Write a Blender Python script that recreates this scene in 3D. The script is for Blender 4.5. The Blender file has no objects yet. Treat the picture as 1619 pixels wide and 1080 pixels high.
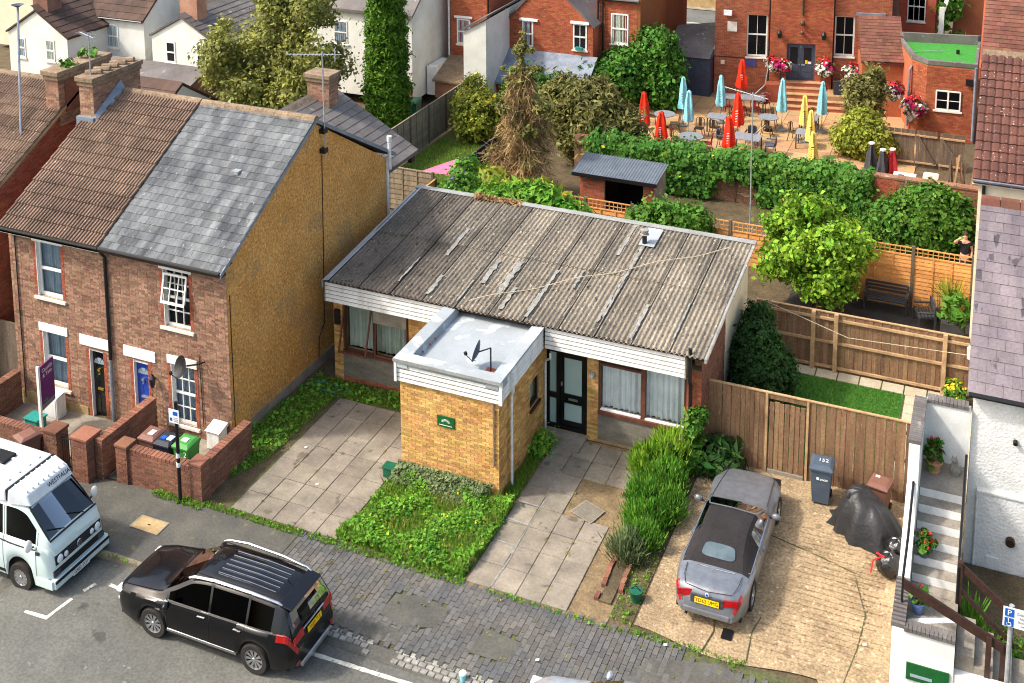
import bpy, math, random
import numpy as np
from mathutils import Vector, Matrix
random.seed(7); RNG=np.random.default_rng(7)
R=math.radians
scene=bpy.context.scene
COL=scene.collection
# ------------------------------------------------ camera, sky, sun, exposure
cam_d=bpy.data.cameras.new('camera'); cam=bpy.data.objects.new('camera',cam_d); COL.objects.link(cam)
cam_d.sensor_width=36.0; cam_d.lens=1875.0/1619*36; cam_d.shift_y=-(540+141.5)/1619
cam_d.clip_start=0.1; cam_d.clip_end=2000
cam.matrix_world=Matrix.Translation((0,0,19.0)) @ Matrix.Rotation(R(23.03),4,'Z') @ Matrix.Rotation(R(90-9.15),4,'X') @ Matrix.Rotation(R(-0.2),4,'Z')
scene.camera=cam
SUN_DIR=Vector((0.77,0.45,-1.0)).normalized()          # the way the light travels
w=bpy.data.worlds.new('World'); scene.world=w; w.use_nodes=True
nt=w.node_tree; bg=nt.nodes['Background']; sky=nt.nodes.new('ShaderNodeTexSky'); sky.sky_type='NISHITA'; sky.sun_disc=False
sky.sun_elevation=math.asin(-SUN_DIR.z); sky.sun_rotation=math.atan2(-SUN_DIR.x,-SUN_DIR.y)
sky.air_density=1.3; sky.dust_density=5.0; sky.ozone_density=0.3
nt.links.new(sky.outputs[0],bg.inputs[0]); bg.inputs[1].default_value=0.15
sd=bpy.data.lights.new('sun','SUN'); so=bpy.data.objects.new('sun',sd); COL.objects.link(so)
sd.energy=1.95; sd.angle=R(4.0); sd.color=(1,0.96,0.9)
so.rotation_euler=SUN_DIR.to_track_quat('-Z','Y').to_euler(); so.location=(-30,10,60)
scene.view_settings.view_transform='Standard'; scene.view_settings.look='None'; scene.view_settings.gamma=1; scene.view_settings.exposure=1.1
scene.cycles.filter_width=1.1
scene.view_settings.use_curve_mapping=False
# ------------------------------------------------ materials
MT={}
def srgb(r,g,b,k=1.0):
    f=lambda c:((c/255+0.055)/1.055)**2.4 if c>10 else c/255/12.92
    return (f(r)*k,f(g)*k,f(b)*k)
def mat(name,col,col2=None,rough=.85,scale=6.,mixp=.5,piece=.25,bump=0.,bscale=40.,metal=0.,spec=.3,stretch=None,fine=.12,coat=0.,trans=0.,spots=None,hue=0.0,alpha=None,detail=4.,subsurf=0.,fscale=17.):
    """col/col2 blended by noise, brightness varied per piece (face attribute rnd + object random)."""
    m=bpy.data.materials.new(name); m.use_nodes=True; MT[name]=m
    n=m.node_tree.nodes; l=m.node_tree.links; b=n['Principled BSDF']
    tc=n.new('ShaderNodeTexCoord'); gm=n.new('ShaderNodeNewGeometry')
    vec=gm.outputs['Position']
    if stretch:
        mp=n.new('ShaderNodeMapping'); mp.inputs['Scale'].default_value=stretch; l.new(vec,mp.inputs[0]); vec=mp.outputs[0]
    nz=n.new('ShaderNodeTexNoise'); nz.inputs['Scale'].default_value=scale; nz.inputs['Detail'].default_value=detail; nz.inputs['Roughness'].default_value=.6; l.new(vec,nz.inputs['Vector'])
    cr=n.new('ShaderNodeMapRange'); cr.inputs[1].default_value=max(0,mixp-.18); cr.inputs[2].default_value=mixp+.18; l.new(nz.outputs[0],cr.inputs[0])
    mx=n.new('ShaderNodeMix'); mx.data_type='RGBA'; mx.inputs[6].default_value=(*col,1); mx.inputs[7].default_value=(*(col2 or tuple(c*.72 for c in col)),1); l.new(cr.outputs[0],mx.inputs[0])
    out=mx.outputs[2]
    if spots:   # (colour, scale, threshold)
        for (sc_,ss,th) in (spots if isinstance(spots,list) else [spots]):
            n2=n.new('ShaderNodeTexNoise'); n2.inputs['Scale'].default_value=ss; n2.inputs['Detail'].default_value=3; l.new(vec,n2.inputs['Vector'])
            c2=n.new('ShaderNodeMapRange'); c2.inputs[1].default_value=th; c2.inputs[2].default_value=th+.04; l.new(n2.outputs[0],c2.inputs[0])
            m2=n.new('ShaderNodeMix'); m2.data_type='RGBA'; l.new(c2.outputs[0],m2.inputs[0]); l.new(out,m2.inputs[6]); m2.inputs[7].default_value=(*sc_,1); out=m2.outputs[2]
    # per-piece brightness and hue
    at=n.new('ShaderNodeAttribute'); at.attribute_name='rnd'; oi=n.new('ShaderNodeObjectInfo')
    ad=n.new('ShaderNodeMath'); ad.operation='ADD'; l.new(at.outputs['Fac'],ad.inputs[0]); l.new(oi.outputs['Random'],ad.inputs[1])
    fr=n.new('ShaderNodeMath'); fr.operation='FRACT'; l.new(ad.outputs[0],fr.inputs[0])
    hs=n.new('ShaderNodeHueSaturation'); l.new(out,hs.inputs['Color'])
    fz=n.new('ShaderNodeTexNoise'); fz.inputs['Scale'].default_value=fscale; fz.inputs['Detail'].default_value=2; l.new(gm.outputs['Position'],fz.inputs['Vector'])
    v1=n.new('ShaderNodeMapRange'); v1.inputs[3].default_value=1-piece; v1.inputs[4].default_value=1+piece; l.new(fr.outputs[0],v1.inputs[0])
    v2=n.new('ShaderNodeMapRange'); v2.inputs[1].default_value=.32; v2.inputs[2].default_value=.68; v2.inputs[3].default_value=1-fine; v2.inputs[4].default_value=1+fine; l.new(fz.outputs[0],v2.inputs[0])
    mu=n.new('ShaderNodeMath'); mu.operation='MULTIPLY'; l.new(v1.outputs[0],mu.inputs[0]); l.new(v2.outputs[0],mu.inputs[1]); l.new(mu.outputs[0],hs.inputs['Value'])
    if hue:
        f2=n.new('ShaderNodeMath'); f2.operation='MULTIPLY'; f2.inputs[1].default_value=7.31; l.new(fr.outputs[0],f2.inputs[0])
        f3=n.new('ShaderNodeMath'); f3.operation='FRACT'; l.new(f2.outputs[0],f3.inputs[0])
        h1=n.new('ShaderNodeMapRange'); h1.inputs[3].default_value=.5-hue; h1.inputs[4].default_value=.5+hue; l.new(f3.outputs[0],h1.inputs[0]); l.new(h1.outputs[0],hs.inputs['Hue'])
    l.new(hs.outputs[0],b.inputs['Base Color'])
    b.inputs['Roughness'].default_value=rough; b.inputs['Metallic'].default_value=metal; b.inputs['Specular IOR Level'].default_value=spec
    if coat: b.inputs['Coat Weight'].default_value=coat; b.inputs['Coat Roughness'].default_value=.05
    if trans:
        tb=n.new('ShaderNodeBsdfTranslucent'); l.new(hs.outputs[0],tb.inputs[0]); ms=n.new('ShaderNodeMixShader'); ms.inputs[0].default_value=trans
        l.new(b.outputs[0],ms.inputs[1]); l.new(tb.outputs[0],ms.inputs[2]); l.new(ms.outputs[0],n['Material Output'].inputs[0])
    if bump:
        bz=n.new('ShaderNodeTexNoise'); bz.inputs['Scale'].default_value=bscale; bz.inputs['Detail'].default_value=3; l.new(vec if stretch else gm.outputs['Position'],bz.inputs['Vector'])
        bp=n.new('ShaderNodeBump'); bp.inputs['Strength'].default_value=min(1,bump); bp.inputs['Distance'].default_value=.02; l.new(bz.outputs[0],bp.inputs['Height']); l.new(bp.outputs[0],b.inputs['Normal'])
    return m
def glassmat(name,tint,gl=.25,rough=.03):
    """window glass: partly see-through, partly reflecting, more so at grazing angles"""
    m=bpy.data.materials.new(name); m.use_nodes=True; MT[name]=m; n=m.node_tree.nodes; l=m.node_tree.links
    n.remove(n['Principled BSDF']); t=n.new('ShaderNodeBsdfTransparent'); t.inputs[0].default_value=(*tint,1)
    g=n.new('ShaderNodeBsdfGlossy'); g.inputs['Roughness'].default_value=rough; g.inputs[0].default_value=(.9,.95,1,1)
    lw=n.new('ShaderNodeLayerWeight'); lw.inputs[0].default_value=gl; ms=n.new('ShaderNodeMixShader')
    l.new(lw.outputs['Fresnel'],ms.inputs[0]); l.new(t.outputs[0],ms.inputs[1]); l.new(g.outputs[0],ms.inputs[2]); l.new(ms.outputs[0],n['Material Output'].inputs[0])
    return m
S=srgb
mat('asphalt',S(104,104,98),S(88,88,83),rough=.95,scale=.7,bump=.35,bscale=90,fine=.18,piece=.0,spots=[(S(92,92,87),.35,.54),(S(72,72,68),1.6,.67),(S(118,117,110),7.,.69)])
mat('tarmac_path',S(92,90,82),S(72,72,68),rough=.95,scale=1.2,bump=.3,bscale=70,fine=.15,piece=0.,spots=[(S(104,100,70),3.,.68)])
mat('earth',S(98,84,62),S(70,62,44),scale=2.,bump=.6,bscale=20,fine=.25,piece=0)
mat('grass_ground',S(72,92,34),S(92,92,44),scale=2.,bump=.5,bscale=30,fine=.25,piece=0)
mat('lawn_ground',S(56,98,30),S(66,108,34),scale=3.,bump=.5,bscale=60,fine=.25,piece=0)
mat('setts',S(78,80,82),S(96,92,86),rough=.8,scale=1.1,piece=.2,bump=.3,bscale=40,hue=.01,spots=[(S(112,104,60),4.5,.70)])
mat('granite',S(150,148,140),S(120,118,112),rough=.8,scale=8,piece=.25,bump=.3)
mat('plinth_dirt',S(134,114,84),S(104,88,64),scale=3.,bump=.5,bscale=30,fine=.25,piece=0)
mat('joint',S(70,66,56),S(84,92,46),scale=5.,fine=.25,piece=0,bump=.4)
mat('slab',S(142,133,118),S(110,103,92),rough=.9,scale=1.4,piece=.13,bump=.25,bscale=60,fine=.1,hue=.008,spots=[(S(96,90,76),2.2,.64)])
mat('slab_pale',S(172,164,144),S(160,150,128),rough=.9,scale=2,piece=.1,bump=.2,bscale=60)
mat('patio_slab',S(182,144,98),S(158,130,98),rough=.9,scale=1,piece=.14,bump=.2,bscale=60,hue=.012)
mat('concrete_drive',S(164,143,112),S(132,114,88),rough=.95,scale=1.2,piece=0,bump=1.,bscale=26,fine=.3,spots=[(S(132,112,88),2.0,.62),(S(178,158,128),7.,.63)])
mat('concrete',S(150,142,128),S(122,114,102),rough=.9,scale=2,piece=.06,bump=.3,bscale=50)
mat('kerb',S(150,138,116),S(116,106,90),scale=4,bump=.3,piece=.1)
mat('white_line',S(214,210,192),S(160,158,148),rough=.8,scale=9,piece=0,mixp=.56,spots=[(S(110,110,104),14,.62)])
mat('yellow_brick',S(202,160,98),S(178,132,74),rough=.9,scale=2.2,piece=.3,bump=.3,bscale=60,hue=.016,fine=.1)
mat('mortar',S(176,150,108),S(140,118,84),scale=4,bump=.3,piece=0)
mat('brown_brick',S(154,120,98),S(130,95,76),rough=.9,scale=1.4,piece=.36,bump=.3,bscale=60,hue=.014,fine=.12)
mat('red_brick',S(166,92,64),S(142,76,54),rough=.9,scale=1.4,piece=.22,bump=.3,bscale=60,hue=.01)
mat('mortar_grey',S(176,162,142),S(128,114,98),scale=3,bump=.3,piece=0)
mat('wall_brick',S(136,92,72),S(104,72,58),rough=.92,scale=1.2,piece=.26,bump=.35,bscale=50,hue=.01)
mat('plinth',S(180,156,112),S(150,124,84),scale=2,bump=.4,piece=0)
mat('tan_render',S(202,152,86),S(182,132,68),rough=.95,scale=1.0,bump=1.,bscale=30,fine=.3,fscale=13.,piece=0,spots=[(S(214,172,108),17,.61),(S(158,114,60),14,.62),(S(176,136,84),.9,.58)])
mat('white_render',S(226,226,222),S(206,206,202),rough=.9,scale=3,bump=1.,bscale=16,fine=.05,piece=0)
mat('white_paint_wall',S(226,226,222),S(204,204,198),rough=.85,scale=2,bump=.15,bscale=30,fine=.04,piece=.02)
mat('cottage_white',S(224,224,216),S(202,202,190),rough=.9,scale=.8,bump=.15,bscale=30,fine=.04,piece=.0)
mat('cream_render',S(222,212,186),S(206,194,164),rough=.9,scale=1,bump=.15,bscale=40,fine=.04,piece=0)
mat('brown_render',S(150,98,56),S(128,82,48),rough=.95,scale=.6,bump=.3,bscale=40,piece=0)
mat('fibre_cement',S(140,130,114),S(96,90,80),rough=.95,scale=1.3,piece=.10,bump=.5,bscale=25,fine=.3,stretch=(1,.35,1),spots=[(S(76,72,64),14.,.62),(S(178,168,148),18.,.64)],mixp=.5)
mat('fibre_shaded',S(112,102,90),S(80,74,66),rough=.95,scale=1.3,piece=.08,bump=.5,bscale=25,fine=.25,stretch=(1,.35,1),spots=[(S(62,58,52),12.,.6),(S(150,138,120),16,.66)])  # darker copy of fibre_cement, with the terrace house's shadow put into its colour
mat('sealant',S(150,150,144),S(116,112,104),rough=.7,scale=6,piece=.1,spots=[(S(120,114,102),9,.64)])
mat('upvc',S(226,226,222),S(190,188,178),rough=.5,scale=2.5,mixp=.62,piece=.05,fine=.05,spec=.35,stretch=(2.,2.,.5))
mat('felt_grey',S(156,163,167),S(140,147,150),rough=.9,scale=.9,piece=0,fine=.04,spots=[(S(172,180,183),1.3,.56)])
mat('felt_edge',S(150,152,150),S(126,126,122),rough=.7,scale=2,piece=0)
mat('slate',S(116,119,120),S(72,75,79),rough=.85,scale=1.0,piece=.26,bump=.25,bscale=50,hue=.01,stretch=(2.6,.6,.6),spec=.12,mixp=.5,spots=[(S(150,154,152),9.,.68)])
mat('slate_old',S(112,108,104),S(88,82,80),rough=.75,scale=.7,piece=.14,bump=.3,bscale=50,hue=.02,spots=[(S(138,134,124),2.5,.66)])
mat('slate_purple',S(122,112,116),S(96,88,94),rough=.75,scale=1.0,piece=.12,bump=.25,bscale=50,hue=.02,stretch=(1.6,.6,.6),spots=[(S(70,66,70),2.2,.62)])
mat('brown_tile',S(124,102,86),S(94,76,64),rough=.9,scale=1.2,piece=.18,bump=.4,bscale=50,fine=.22,spots=[(S(196,186,166),20.,.68),(S(70,58,50),9.,.66)])
mat('brown_tile_dark',S(92,72,62),S(70,56,50),rough=.9,scale=1,piece=.15,bump=.3,bscale=40)
mat('red_tile',S(100,64,54),S(80,52,45),rough=.85,scale=1,piece=.12,bump=.3,bscale=40,spots=[(S(214,204,188),16.,.68)])
mat('plain_tile',S(118,78,63),S(94,61,50),rough=.9,scale=1,piece=.2,bump=.3,bscale=40,hue=.012)
mat('ridge_tile',S(142,122,100),S(112,96,78),rough=.95,scale=3,piece=.15,bump=.5,fine=.25)
mat('lead',S(128,138,150),S(104,112,124),rough=.5,scale=3,piece=0,spec=.4)
mat('shed_roof',S(98,106,114),S(82,90,98),rough=.6,scale=2,piece=0)
mat('timber_white',S(234,234,230),S(214,212,204),rough=.5,scale=2,piece=.02,fine=.03)
mat('lintel',S(236,236,236),S(220,220,216),rough=.7,scale=2,piece=0,fine=.03)
mat('sill',S(228,224,214),S(206,200,184),rough=.7,scale=4,piece=.03)
mat('black_door',S(20,20,22),rough=.22,spec=.5,piece=0,fine=.02)
mat('blue_door',S(24,66,160),S(20,58,146),rough=.3,spec=.5,piece=0,fine=.02)
mat('slate_blue_door',S(70,78,94),rough=.5,piece=.03)
mat('black_metal',S(26,26,28),rough=.4,piece=0,spec=.4)
mat('dark_brown',S(64,42,32),S(48,32,26),rough=.6,scale=8,piece=.08)
mat('frame_brown',S(104,62,46),S(84,50,40),rough=.6,scale=8,piece=.1)
mat('brass',S(212,168,70),rough=.3,metal=.7,piece=0)
mat('chrome',S(210,212,214),rough=.18,metal=.95,piece=0,fine=0)
mat('alloy',S(196,198,200),rough=.3,metal=.8,piece=0,fine=0)
mat('grey_pipe',S(168,176,184),rough=.5,piece=.02)
mat('white_pipe',S(222,224,222),rough=.5,piece=.02)
mat('galv',S(168,172,174),rough=.45,metal=.3,piece=.02)
mat('wood_fence',S(138,108,80),S(112,86,64),rough=.9,scale=1.6,piece=.17,bump=.4,bscale=30,stretch=(6,6,.5),hue=.008,fine=.18,spots=[(S(172,144,112),5.,.68)])
mat('wood_rail',S(180,150,112),S(146,118,86),rough=.9,scale=3,piece=.1,bump=.3)
mat('wood_orange',S(216,156,94),S(192,128,70),rough=.85,scale=1.8,piece=.12,bump=.3,bscale=30,stretch=(.6,.6,5))
mat('wood_grey',S(146,134,112),S(114,104,88),rough=.95,scale=2,piece=.14,bump=.4,bscale=30,stretch=(5,5,.6))
mat('wood_old',S(112,98,82),S(84,74,64),rough=.95,scale=2,piece=.14,bump=.4,bscale=30,stretch=(5,5,.6))
mat('fence_black',S(40,46,58),rough=.8,piece=.1)
mat('deck_dark',S(62,60,60),S(46,44,44),rough=.8,scale=3,piece=.15)
mat('curtain',S(232,234,232),S(212,216,214),rough=.9,scale=3,piece=.05,fine=.03)
mat('curtain_green',S(180,188,172),S(156,166,152),rough=.9,scale=3,piece=.05,fine=.03)
mat('curtain_blue',S(150,166,178),S(122,138,150),rough=.9,scale=3,piece=.05,fine=.03)
mat('dark_room',S(20,20,24),rough=.6,piece=.0)
mat('frosted',S(168,190,182),S(156,180,174),rough=.25,scale=1,piece=0,fine=.02,spec=.5)
mat('ply_grey',S(128,122,108),S(100,94,84),rough=.9,scale=1.6,piece=0,fine=.12,stretch=(1,1,3))
mat('plastic_green',S(66,140,62),S(58,126,54),rough=.45,piece=.02,fine=.03,spec=.4)
mat('plastic_dkgreen',S(24,92,66),rough=.45,piece=.02,spec=.4)
mat('plastic_brown',S(120,84,72),S(108,76,66),rough=.5,piece=.03,fine=.03)
mat('plastic_black',S(44,48,58),rough=.5,piece=.03,fine=.03)
mat('plastic_slate',S(72,84,98),S(64,76,90),rough=.5,piece=.03,fine=.03)
mat('plastic_teal',S(40,140,130),rough=.5,piece=.03)
mat('label_white',S(236,238,238),rough=.5,piece=0,fine=.02)
mat('label_blue',S(20,90,180),rough=.5,piece=0,fine=.0)
mat('ink_black',S(18,18,20),rough=.6,piece=0,fine=0)
mat('ink_grey',S(120,124,130),rough=.6,piece=0,fine=0)
mat('purple',S(96,32,108),rough=.4,piece=0,fine=.02)
mat('sign_green',S(28,92,44),rough=.4,piece=0,fine=.02)
mat('plate_yellow',S(250,200,20),rough=.4,piece=0,fine=0)
mat('tarp',S(44,44,46),S(34,34,36),rough=.45,scale=3,piece=0,bump=.9,bscale=9,spec=.4)
mat('bin_bag',S(26,26,28),rough=.2,piece=0,bump=.8,bscale=14,spec=.6)
mat('red_tie',S(220,44,44),rough=.5,piece=.05)
mat('rope',S(204,190,160),rough=.9,piece=.05)
mat('terracotta',S(196,148,110),S(170,120,86),rough=.9,scale=6,piece=.08)
mat('pot_blue',S(86,110,160),rough=.35,piece=.05,spec=.5)
mat('pot_slate',S(92,100,116),rough=.5,piece=.05)
mat('stone_grey',S(150,146,132),S(116,112,102),scale=8,bump=.4,piece=0)
mat('bark',S(110,92,72),S(80,66,52),scale=6,bump=.6,piece=.1)
mat('bark_pale',S(186,180,164),S(120,112,98),scale=3,bump=.4,piece=.05)
def leafm(n,c,c2,piece=.45,hue=.02,trans=.3): mat(n,c,c2,rough=.65,scale=1.1,piece=piece,hue=hue,trans=trans,fine=.1,spec=.25)
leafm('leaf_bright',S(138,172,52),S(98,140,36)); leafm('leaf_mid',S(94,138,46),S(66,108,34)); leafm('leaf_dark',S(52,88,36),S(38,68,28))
leafm('leaf_ivy',S(92,138,48),S(52,100,32),piece=.42); leafm('leaf_conifer',S(92,130,30),S(62,98,20),piece=.42,hue=.01); leafm('leaf_birch',S(158,160,84),S(124,130,62))
leafm('leaf_olive',S(132,130,70),S(104,104,56)); leafm('leaf_weed',S(116,164,54),S(82,134,38),piece=.4); leafm('leaf_grey',S(122,136,92),S(94,110,72))
leafm('leaf_yellow',S(160,164,64),S(124,140,46)); leafm('twig_dead',S(178,146,104),S(136,108,74),piece=.35,trans=.1); leafm('grass_blade',S(104,148,48),S(132,152,60),piece=.35); leafm('lawn_blade',S(62,118,36),S(72,128,40),piece=.25)
leafm('petal_white',S(240,236,230),S(226,222,210),piece=.08,hue=0); leafm('petal_pink',S(204,40,110),S(180,24,90),piece=.3); leafm('petal_red',S(214,50,40),S(190,40,30),piece=.2); leafm('petal_yellow',S(240,206,60),S(226,190,40),piece=.1,hue=.0); leafm('petal_purple',S(120,100,170),S(100,80,150),piece=.2)
glassmat('glass',(.9,.93,.93),.18); glassmat('glass_screen',(.03,.04,.05),.42); glassmat('glass_dark',(.12,.14,.17),.3); glassmat('glass_car',(.03,.035,.04),.14)
mat('paint_black',S(7,8,12),rough=.22,spec=.25,coat=.4,piece=0,fine=0); mat('paint_grey',S(124,128,134),rough=.34,metal=.4,coat=.6,piece=0,fine=0)
mat('paint_van',S(196,212,210),S(188,206,204),rough=.35,coat=.5,piece=0,fine=.0,scale=1); mat('van_roof',S(204,210,212),S(190,196,198),rough=.4,piece=0,fine=.03); mat('paint_silver',S(186,192,200),rough=.28,metal=.5,coat=.9,piece=0,fine=0)
mat('soft_top',S(36,33,34),S(44,41,42),rough=.95,scale=2,piece=0,bump=.15,bscale=80); mat('tyre',S(38,36,34),S(50,46,42),rough=.9,piece=0); mat('car_trim',S(22,22,24),rough=.55,piece=0); mat('car_grey_trim',S(66,68,72),rough=.5,piece=0)
mat('chrome_glass',S(96,112,116),S(70,84,88),rough=.06,spec=.8,metal=.25,piece=0,fine=0,scale=2.); mat('lamp_red',S(160,12,16),rough=.12,spec=.6,piece=0,fine=0,coat=.6); mat('lamp_clear',S(226,230,234),rough=.1,spec=.7,piece=0,fine=0,coat=.6)
mat('umb_red',S(238,56,22),S(214,40,16),rough=.8,piece=.06,scale=6); mat('umb_teal',S(140,206,214),S(116,184,196),rough=.8,piece=.05,scale=6); mat('umb_yellow',S(240,214,112),S(224,192,86),rough=.8,piece=.05,scale=6)
mat('umb_grey',S(70,70,72),rough=.8,piece=.05); mat('umb_maroon',S(170,40,44),S(140,30,36),rough=.8,piece=.05,scale=8)
mat('table_grey',S(128,132,138),S(112,116,122),rough=.6,piece=.04); mat('chair_bronze',S(96,80,60),rough=.45,metal=.4,piece=.05); mat('chair_red',S(120,28,32),rough=.5,piece=.05); mat('rattan',S(84,88,98),S(68,72,82),rough=.8,piece=.05,bump=.3)
mat('turf_roof',S(62,138,54),S(50,120,44),rough=.95,piece=0,bump=.4,bscale=60,fine=.1); mat('purple_sign',S(78,76,140),rough=.5,piece=0)
mat('pink_cloth',S(214,110,140),S(200,96,128),rough=.8,piece=0); mat('skin',S(214,162,136),rough=.6,piece=0,subsurf=.1); mat('hair',S(60,42,32),rough=.7,piece=0); mat('black_cloth',S(30,30,34),rough=.9,piece=0)
mat('jeans',S(50,60,84),rough=.9,piece=0)
mat('wall_old',S(150,112,88),S(112,84,66),rough=.95,scale=.9,piece=0,bump=.6,bscale=24,fine=.25,stretch=(1,1,3.),spots=[(S(172,150,126),1.5,.62)])
# ------------------------------------------------ mesh helpers
WL={}
def gz(x): return 0.0 if x>-18.2 else -0.065*min(7.8,(-18.2-x))
class MB:
    def __init__(s): s.v=[];s.f=[];s.m=[];s.c=[]
    def add(s,vs,fs,mi=0,c=None):
        o=len(s.v); s.v.extend(vs); c=random.random() if c is None else c
        for f in fs: s.f.append([i+o for i in f]); s.m.append(mi); s.c.append(c)
        return s
    def box(s,x0,x1,y0,y1,z0,z1,mi=0,c=None,T=None):
        vs=[(x0,y0,z0),(x1,y0,z0),(x1,y1,z0),(x0,y1,z0),(x0,y0,z1),(x1,y0,z1),(x1,y1,z1),(x0,y1,z1)]
        if T: vs=[T(*v) for v in vs]
        return s.add(vs,[(0,3,2,1),(4,5,6,7),(0,1,5,4),(1,2,6,5),(2,3,7,6),(3,0,4,7)],mi,c)
    def quad(s,a,b,c_,d,mi=0,c=None): return s.add([a,b,c_,d],[(0,1,2,3)],mi,c)
    def cyl(s,p0,p1,r0,r1=None,n=8,mi=0,c=None,cap=True):
        r1=r0 if r1 is None else r1; p0=Vector(p0);p1=Vector(p1);d=(p1-p0).normalized()
        u=d.orthogonal().normalized(); w=d.cross(u); vs=[]
        for p,r in((p0,r0),(p1,r1)):
            for i in range(n):
                a=2*math.pi*i/n; vs.append(tuple(p+u*r*math.cos(a)+w*r*math.sin(a)))
        fs=[(i,(i+1)%n,n+(i+1)%n,n+i) for i in range(n)]
        if cap: fs+=[tuple(range(n-1,-1,-1)),tuple(range(n,2*n))]
        return s.add(vs,fs,mi,c)
    def tube(s,pts,r,n=6,mi=0,c=None):
        pts=[Vector(p) for p in pts]; vs=[]; N=len(pts); prev=None
        for k,p in enumerate(pts):
            d=(pts[min(k+1,N-1)]-pts[max(k-1,0)]).normalized()
            u=d.orthogonal().normalized() if prev is None else (prev-d*prev.dot(d)).normalized(); prev=u; w=d.cross(u)
            rr=r[k] if isinstance(r,(list,tuple)) else r
            for i in range(n):
                a=2*math.pi*i/n; vs.append(tuple(p+u*rr*math.cos(a)+w*rr*math.sin(a)))
        fs=[(k*n+i,k*n+(i+1)%n,(k+1)*n+(i+1)%n,(k+1)*n+i) for k in range(N-1) for i in range(n)]
        fs+=[tuple(range(n-1,-1,-1)),tuple(range((N-1)*n,N*n))]
        return s.add(vs,fs,mi,c)
    def lathe(s,prof,ctr=(0,0,0),n=12,mi=0,c=None,axis='z',cap=True):
        vs=[]
        for r,z in prof:
            for i in range(n):
                a=2*math.pi*i/n; x,y=r*math.cos(a),r*math.sin(a)
                q={'z':(x,y,z),'y':(x,z,y),'x':(z,x,y)}[axis]; vs.append((q[0]+ctr[0],q[1]+ctr[1],q[2]+ctr[2]))
        N=len(prof); fs=[(k*n+i,k*n+(i+1)%n,(k+1)*n+(i+1)%n,(k+1)*n+i) for k in range(N-1) for i in range(n)]
        if cap: fs+=[tuple(range(n-1,-1,-1)),tuple(range((N-1)*n,N*n))]
        return s.add(vs,fs,mi,c)
    def prism(s,poly,a,b,axis='z',mi=0,c=None):
        n=len(poly); q={'z':lambda p,t:(p[0],p[1],t),'y':lambda p,t:(p[0],t,p[1]),'x':lambda p,t:(t,p[0],p[1])}[axis]
        vs=[q(p,a) for p in poly]+[q(p,b) for p in poly]
        fs=[tuple(range(n-1,-1,-1)),tuple(range(n,2*n))]+[(i,(i+1)%n,n+(i+1)%n,n+i) for i in range(n)]
        return s.add(vs,fs,mi,c)
    def ball(s,ctr,r,n=10,m=6,mi=0,c=None,sq=(1,1,1)):
        prof=[(max(1e-3,math.sin(math.pi*k/m))*1.0,-math.cos(math.pi*k/m)) for k in range(m+1)]; vs=[]
        for pr,z in prof:
            for i in range(n):
                a=2*math.pi*i/n; vs.append((ctr[0]+r*sq[0]*pr*math.cos(a),ctr[1]+r*sq[1]*pr*math.sin(a),ctr[2]+r*sq[2]*z))
        return s.add(vs,[(k*n+i,k*n+(i+1)%n,(k+1)*n+(i+1)%n,(k+1)*n+i) for k in range(m) for i in range(n)],mi,c)
    def tf(s,M,start=0):
        M=M if isinstance(M,Matrix) else Matrix(M)
        s.v[start:]=[tuple(M@Vector(v)) for v in s.v[start:]]; return s
    def build(s,name,mats,parent=None,local=False,smooth=0,bevel=0,kind=None,label=None):
        me=bpy.data.meshes.new(name); off=WL.get(parent.name) if (parent and not local) else None
        vs=s.v if off is None else [(v[0]-off[0],v[1]-off[1],v[2]-off[2]) for v in s.v]
        me.from_pydata(vs,[],s.f)
        mats=mats if isinstance(mats,(list,tuple)) else [mats]
        for m in mats: me.materials.append(MT[m])
        if len(mats)>1: me.polygons.foreach_set('material_index',s.m)
        at=me.attributes.new('rnd','FLOAT','FACE'); at.data.foreach_set('value',s.c)
        if smooth:
            me.polygons.foreach_set('use_smooth',[True]*len(s.f)); me.set_sharp_from_angle(angle=R(smooth))
        me.update()
        o=bpy.data.objects.new(name,me); COL.objects.link(o)
        if parent: o.parent=parent; WL[o.name]=off if off is not None else WL.get(parent.name,(0,0,0))
        else: WL[o.name]=(0,0,0)
        if bevel:
            b=o.modifiers.new('bevel','BEVEL'); b.width=bevel; b.segments=2; b.limit_method='ANGLE'; b.angle_limit=R(35)
        if kind: o['kind']=kind
        if label: o['label']=label
        return o
def thing(name,label,cat,loc=(0,0,0),group=None,rz=0):
    o=bpy.data.objects.new(name,None); COL.objects.link(o); o.location=loc; o.rotation_euler=(0,0,rz); o.empty_display_size=.2
    o['label']=label; o['category']=cat
    if group: o['group']=group
    WL[o.name]=tuple(loc); return o
def tag(o,label,cat,group=None):
    o['label']=label; o['category']=cat
    if group: o['group']=group
    return o
def struct(o): o['kind']='structure'; return o
def piece(name,me,parent,mw,world=True):
    """one piece that shares mesh data; mw = world matrix (parent is an unrotated thing or part)"""
    o=bpy.data.objects.new(name,me); COL.objects.link(o); o.parent=parent
    off=WL.get(parent.name,(0,0,0)) if world else (0,0,0)
    o.matrix_local=Matrix.Translation((-off[0],-off[1],-off[2]))@mw; return o
def meshdata(mb,name,mats,smooth=0):
    o=mb.build(name,mats,smooth=smooth); me=o.data; bpy.data.objects.remove(o); return me
def copy_tree(o,parent=None):
    c=o.copy(); COL.objects.link(c); c.parent=parent
    for ch in [x for x in bpy.data.objects if x.parent==o]: copy_tree(ch,c)
    return c
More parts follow.
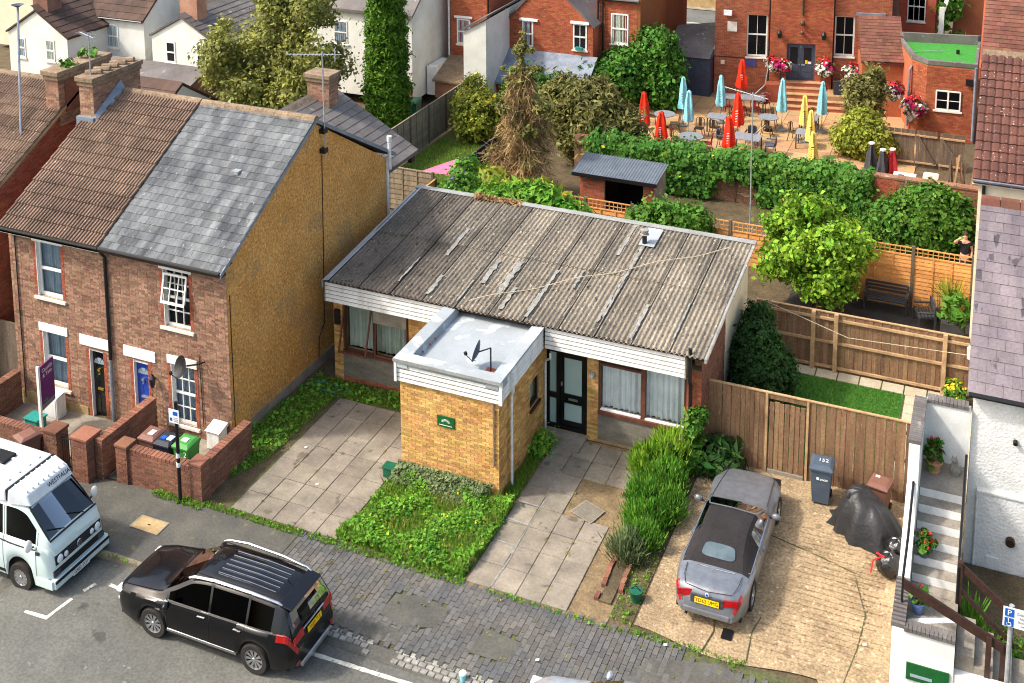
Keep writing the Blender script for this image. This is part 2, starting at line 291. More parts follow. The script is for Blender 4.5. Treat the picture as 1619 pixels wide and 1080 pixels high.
# planar frames: P(u,v,d): u along the wall, v up, d outwards
def PY(y0): return lambda u,v,d:(u,y0-d,v)                  # wall facing the street (-Y)
def PX(x0): return lambda u,v,d:(x0+d,u,v)                  # wall facing +X
def PR_(x0,y0,ang,face=-1):                                 # wall along a rotated direction
    c,s=math.cos(ang),math.sin(ang); return lambda u,v,d:(x0+u*c+d*s,y0+u*s-d*c,v)
def pbox(mb,P,u0,u1,v0,v1,d0,d1,mi=0,c=None):
    mb.box(u0,u1,v0,v1,d0,d1,mi,c,T=P); return mb
def wallgrid(mb,P,u0,u1,v0,v1,ops,th,mi=0):
    us=sorted({u0,u1,*[x for o in ops for x in o[:2] if u0<x<u1]}); vs=sorted({v0,v1,*[x for o in ops for x in o[2:4] if v0<x<v1]})
    for a,b in zip(us,us[1:]):
        for c,d in zip(vs,vs[1:]):
            mu,mv=(a+b)/2,(c+d)/2
            if not any(o[0]<mu<o[1] and o[2]<mv<o[3] for o in ops): pbox(mb,P,a,b,c,d,-th,0,mi,c=.5)
    return mb
def bricks(P,u0,u1,v0,v1,ops=(),bl=.215,bh=.07,mj=.011,proud=.007,top=None,soldier=False,flemish=False,d=0.):
    mb=MB(); k=0; v=v0
    while v<v1-.01:
        vt=min(v+bh-mj,v1); u=u0-(bl/2 if k%2 else 0); j=0
        while u<u1-.005:
            L=bl if not flemish else (bl if (j+k)%2 else bl/2+.003)
            segs=[(max(u,u0),min(u+L-mj,u1))]
            for o in ops:
                if o[2]<(v+vt)/2<o[3]:
                    ns=[]
                    for a,b in segs:
                        if b<=o[0] or a>=o[1]: ns.append((a,b))
                        else:
                            if a<o[0]: ns.append((a,o[0]))
                            if b>o[1]: ns.append((o[1],b))
                    segs=ns
            c=random.random(); pr=d+proud*(.6+.8*random.random())
            for a,b in segs:
                vv=vt
                if top:
                    if v>top((a+b)/2): continue
                    vv=min(vt,top((a+b)/2))
                if b-a<.02: continue
                q=[P(a,v,d),P(b,v,d),P(b,vv,d),P(a,vv,d),P(a,v,pr),P(b,v,pr),P(b,vv,pr),P(a,vv,pr)]
                mb.add(q,[(4,5,6,7),(0,1,5,4),(1,2,6,5),(2,3,7,6),(3,0,4,7)],0,c)
            u+=L; j+=1
        v+=bh; k+=1
    return mb
def text(body,size,mat_,parent,M,name='lettering',ext=.001,align='CENTER',sx=1.,local=False):
    cu=bpy.data.curves.new(name,'FONT'); cu.body=body; cu.size=size; cu.align_x=align; cu.align_y='CENTER'; cu.extrude=ext; cu.resolution_u=2
    o=bpy.data.objects.new(name,cu); COL.objects.link(o); dg=bpy.context.evaluated_depsgraph_get()
    me=bpy.data.meshes.new_from_object(o.evaluated_get(dg)); bpy.data.objects.remove(o); bpy.data.curves.remove(cu)
    me.materials.clear(); me.materials.append(MT[mat_])
    p=bpy.data.objects.new(name,me); COL.objects.link(p); p.parent=parent
    off=(0,0,0) if local else WL.get(parent.name,(0,0,0)); p.matrix_local=Matrix.Translation((-off[0],-off[1],-off[2]))@M@Matrix.Scale(sx,4,(1,0,0)); return p
def facing_street(x,y,z): return Matrix.Translation((x,y,z))@Matrix.Rotation(R(90),4,'X')
def window(parent,P,u0,u1,v0,v1,kind='sash',d=-.09,frame=.055,mat_='timber_white',back='curtain_blue',bars=(0,0),name='window',sill=True,lintel=None,backd=.12,glass='glass',sm='sill',split=None,sw=.12):
    """frame + pane + what is seen behind it; d = frame face set back from the wall face"""
    f=MB(); F=frame
    pbox(f,P,u0,u1,v1-F,v1,d-.05,d); pbox(f,P,u0,u1,v0,v0+F*1.3,d-.05,d); pbox(f,P,u0,u0+F,v0,v1,d-.052,d+.002); pbox(f,P,u1-F,u1,v0,v1,d-.052,d+.002)
    if kind in('sash','mid'):
        m=(v0+v1)/2 if split is None else v0+split*(v1-v0); pbox(f,P,u0+F,u1-F,m-F*.5,m+F*.5,d-.05,d+.012)
    if kind=='casement2': 
        m=(u0+u1)/2; pbox(f,P,m-F*.6,m+F*.6,v0+F,v1-F,d-.05,d+.01)
    for i in range(bars[0]): 
        x=u0+F+(u1-u0-2*F)*(i+1)/(bars[0]+1); pbox(f,P,x-.012,x+.012,v0+F,v1-F,d-.045,d-.004)
    for i in range(bars[1]):
        z=v0+F+(v1-v0-2*F)*(i+1)/(bars[1]+1); pbox(f,P,u0+F,u1-F,z-.012,z+.012,d-.046,d-.006)
    fr=f.build(name,mat_,parent)
    g=MB(); g.quad(P(u0+.01,v0+.01,d-.03),P(u1-.01,v0+.01,d-.03),P(u1-.01,v1-.01,d-.03),P(u0+.01,v1-.01,d-.03)); g.build('pane',glass,fr)
    if back:
        b=MB()
        if back.startswith('curtain'):
            n=max(10,int((u1-u0)/.035)); 
            for i in range(n):
                a=u0+(u1-u0)*i/n; e=u0+(u1-u0)*(i+1)/n; da=d-backd+.018*math.sin(i*1.9)+.012*math.sin(i*.83); de=d-backd+.018*math.sin((i+1)*1.9)+.012*math.sin((i+1)*.83)
                b.quad(P(a,v0,da),P(e,v0,de),P(e,v1,de),P(a,v1,da))
            b.build('curtain',back,fr,smooth=80)
        else:
            b.quad(P(u0,v0,d-backd),P(u1,v0,d-backd),P(u1,v1,d-backd),P(u0,v1,d-backd)); b.build('room_shade',back,fr)
    if sill:
        s=MB(); pbox(s,P,u0-sw,u1+sw,v0-.085,v0-.002,d-.04,.07); s.build('sill',sm,fr,bevel=.008)
    if lintel:
        s=MB(); pbox(s,P,u0-lintel[0],u1+lintel[0],v1+.002,v1+lintel[1],d-.04,.035); s.build('lintel',lintel[2] if len(lintel)>2 else 'lintel',fr)
    return fr
# foliage -------------------------------------------------------------------------------------------------
def leafmesh(name,pts,nrm,size,mat_,parent=None,aspect=1.6,jit=.9,kind=None,rndpc=None,fold=True):
    """one small four-sided leaf at each point, about perpendicular to nrm; one mesh"""
    n=len(pts); off=np.array(WL.get(parent.name,(0,0,0))) if parent else np.zeros(3)
    nr=nrm+RNG.normal(0,jit,(n,3)); nr/=np.linalg.norm(nr,axis=1,keepdims=True)+1e-9
    t=np.cross(nr,RNG.normal(0,1,(n,3))); t/=np.linalg.norm(t,axis=1,keepdims=True)+1e-9; b=np.cross(nr,t)
    s=(size*(.4+1.25*RNG.random(n)**1.4))[:,None]
    P0=pts-t*s*.5*aspect; P2=pts+t*s*.5*aspect; P1=pts+b*s*.5+nr*s*.16; P3=pts-b*s*.5+nr*s*.16
    V=np.stack([P0,P1,P2,P3],1).reshape(-1,3)-off
    me=bpy.data.meshes.new(name); me.vertices.add(4*n); me.vertices.foreach_set('co',V.astype(np.float32).ravel())
    me.loops.add(4*n); me.loops.foreach_set('vertex_index',np.arange(4*n,dtype=np.int32)); me.polygons.add(n)
    me.polygons.foreach_set('loop_start',np.arange(0,4*n,4,dtype=np.int32)); me.polygons.foreach_set('loop_total',np.full(n,4,dtype=np.int32))
    me.materials.append(MT[mat_]); at=me.attributes.new('rnd','FLOAT','FACE'); at.data.foreach_set('value',(RNG.random(n) if rndpc is None else rndpc).astype(np.float32))
    me.update(calc_edges=True); o=bpy.data.objects.new(name,me); COL.objects.link(o)
    if parent: o.parent=parent; WL[o.name]=tuple(off)
    if kind: o['kind']=kind
    return o
def crown(blobs,n,clump=.28,per=26,fill=.35,zmin=None):
    """clumped points in a union of ellipsoids: (cx,cy,cz,rx,ry,rz). Returns points, outward normals, per-clump shade"""
    vol=np.array([b[3]*b[4]*b[5] for b in blobs])**.67; vol=vol/vol.sum(); P=[];N=[];C=[]
    for b,wt in zip(blobs,vol):
        m=max(6,int(n*wt/per)); d=RNG.normal(0,1,(m,3)); d/=np.linalg.norm(d,axis=1,keepdims=True)
        rad=np.where(RNG.random(m)<fill,RNG.random(m)**.5*.85,.82+.22*RNG.random(m)); c=np.array(b[:3])+d*rad[:,None]*np.array(b[3:6])
        k=int(n*wt/m)+1; q=np.repeat(c,k,0)+RNG.normal(0,1,(m*k,3))*clump*np.array([1,1,.75])*np.repeat(.5+RNG.random(m),k)[:,None]*.6
        nn=(q-np.array(b[:3]))/np.array(b[3:6]); nn/=np.linalg.norm(nn,axis=1,keepdims=True)+1e-6; nn[:,2]+=.5
        P.append(q);N.append(nn);C.append((np.repeat(RNG.random(m)*.7,k)+RNG.random(m*k)*.3))
    P=np.vstack(P);N=np.vstack(N);C=np.concatenate(C)
    if zmin is not None: k=P[:,2]>zmin; P,N,C=P[k],N[k],C[k]
    return P,N,C
def shrub(name,label,blobs,n,size,mat_,cat='shrub',clump=.25,group=None,stems=5,stem_mat='bark',fill=.3,extra=None,zmin=.02,part='foliage',jit=.8,aspect=1.6):
    b0=blobs[0]; base=(b0[0],b0[1],zmin-.02); t=thing(name,label,cat,base,group)
    P,N,C=crown(blobs,int(n*2.0),clump,fill=fill,zmin=zmin); leafmesh(part,P,N,size*.66,mat_,t,rndpc=C,jit=jit,aspect=aspect)
    if extra:
        for (em,en,es,pn) in extra:
            k=RNG.choice(len(P),en,replace=False); leafmesh(pn,P[k]+N[k]*.05,N[k],es,em,t)
    for i in range(stems):
        m=MB(); b=blobs[i%len(blobs)]; a=random.random()*6.28; tx,ty=b[0]+b[3]*.45*math.cos(a),b[1]+b[4]*.45*math.sin(a)
        m.tube([(b0[0]+.08*math.cos(a),b0[1]+.08*math.sin(a),base[2]),((b0[0]+tx)/2,(b0[1]+ty)/2,base[2]+(b[2]-base[2])*.6),(tx,ty,b[2]+b[5]*.2)],[.035,.025,.01],5); m.build('stem',stem_mat,t)
    return t
def blades(name,polyfn,n,h,wd,mat_,z=0.,parent=None,bend=.5,clump=None):
    """upright grass blades scattered by polyfn(n)->xy ; one mesh, kind stuff"""
    xy=polyfn(n); n=len(xy); a=RNG.random(n)*6.28; hh=h*(.45+.9*RNG.random(n)); base=np.column_stack([xy,np.full(n,z) if np.isscalar(z) else z]); 
    dx=np.column_stack([np.cos(a),np.sin(a),np.zeros(n)])*wd*(.6+.8*RNG.random(n))[:,None]; le=np.column_stack([np.sin(a*3.1),np.cos(a*1.7),np.zeros(n)])*(hh*bend*RNG.random(n))[:,None]
    up=np.column_stack([np.zeros((n,2)),hh]); V=np.stack([base-dx,base+dx,base+up*.6+le*.4+dx*.6,base+up+le],1).reshape(-1,3)
    off=np.array(WL.get(parent.name,(0,0,0))) if parent else np.zeros(3); V=V-off
    me=bpy.data.meshes.new(name); me.vertices.add(4*n); me.vertices.foreach_set('co',V.astype(np.float32).ravel()); me.loops.add(4*n); me.loops.foreach_set('vertex_index',np.arange(4*n,dtype=np.int32)); me.polygons.add(n)
    me.polygons.foreach_set('loop_start',np.arange(0,4*n,4,dtype=np.int32)); me.polygons.foreach_set('loop_total',np.full(n,4,dtype=np.int32)); me.materials.append(MT[mat_])
    at=me.attributes.new('rnd','FLOAT','FACE'); at.data.foreach_set('value',RNG.random(n).astype(np.float32)); me.update(calc_edges=True)
    o=bpy.data.objects.new(name,me); COL.objects.link(o); o['kind']='stuff'
    if parent: o.parent=parent; WL[o.name]=tuple(off)
    return o
def rectpts(x0,x1,y0,y1): return lambda n: np.column_stack([x0+(x1-x0)*RNG.random(n),y0+(y1-y0)*RNG.random(n)])
def polypts(poly):
    poly=np.array(poly)
    def f(n):
        mn,mx=poly.min(0),poly.max(0); q=mn+(mx-mn)*RNG.random((n*3,2)); ins=np.zeros(len(q),bool); j=len(poly)-1
        for i in range(len(poly)):
            c=((poly[i,1]>q[:,1])!=(poly[j,1]>q[:,1]))&(q[:,0]<(poly[j,0]-poly[i,0])*(q[:,1]-poly[i,1])/(poly[j,1]-poly[i,1]+1e-12)+poly[i,0]); ins^=c; j=i
        return q[ins][:n]
    return f
# ------------------------------------------------ ground, road, pavement, drives
def sheet(name,xs,ys,z,mat_,zf=True):
    m=MB(); xs=list(xs); ys=list(ys); nx=len(xs)
    vs=[(x,y,(z+gz(x)) if zf else z) for y in ys for x in xs]; fs=[(j*nx+i,j*nx+i+1,(j+1)*nx+i+1,(j+1)*nx+i) for j in range(len(ys)-1) for i in range(nx-1)]
    m.add(vs,fs,c=.5); return struct(m.build(name,mat_))
XB=[-420,-60,-26,-18.2,60,420]
sheet('ground',XB,[19.1,60,420],-.02,'earth'); 
sheet('road',XB,[-60,19.1],-.1,'asphalt')
pav=sheet('pavement',[-60,-26,-18.2,-14.6],[19.06,21.35],0.,'tarmac_path')
pav2=sheet('brick_pavement',[-14.6,-6.4,1.6,40],[19.12,21.5],-.012,'joint')
# kerb stones along the raised pavement
k=MB(); k.box(-.44,.44,-.065,.065,-.115,.012); km=meshdata(k,'kerb_stone',['kerb'])
kp=bpy.data.objects.new('kerb',None); COL.objects.link(kp); kp['kind']='structure'; WL['kerb']=(0,0,0)
for i in range(16):
    x=-14.9-i*.9; piece('kerb_stone',km,kp,Matrix.Translation((x,19.06,gz(x)))@Matrix.Rotation(-.065 if x<-18.2 else 0,4,'Y'))
# stable-brick pavement right of the black car: bricks laid across the pavement
b=MB(); b.box(-.115,.115,-.058,.058,-.02,.012); 
bm=meshdata(b,'paving_brick',['setts']); rest=MB(); allb=[]
x=-14.5; col=0
while x<1.5:
    y=19.2+(.11 if col%2 else 0); 
    while y<21.45:
        if not (-11.55<x<-10.3 and 19.9<y<20.6 and random.random()<.94) and not(-9.4<x<-8.5 and 19.6<y<20.3 and random.random()<.9) and not (x>-5.2 and y>21.2): allb.append((x,y))
        y+=.243
    x+=.124; col+=1
allb.sort(key=lambda p:abs(p[0]+9.5)+abs(p[1]-20.2)*.4)
for i,(x,y) in enumerate(allb):
    dz=random.uniform(-.006,.006); M=Matrix.Translation((x,y,dz))@Matrix.Rotation(R(90)+random.uniform(-.012,.012),4,'Z')@Matrix.Rotation(random.uniform(-.012,.012),4,'X')
    if i<300: piece('paving_brick',bm,pav2,M)
    else:
        st=len(rest.v); rest.box(-.115,.115,-.056,.056,-.02,.012); rest.tf(M,st)
rest.build('paving_bricks',['setts'],pav2,kind='stuff')
pm=MB()
for poly in ([(-11.6,19.85),(-10.9,19.7),(-10.3,19.95),(-10.25,20.5),(-10.9,20.65),(-11.55,20.5)],[(-9.45,19.6),(-8.5,19.65),(-8.45,20.25),(-9.3,20.35)],[(-12.6,19.25),(-11.4,19.15),(-10.8,19.3),(-11.0,19.6),(-12.2,19.7)],[(-6.6,19.15),(-3,19.2),(-3,20.7),(-4.5,21.3),(-5.9,20.9)]):
    pm.add([(x,y,.014) for x,y in poly],[tuple(range(len(poly)))],0)
pm.build('tarmac_patch','tarmac_path',pav2)
# granite setts of the dropped kerb
g=MB(); g.box(-.075,.075,-.055,.055,-.05,.03); gm_=meshdata(g,'kerb_sett',['granite'])
dk=bpy.data.objects.new('dropped_kerb',None); COL.objects.link(dk); dk['kind']='structure'; WL['dropped_kerb']=(0,0,0)
db=MB(); db.quad((-14.4,18.78,-.094),(2,18.78,-.094),(2,19.14,-.02),(-14.4,19.14,-.02)); db.build('mortar_bed','tarmac_path',dk)
x=-13.6
while x<-6.8:
    for j,yy in enumerate((18.88,19.0,19.11)):
        xx=x+(.08 if j==1 else 0)
        if -11.35<xx<-10.75: continue
        if j==0 and xx<-11.4: continue
        piece('kerb_sett',gm_,dk,Matrix.Translation((xx,yy,-.105+(yy-18.8)*.22+random.uniform(-.004,.004)))@Matrix.Rotation(random.uniform(-.06,.06),4,'Z')@Matrix.Scale(random.uniform(.85,1.05),4,(1,0,0)))
    x+=.17
# painted parking lines (worn thermoplastic)
pl=bpy.data.objects.new('parking_marking',None); COL.objects.link(pl); pl['kind']='structure'; WL['parking_marking']=(0,0,0)
def stripe(a,b_,wd,z=-.096):
    a=Vector((*a,0));b_=Vector((*b_,0));d=(b_-a).normalized();n=Vector((-d.y,d.x,0))*wd/2; m=MB(); N=max(2,int((b_-a).length/.12)); L=[];Rr=[]
    for i in range(N+1):
        p=a.lerp(b_,i/N); j=random.uniform(.75,1.05); L.append((p.x+n.x*j,p.y+n.y*j,z+gz(p.x)));Rr.append((p.x-n.x*j,p.y-n.y*j,z+gz(p.x)))
    for i in range(N): m.quad(L[i],Rr[i],Rr[i+1],L[i+1],c=.5)
    m.build('painted_line','white_line',pl)
stripe((-12.9,18.42),(-6.2,18.66),.11); stripe((-18.85,17.07),(-18.21,17.07),.09); stripe((-18.24,17.03),(-18.13,17.72),.09); stripe((-18.06,18.0),(-17.97,18.29),.1); stripe((-17.66,18.38),(-17.28,18.37),.1)
for poly in ([(-30,15.6),(-19.5,15.5),(-19.4,16.3),(-30,16.4)],[(-12.2,16.4),(-9.2,16.5),(-9.1,17.4),(-12.3,17.2)],[(-20.2,16.9),(-19.9,16.9),(-19.7,18.2),(-20.1,18.2)]):
    m=MB(); m.add([(x,y,-.0975+gz(x)) for x,y in poly],[tuple(range(len(poly)))]); struct(m.build('road_patch','tarmac_path'))
# manhole in the footway, drain grate, inspection cover
def cover(name,label,quad_,mat_,rim,z):
    t=thing(name,label,'cover',(quad_[0][0],quad_[0][1],z)); m=MB(); m.add([(x,y,z+.012) for x,y in quad_]+[(x,y,z-.03) for x,y in quad_],[(0,1,2,3)]+[(i,(i+1)%4,4+(i+1)%4,4+i) for i in range(4)]); m.build('lid',mat_,t)
    cx=sum(q[0] for q in quad_)/4; cy=sum(q[1] for q in quad_)/4; m=MB()
    for i in range(4):
        a,b_=quad_[i],quad_[(i+1)%4]; e=lambda p,s:(cx+(p[0]-cx)*s,cy+(p[1]-cy)*s); m.add([(*a,z+.016),(*b_,z+.016),(*e(b_,1.1),z+.016),(*e(a,1.1),z+.016)],[(0,1,2,3)])
    m.build('rim',rim,t); return t
t=cover('manhole_cover','beige concrete manhole cover set in the footway beside the camper van',[(-18.46,20.01),(-17.7,20.0),(-17.7,20.43),(-18.44,20.42)],'plinth','concrete',.0)
m=MB(); m.box(-18.12,-18.04,20.2,20.23,.012,.016); m.build('key_slot','ink_black',t)
t=cover('inspection_cover','pale grey steel inspection cover in the right hand slab drive',[(-8.92,24.55),(-8.36,24.32),(-8.2,24.83),(-8.72,25.04)],'ply_grey','concrete',.025)
# drives of the bungalow
sheet('front_garden_soil',[-18.1,-6.5],[21.3,27.5],-.006,'earth',False)
sheet('left_drive_bed',[-16.75,-13.55],[21.4,26.75],.0,'joint',False); dvL=bpy.data.objects['left_drive_bed']
dvR=sheet('right_drive_bed',[-10.35,-7.4],[21.35,27.45],.0,'plinth_dirt',False)
def slabmesh(w,d):
    s=MB(); e=.008; s.add([(-w/2,-d/2,-.03),(w/2,-d/2,-.03),(w/2,d/2,-.03),(-w/2,d/2,-.03),(-w/2,-d/2,.02),(w/2,-d/2,.02),(w/2,d/2,.02),(-w/2,d/2,.02),(-w/2+e,-d/2+e,.027),(w/2-e,-d/2+e,.027),(w/2-e,d/2-e,.027),(-w/2+e,d/2-e,.027)],
      [(8,9,10,11),(4,5,9,8),(5,6,10,9),(6,7,11,10),(7,4,8,11),(0,1,5,4),(1,2,6,5),(2,3,7,6),(3,0,4,7)]); return meshdata(s,'paving_slab',['slab'])
SW,SD=.595,.72
sm_=slabmesh(SW-.02,SD-.02)
def lay(bed,x0,nx,y0,ny,w,d,me,off=.0,skip=lambda x,y:False):
    for j in range(ny):
        for i in range(nx):
            x=x0+(i+.5)*w; y=y0+(j+.5)*d+(off if i%2 else 0)
            if skip(x,y): continue
            piece('paving_slab',me,bed,Matrix.Translation((x,y,random.uniform(-.006,.006)))@Matrix.Rotation(random.uniform(-.008,.008),4,'Z')@Matrix.Rotation(random.uniform(-.008,.008),4,'X'))
lay(dvL,-16.66,5,21.48,7,.6,.735,slabmesh(.585,.72))
lay(dvR,-10.3,4,21.45,8,.6,.735,slabmesh(.585,.72),skip=lambda x,y:-9.2<x<-7.9 and 24.1<y<25.6)
m=MB(); 
for i in range(8): m.quad((-9.72+random.uniform(-.03,.03),21.5+i*.55,.033),(-9.68+random.uniform(-.02,.04),21.5+i*.55,.033),(-9.67+random.uniform(-.02,.04),22.05+i*.55,.033),(-9.71+random.uniform(-.03,.03),22.05+i*.55,.033))
for y in (22.9,23.7,24.4): m.quad((-10.25,y,.034),(-9.7,y-.02,.034),(-9.7,y+.02,.034),(-10.25,y+.05,.034))
m.build('mortar_pointing','sealant',dvR)
sheet('drive_edge_concrete',[-7.86,-7.0],[21.35,24.2],.004,'plinth_dirt',False)
# low brick planter edge at the right of the drive
t=thing('planter_edge','crumbling low brick planter edge beside the lavender bush','planter',(-7.2,22.9,0))
e=MB(); e.box(-.1,.1,-.05,.05,0,.09); em=meshdata(e,'brick',['wall_brick'])
for i in range(11):
    for xx in (-7.42,-7.02): 
        if random.random()<.88: piece('brick',em,t,Matrix.Translation((xx+.02*math.sin(i),22.1+i*.21+(0.02 if xx<-7.2 else 0),random.uniform(0,.015)))@Matrix.Rotation(R(90)+random.uniform(-.1,.1),4,'Z'))
m=MB(); m.box(-7.36,-7.08,22.0,24.3,.0,.05); m.build('soil','earth',t)
# neighbour's ribbed concrete drive
m=MB(); NX,NY=40,60; vs=[];fs=[]
for j in range(NY+1):
    for i in range(NX+1):
        x=-6.45+5.25*i/NX; y=21.55+6.5*j/NY; y+= (0.12*math.sin(x*1.7)-(.25 if j==0 and x>-2.6 else 0))*(1-j/NY); vs.append((x,y,.012+.012*math.sin(x*.9)*math.sin(y*1.1)))
fs=[(j*(NX+1)+i,j*(NX+1)+i+1,(j+1)*(NX+1)+i+1,(j+1)*(NX+1)+i) for j in range(NY) for i in range(NX)]
m.add(vs,fs,c=.5); drv=struct(m.build('concrete_drive','concrete_drive',smooth=60))
m=MB()   # ribs pressed into the concrete
for i in range(26):
    y=21.9+i*.17; x0=-4.0+random.uniform(-.3,.6); x1=-1.6+random.uniform(-.5,.3)
    for s in range(7):
        a=x0+(x1-x0)*s/7; b_=x0+(x1-x0)*(s+1)/7-.03*random.random(); yy=y+random.uniform(-.012,.012); m.box(a,b_,yy,yy+.03+random.random()*.03,-.01,.026+random.random()*.005,c=.5)
m.build('pressed_rib','concrete_drive',drv)
m=MB()
for path in ([(-4.95,21.5),(-4.85,22.1),(-4.95,22.7)],[(-4.05,21.6),(-4.1,22.4),(-4.0,22.9)],[(-2.15,21.7),(-2.0,22.8),(-1.95,23.8),(-2.3,24.9)],[(-4.4,25.6),(-3.2,25.3),(-2.2,25.0)]):
    m.tube([(x,y,.022) for x,y in path],.012,4)
m.build('crack','joint',drv)
m=MB(); m.box(-4.67,-4.45,22.0,22.28,.0,.038); t=tag(m.build('drain_grate','black_metal'),'small square black drain grate behind the grey convertible','drain')
# strip lawn behind the plank fence
sheet('side_yard_paving',[-6.4,-.3],[28.1,33.4],.0,'joint',False); yp=bpy.data.objects['side_yard_paving']
ps=MB(); ps.box(-.29,.29,-.23,.23,-.02,.018); pm_=meshdata(ps,'paving_slab',['slab_pale'])
for i in range(9): piece('paving_slab',pm_,yp,Matrix.Translation((-6.0+i*.62,33.2,0)))
for j in range(9):
    for i in range(3): piece('paving_slab',pm_,yp,Matrix.Translation((-1.62+i*.6,33.2-.48*(j+1),0)))
sheet('strip_lawn',[-6.4,-1.96],[28.4,32.95],.012,'lawn_ground',False)
blades('strip_lawn_grass',rectpts(-6.4,-1.98,29.0,32.93),26000,.05,.006,'lawn_blade',.012)
# pub terrace, gardens behind
t=sheet('pub_terrace',[-16.6,-3.2],[44.9,62.5],.0,'joint',False)
ps=MB(); ps.box(-.44,.44,-.44,.44,-.02,.02); pm_=meshdata(ps,'paving_slab',['patio_slab']); cs=[]
for i in range(15):
    for j in range(16): 
        x=-16.1+i*.9; y=48.4+j*.9+(.45 if i%2 else 0)
        if y<62 : cs.append((x,y))
cs.sort(key=lambda p:p[1]); 
for x,y in cs[:240]: piece('paving_slab',pm_,t,Matrix.Translation((x,y,random.uniform(-.004,.004))))
sheet('back_garden_lawn',[-23.5,-19.9],[39.2,51],.0,'grass_ground',False)
sheet('far_road',[-34,-6],[66,75],.02,'asphalt',False); sheet('far_pavement',[-34,-6],[75,80],.06,'concrete',False)
sheet('paved_terrace',[-6.0,-.4],[33.6,38.3],.006,'deck_dark',False)
# ------------------------------------------------ bungalow
def build_bungalow():
    t=thing('bungalow','low flat fronted bungalow with corrugated cement roof and yellow brick porch','house',(-12,27.5,0))
    XL,XR,YF,YR=-17.35,-6.5,27.5,32.7; P=PY(YF)
    ops=[(-17.05,-14.9,.95,2.62),(-10.74,-9.57,.08,2.62),(-9.26,-6.88,.93,2.62)]
    m=MB(); wallgrid(m,P,XL,XR,0,2.62,ops,.25)
    m.box(XL,XL+.25,YF+.25,YR,0,2.9); m.box(XR-.25,XR,YF+.25,YR,0,2.9); m.box(XL,XR,YR,YR+.25,0,3.4); m.box(XL+.3,XR-.3,YF+.3,YR-.1,2.5,2.6); w_=m.build('wall','mortar',t)
    m=MB(); m.box(XL,XL+.25,YF+.25,YR,2.9,3.25); m.box(XR-.252,XR-.002,YF+.25,YR,2.9,3.3); m.build('gable_upstand','cream_render',t)
    # rear render wall seen at the right
    m=MB(); m.box(XR-.01,XR+.02,YF+2.6,YR+.26,0.,3.35); m.build('render_coat','cream_render',t)
    def bp(P_,u0,u1,v0,v1,ops_=(),**k): bricks(P_,u0,u1,v0,v1,ops_,bl=.205,bh=.064,**k).build('brickwork','yellow_brick',t,kind='stuff')
    bp(P,XL,-17.05,.0,2.6); bp(P,-14.9,-13.4,.0,2.6); bp(P,-9.57,-9.26,.0,2.6); 
    bricks(P,-6.88,XR,0,2.62,bl=.2,bh=.064).build('brickwork','red_brick',t,kind='stuff'); bricks(PX(XR),YF,YF+2.6,0,2.9,bl=.2,bh=.064).build('brickwork','wall_brick',t,kind='stuff')
    bricks(P,-17.05,-14.9,0,.16,bl=.205,bh=.064).build('brickwork','red_brick',t,kind='stuff')
    m=MB(); pbox(m,P,-17.05,-14.9,.16,.93,.0,.02); m.build('under_window_panel','ply_grey',t); m=MB(); pbox(m,P,-9.26,-6.88,.1,.90,.0,.02); m.build('under_window_panel','ply_grey',t)
    # left window: two lights, the outer sashes pushed out at the bottom
    f=MB(); 
    for u in (-17.05,-16.06,-14.95): pbox(f,P,u-.03 if u>-17 else u,u+.05,.95,2.62,-.14,-.04)
    pbox(f,P,-17.05,-14.9,.90,.97,-.14,.05); w1=f.build('left_window','frame_brown',t)
    def net(u0,u1,v0,v1,d,mt,par,name='curtain',amp=.03):
        b=MB(); n=int((u1-u0)/.03)
        for i in range(n):
            a=u0+(u1-u0)*i/n;e=u0+(u1-u0)*(i+1)/n; g=lambda k:d+amp*math.sin(k*1.3)+amp*.6*math.sin(k*.47+1)
            b.quad(P(a,v0,g(i)),P(e,v0,g(i+1)),P(e,v1,g(i+1)),P(a,v1,g(i)))
        b.build(name,mt,par,smooth=80)
    net(-17.0,-14.9,.97,2.62,-.30,'curtain_green',w1)
    for u0,u1,tilt in((-17.02,-16.1,.3),(-16.0,-14.95,.09)):
        q=MB(); zt=2.5; Q=lambda u,v,d:(u,YF+.06-d-math.sin(tilt)*(zt-v),zt-(zt-v)*math.cos(tilt))
        for a in (u0,u1-.045): pbox(q,Q,a,a+.045,1.0,zt,-.04,.0)
        pbox(q,Q,u0,u1,1.0,1.05,-.042,.002); pbox(q,Q,u0,u1,zt-.05,zt,-.042,.002); s=q.build('open_sash','frame_brown',w1)
        q=MB(); q.quad(Q(u0,1.0,-.02),Q(u1,1.0,-.02),Q(u1,zt,-.02),Q(u0,zt,-.02)); q.build('pane','glass',s)
    b=MB(); pbox(b,P,-16.02,-14.96,2.02,2.5,.02,.05); b.build('roller_blind','concrete',w1)
    # right window
    f=MB(); pbox(f,P,-9.26,-9.2,.93,2.62,-.14,-.03); pbox(f,P,-8.1,-7.98,.93,2.62,-.14,-.02); pbox(f,P,-6.95,-6.88,.93,2.62,-.14,-.03); pbox(f,P,-9.2,-8.1,2.2,2.26,-.13,-.03); pbox(f,P,-9.26,-6.88,.84,.94,-.14,.06)
    w2=f.build('right_window','frame_brown',t); b=MB(); pbox(b,P,-9.2,-8.1,.94,.975,-.12,.0); pbox(b,P,-7.98,-6.95,.94,.975,-.12,.0); b.build('sill_trim','timber_white',w2)
    net(-9.22,-6.9,.95,2.62,-.22,'curtain',w2,amp=.035); 
    for u0,u1 in((-9.2,-8.1),(-7.98,-6.95)): q=MB(); q.quad(P(u0,.95,-.08),P(u1,.95,-.08),P(u1,2.62,-.08),P(u0,2.62,-.08)); q.build('pane','glass',w2)
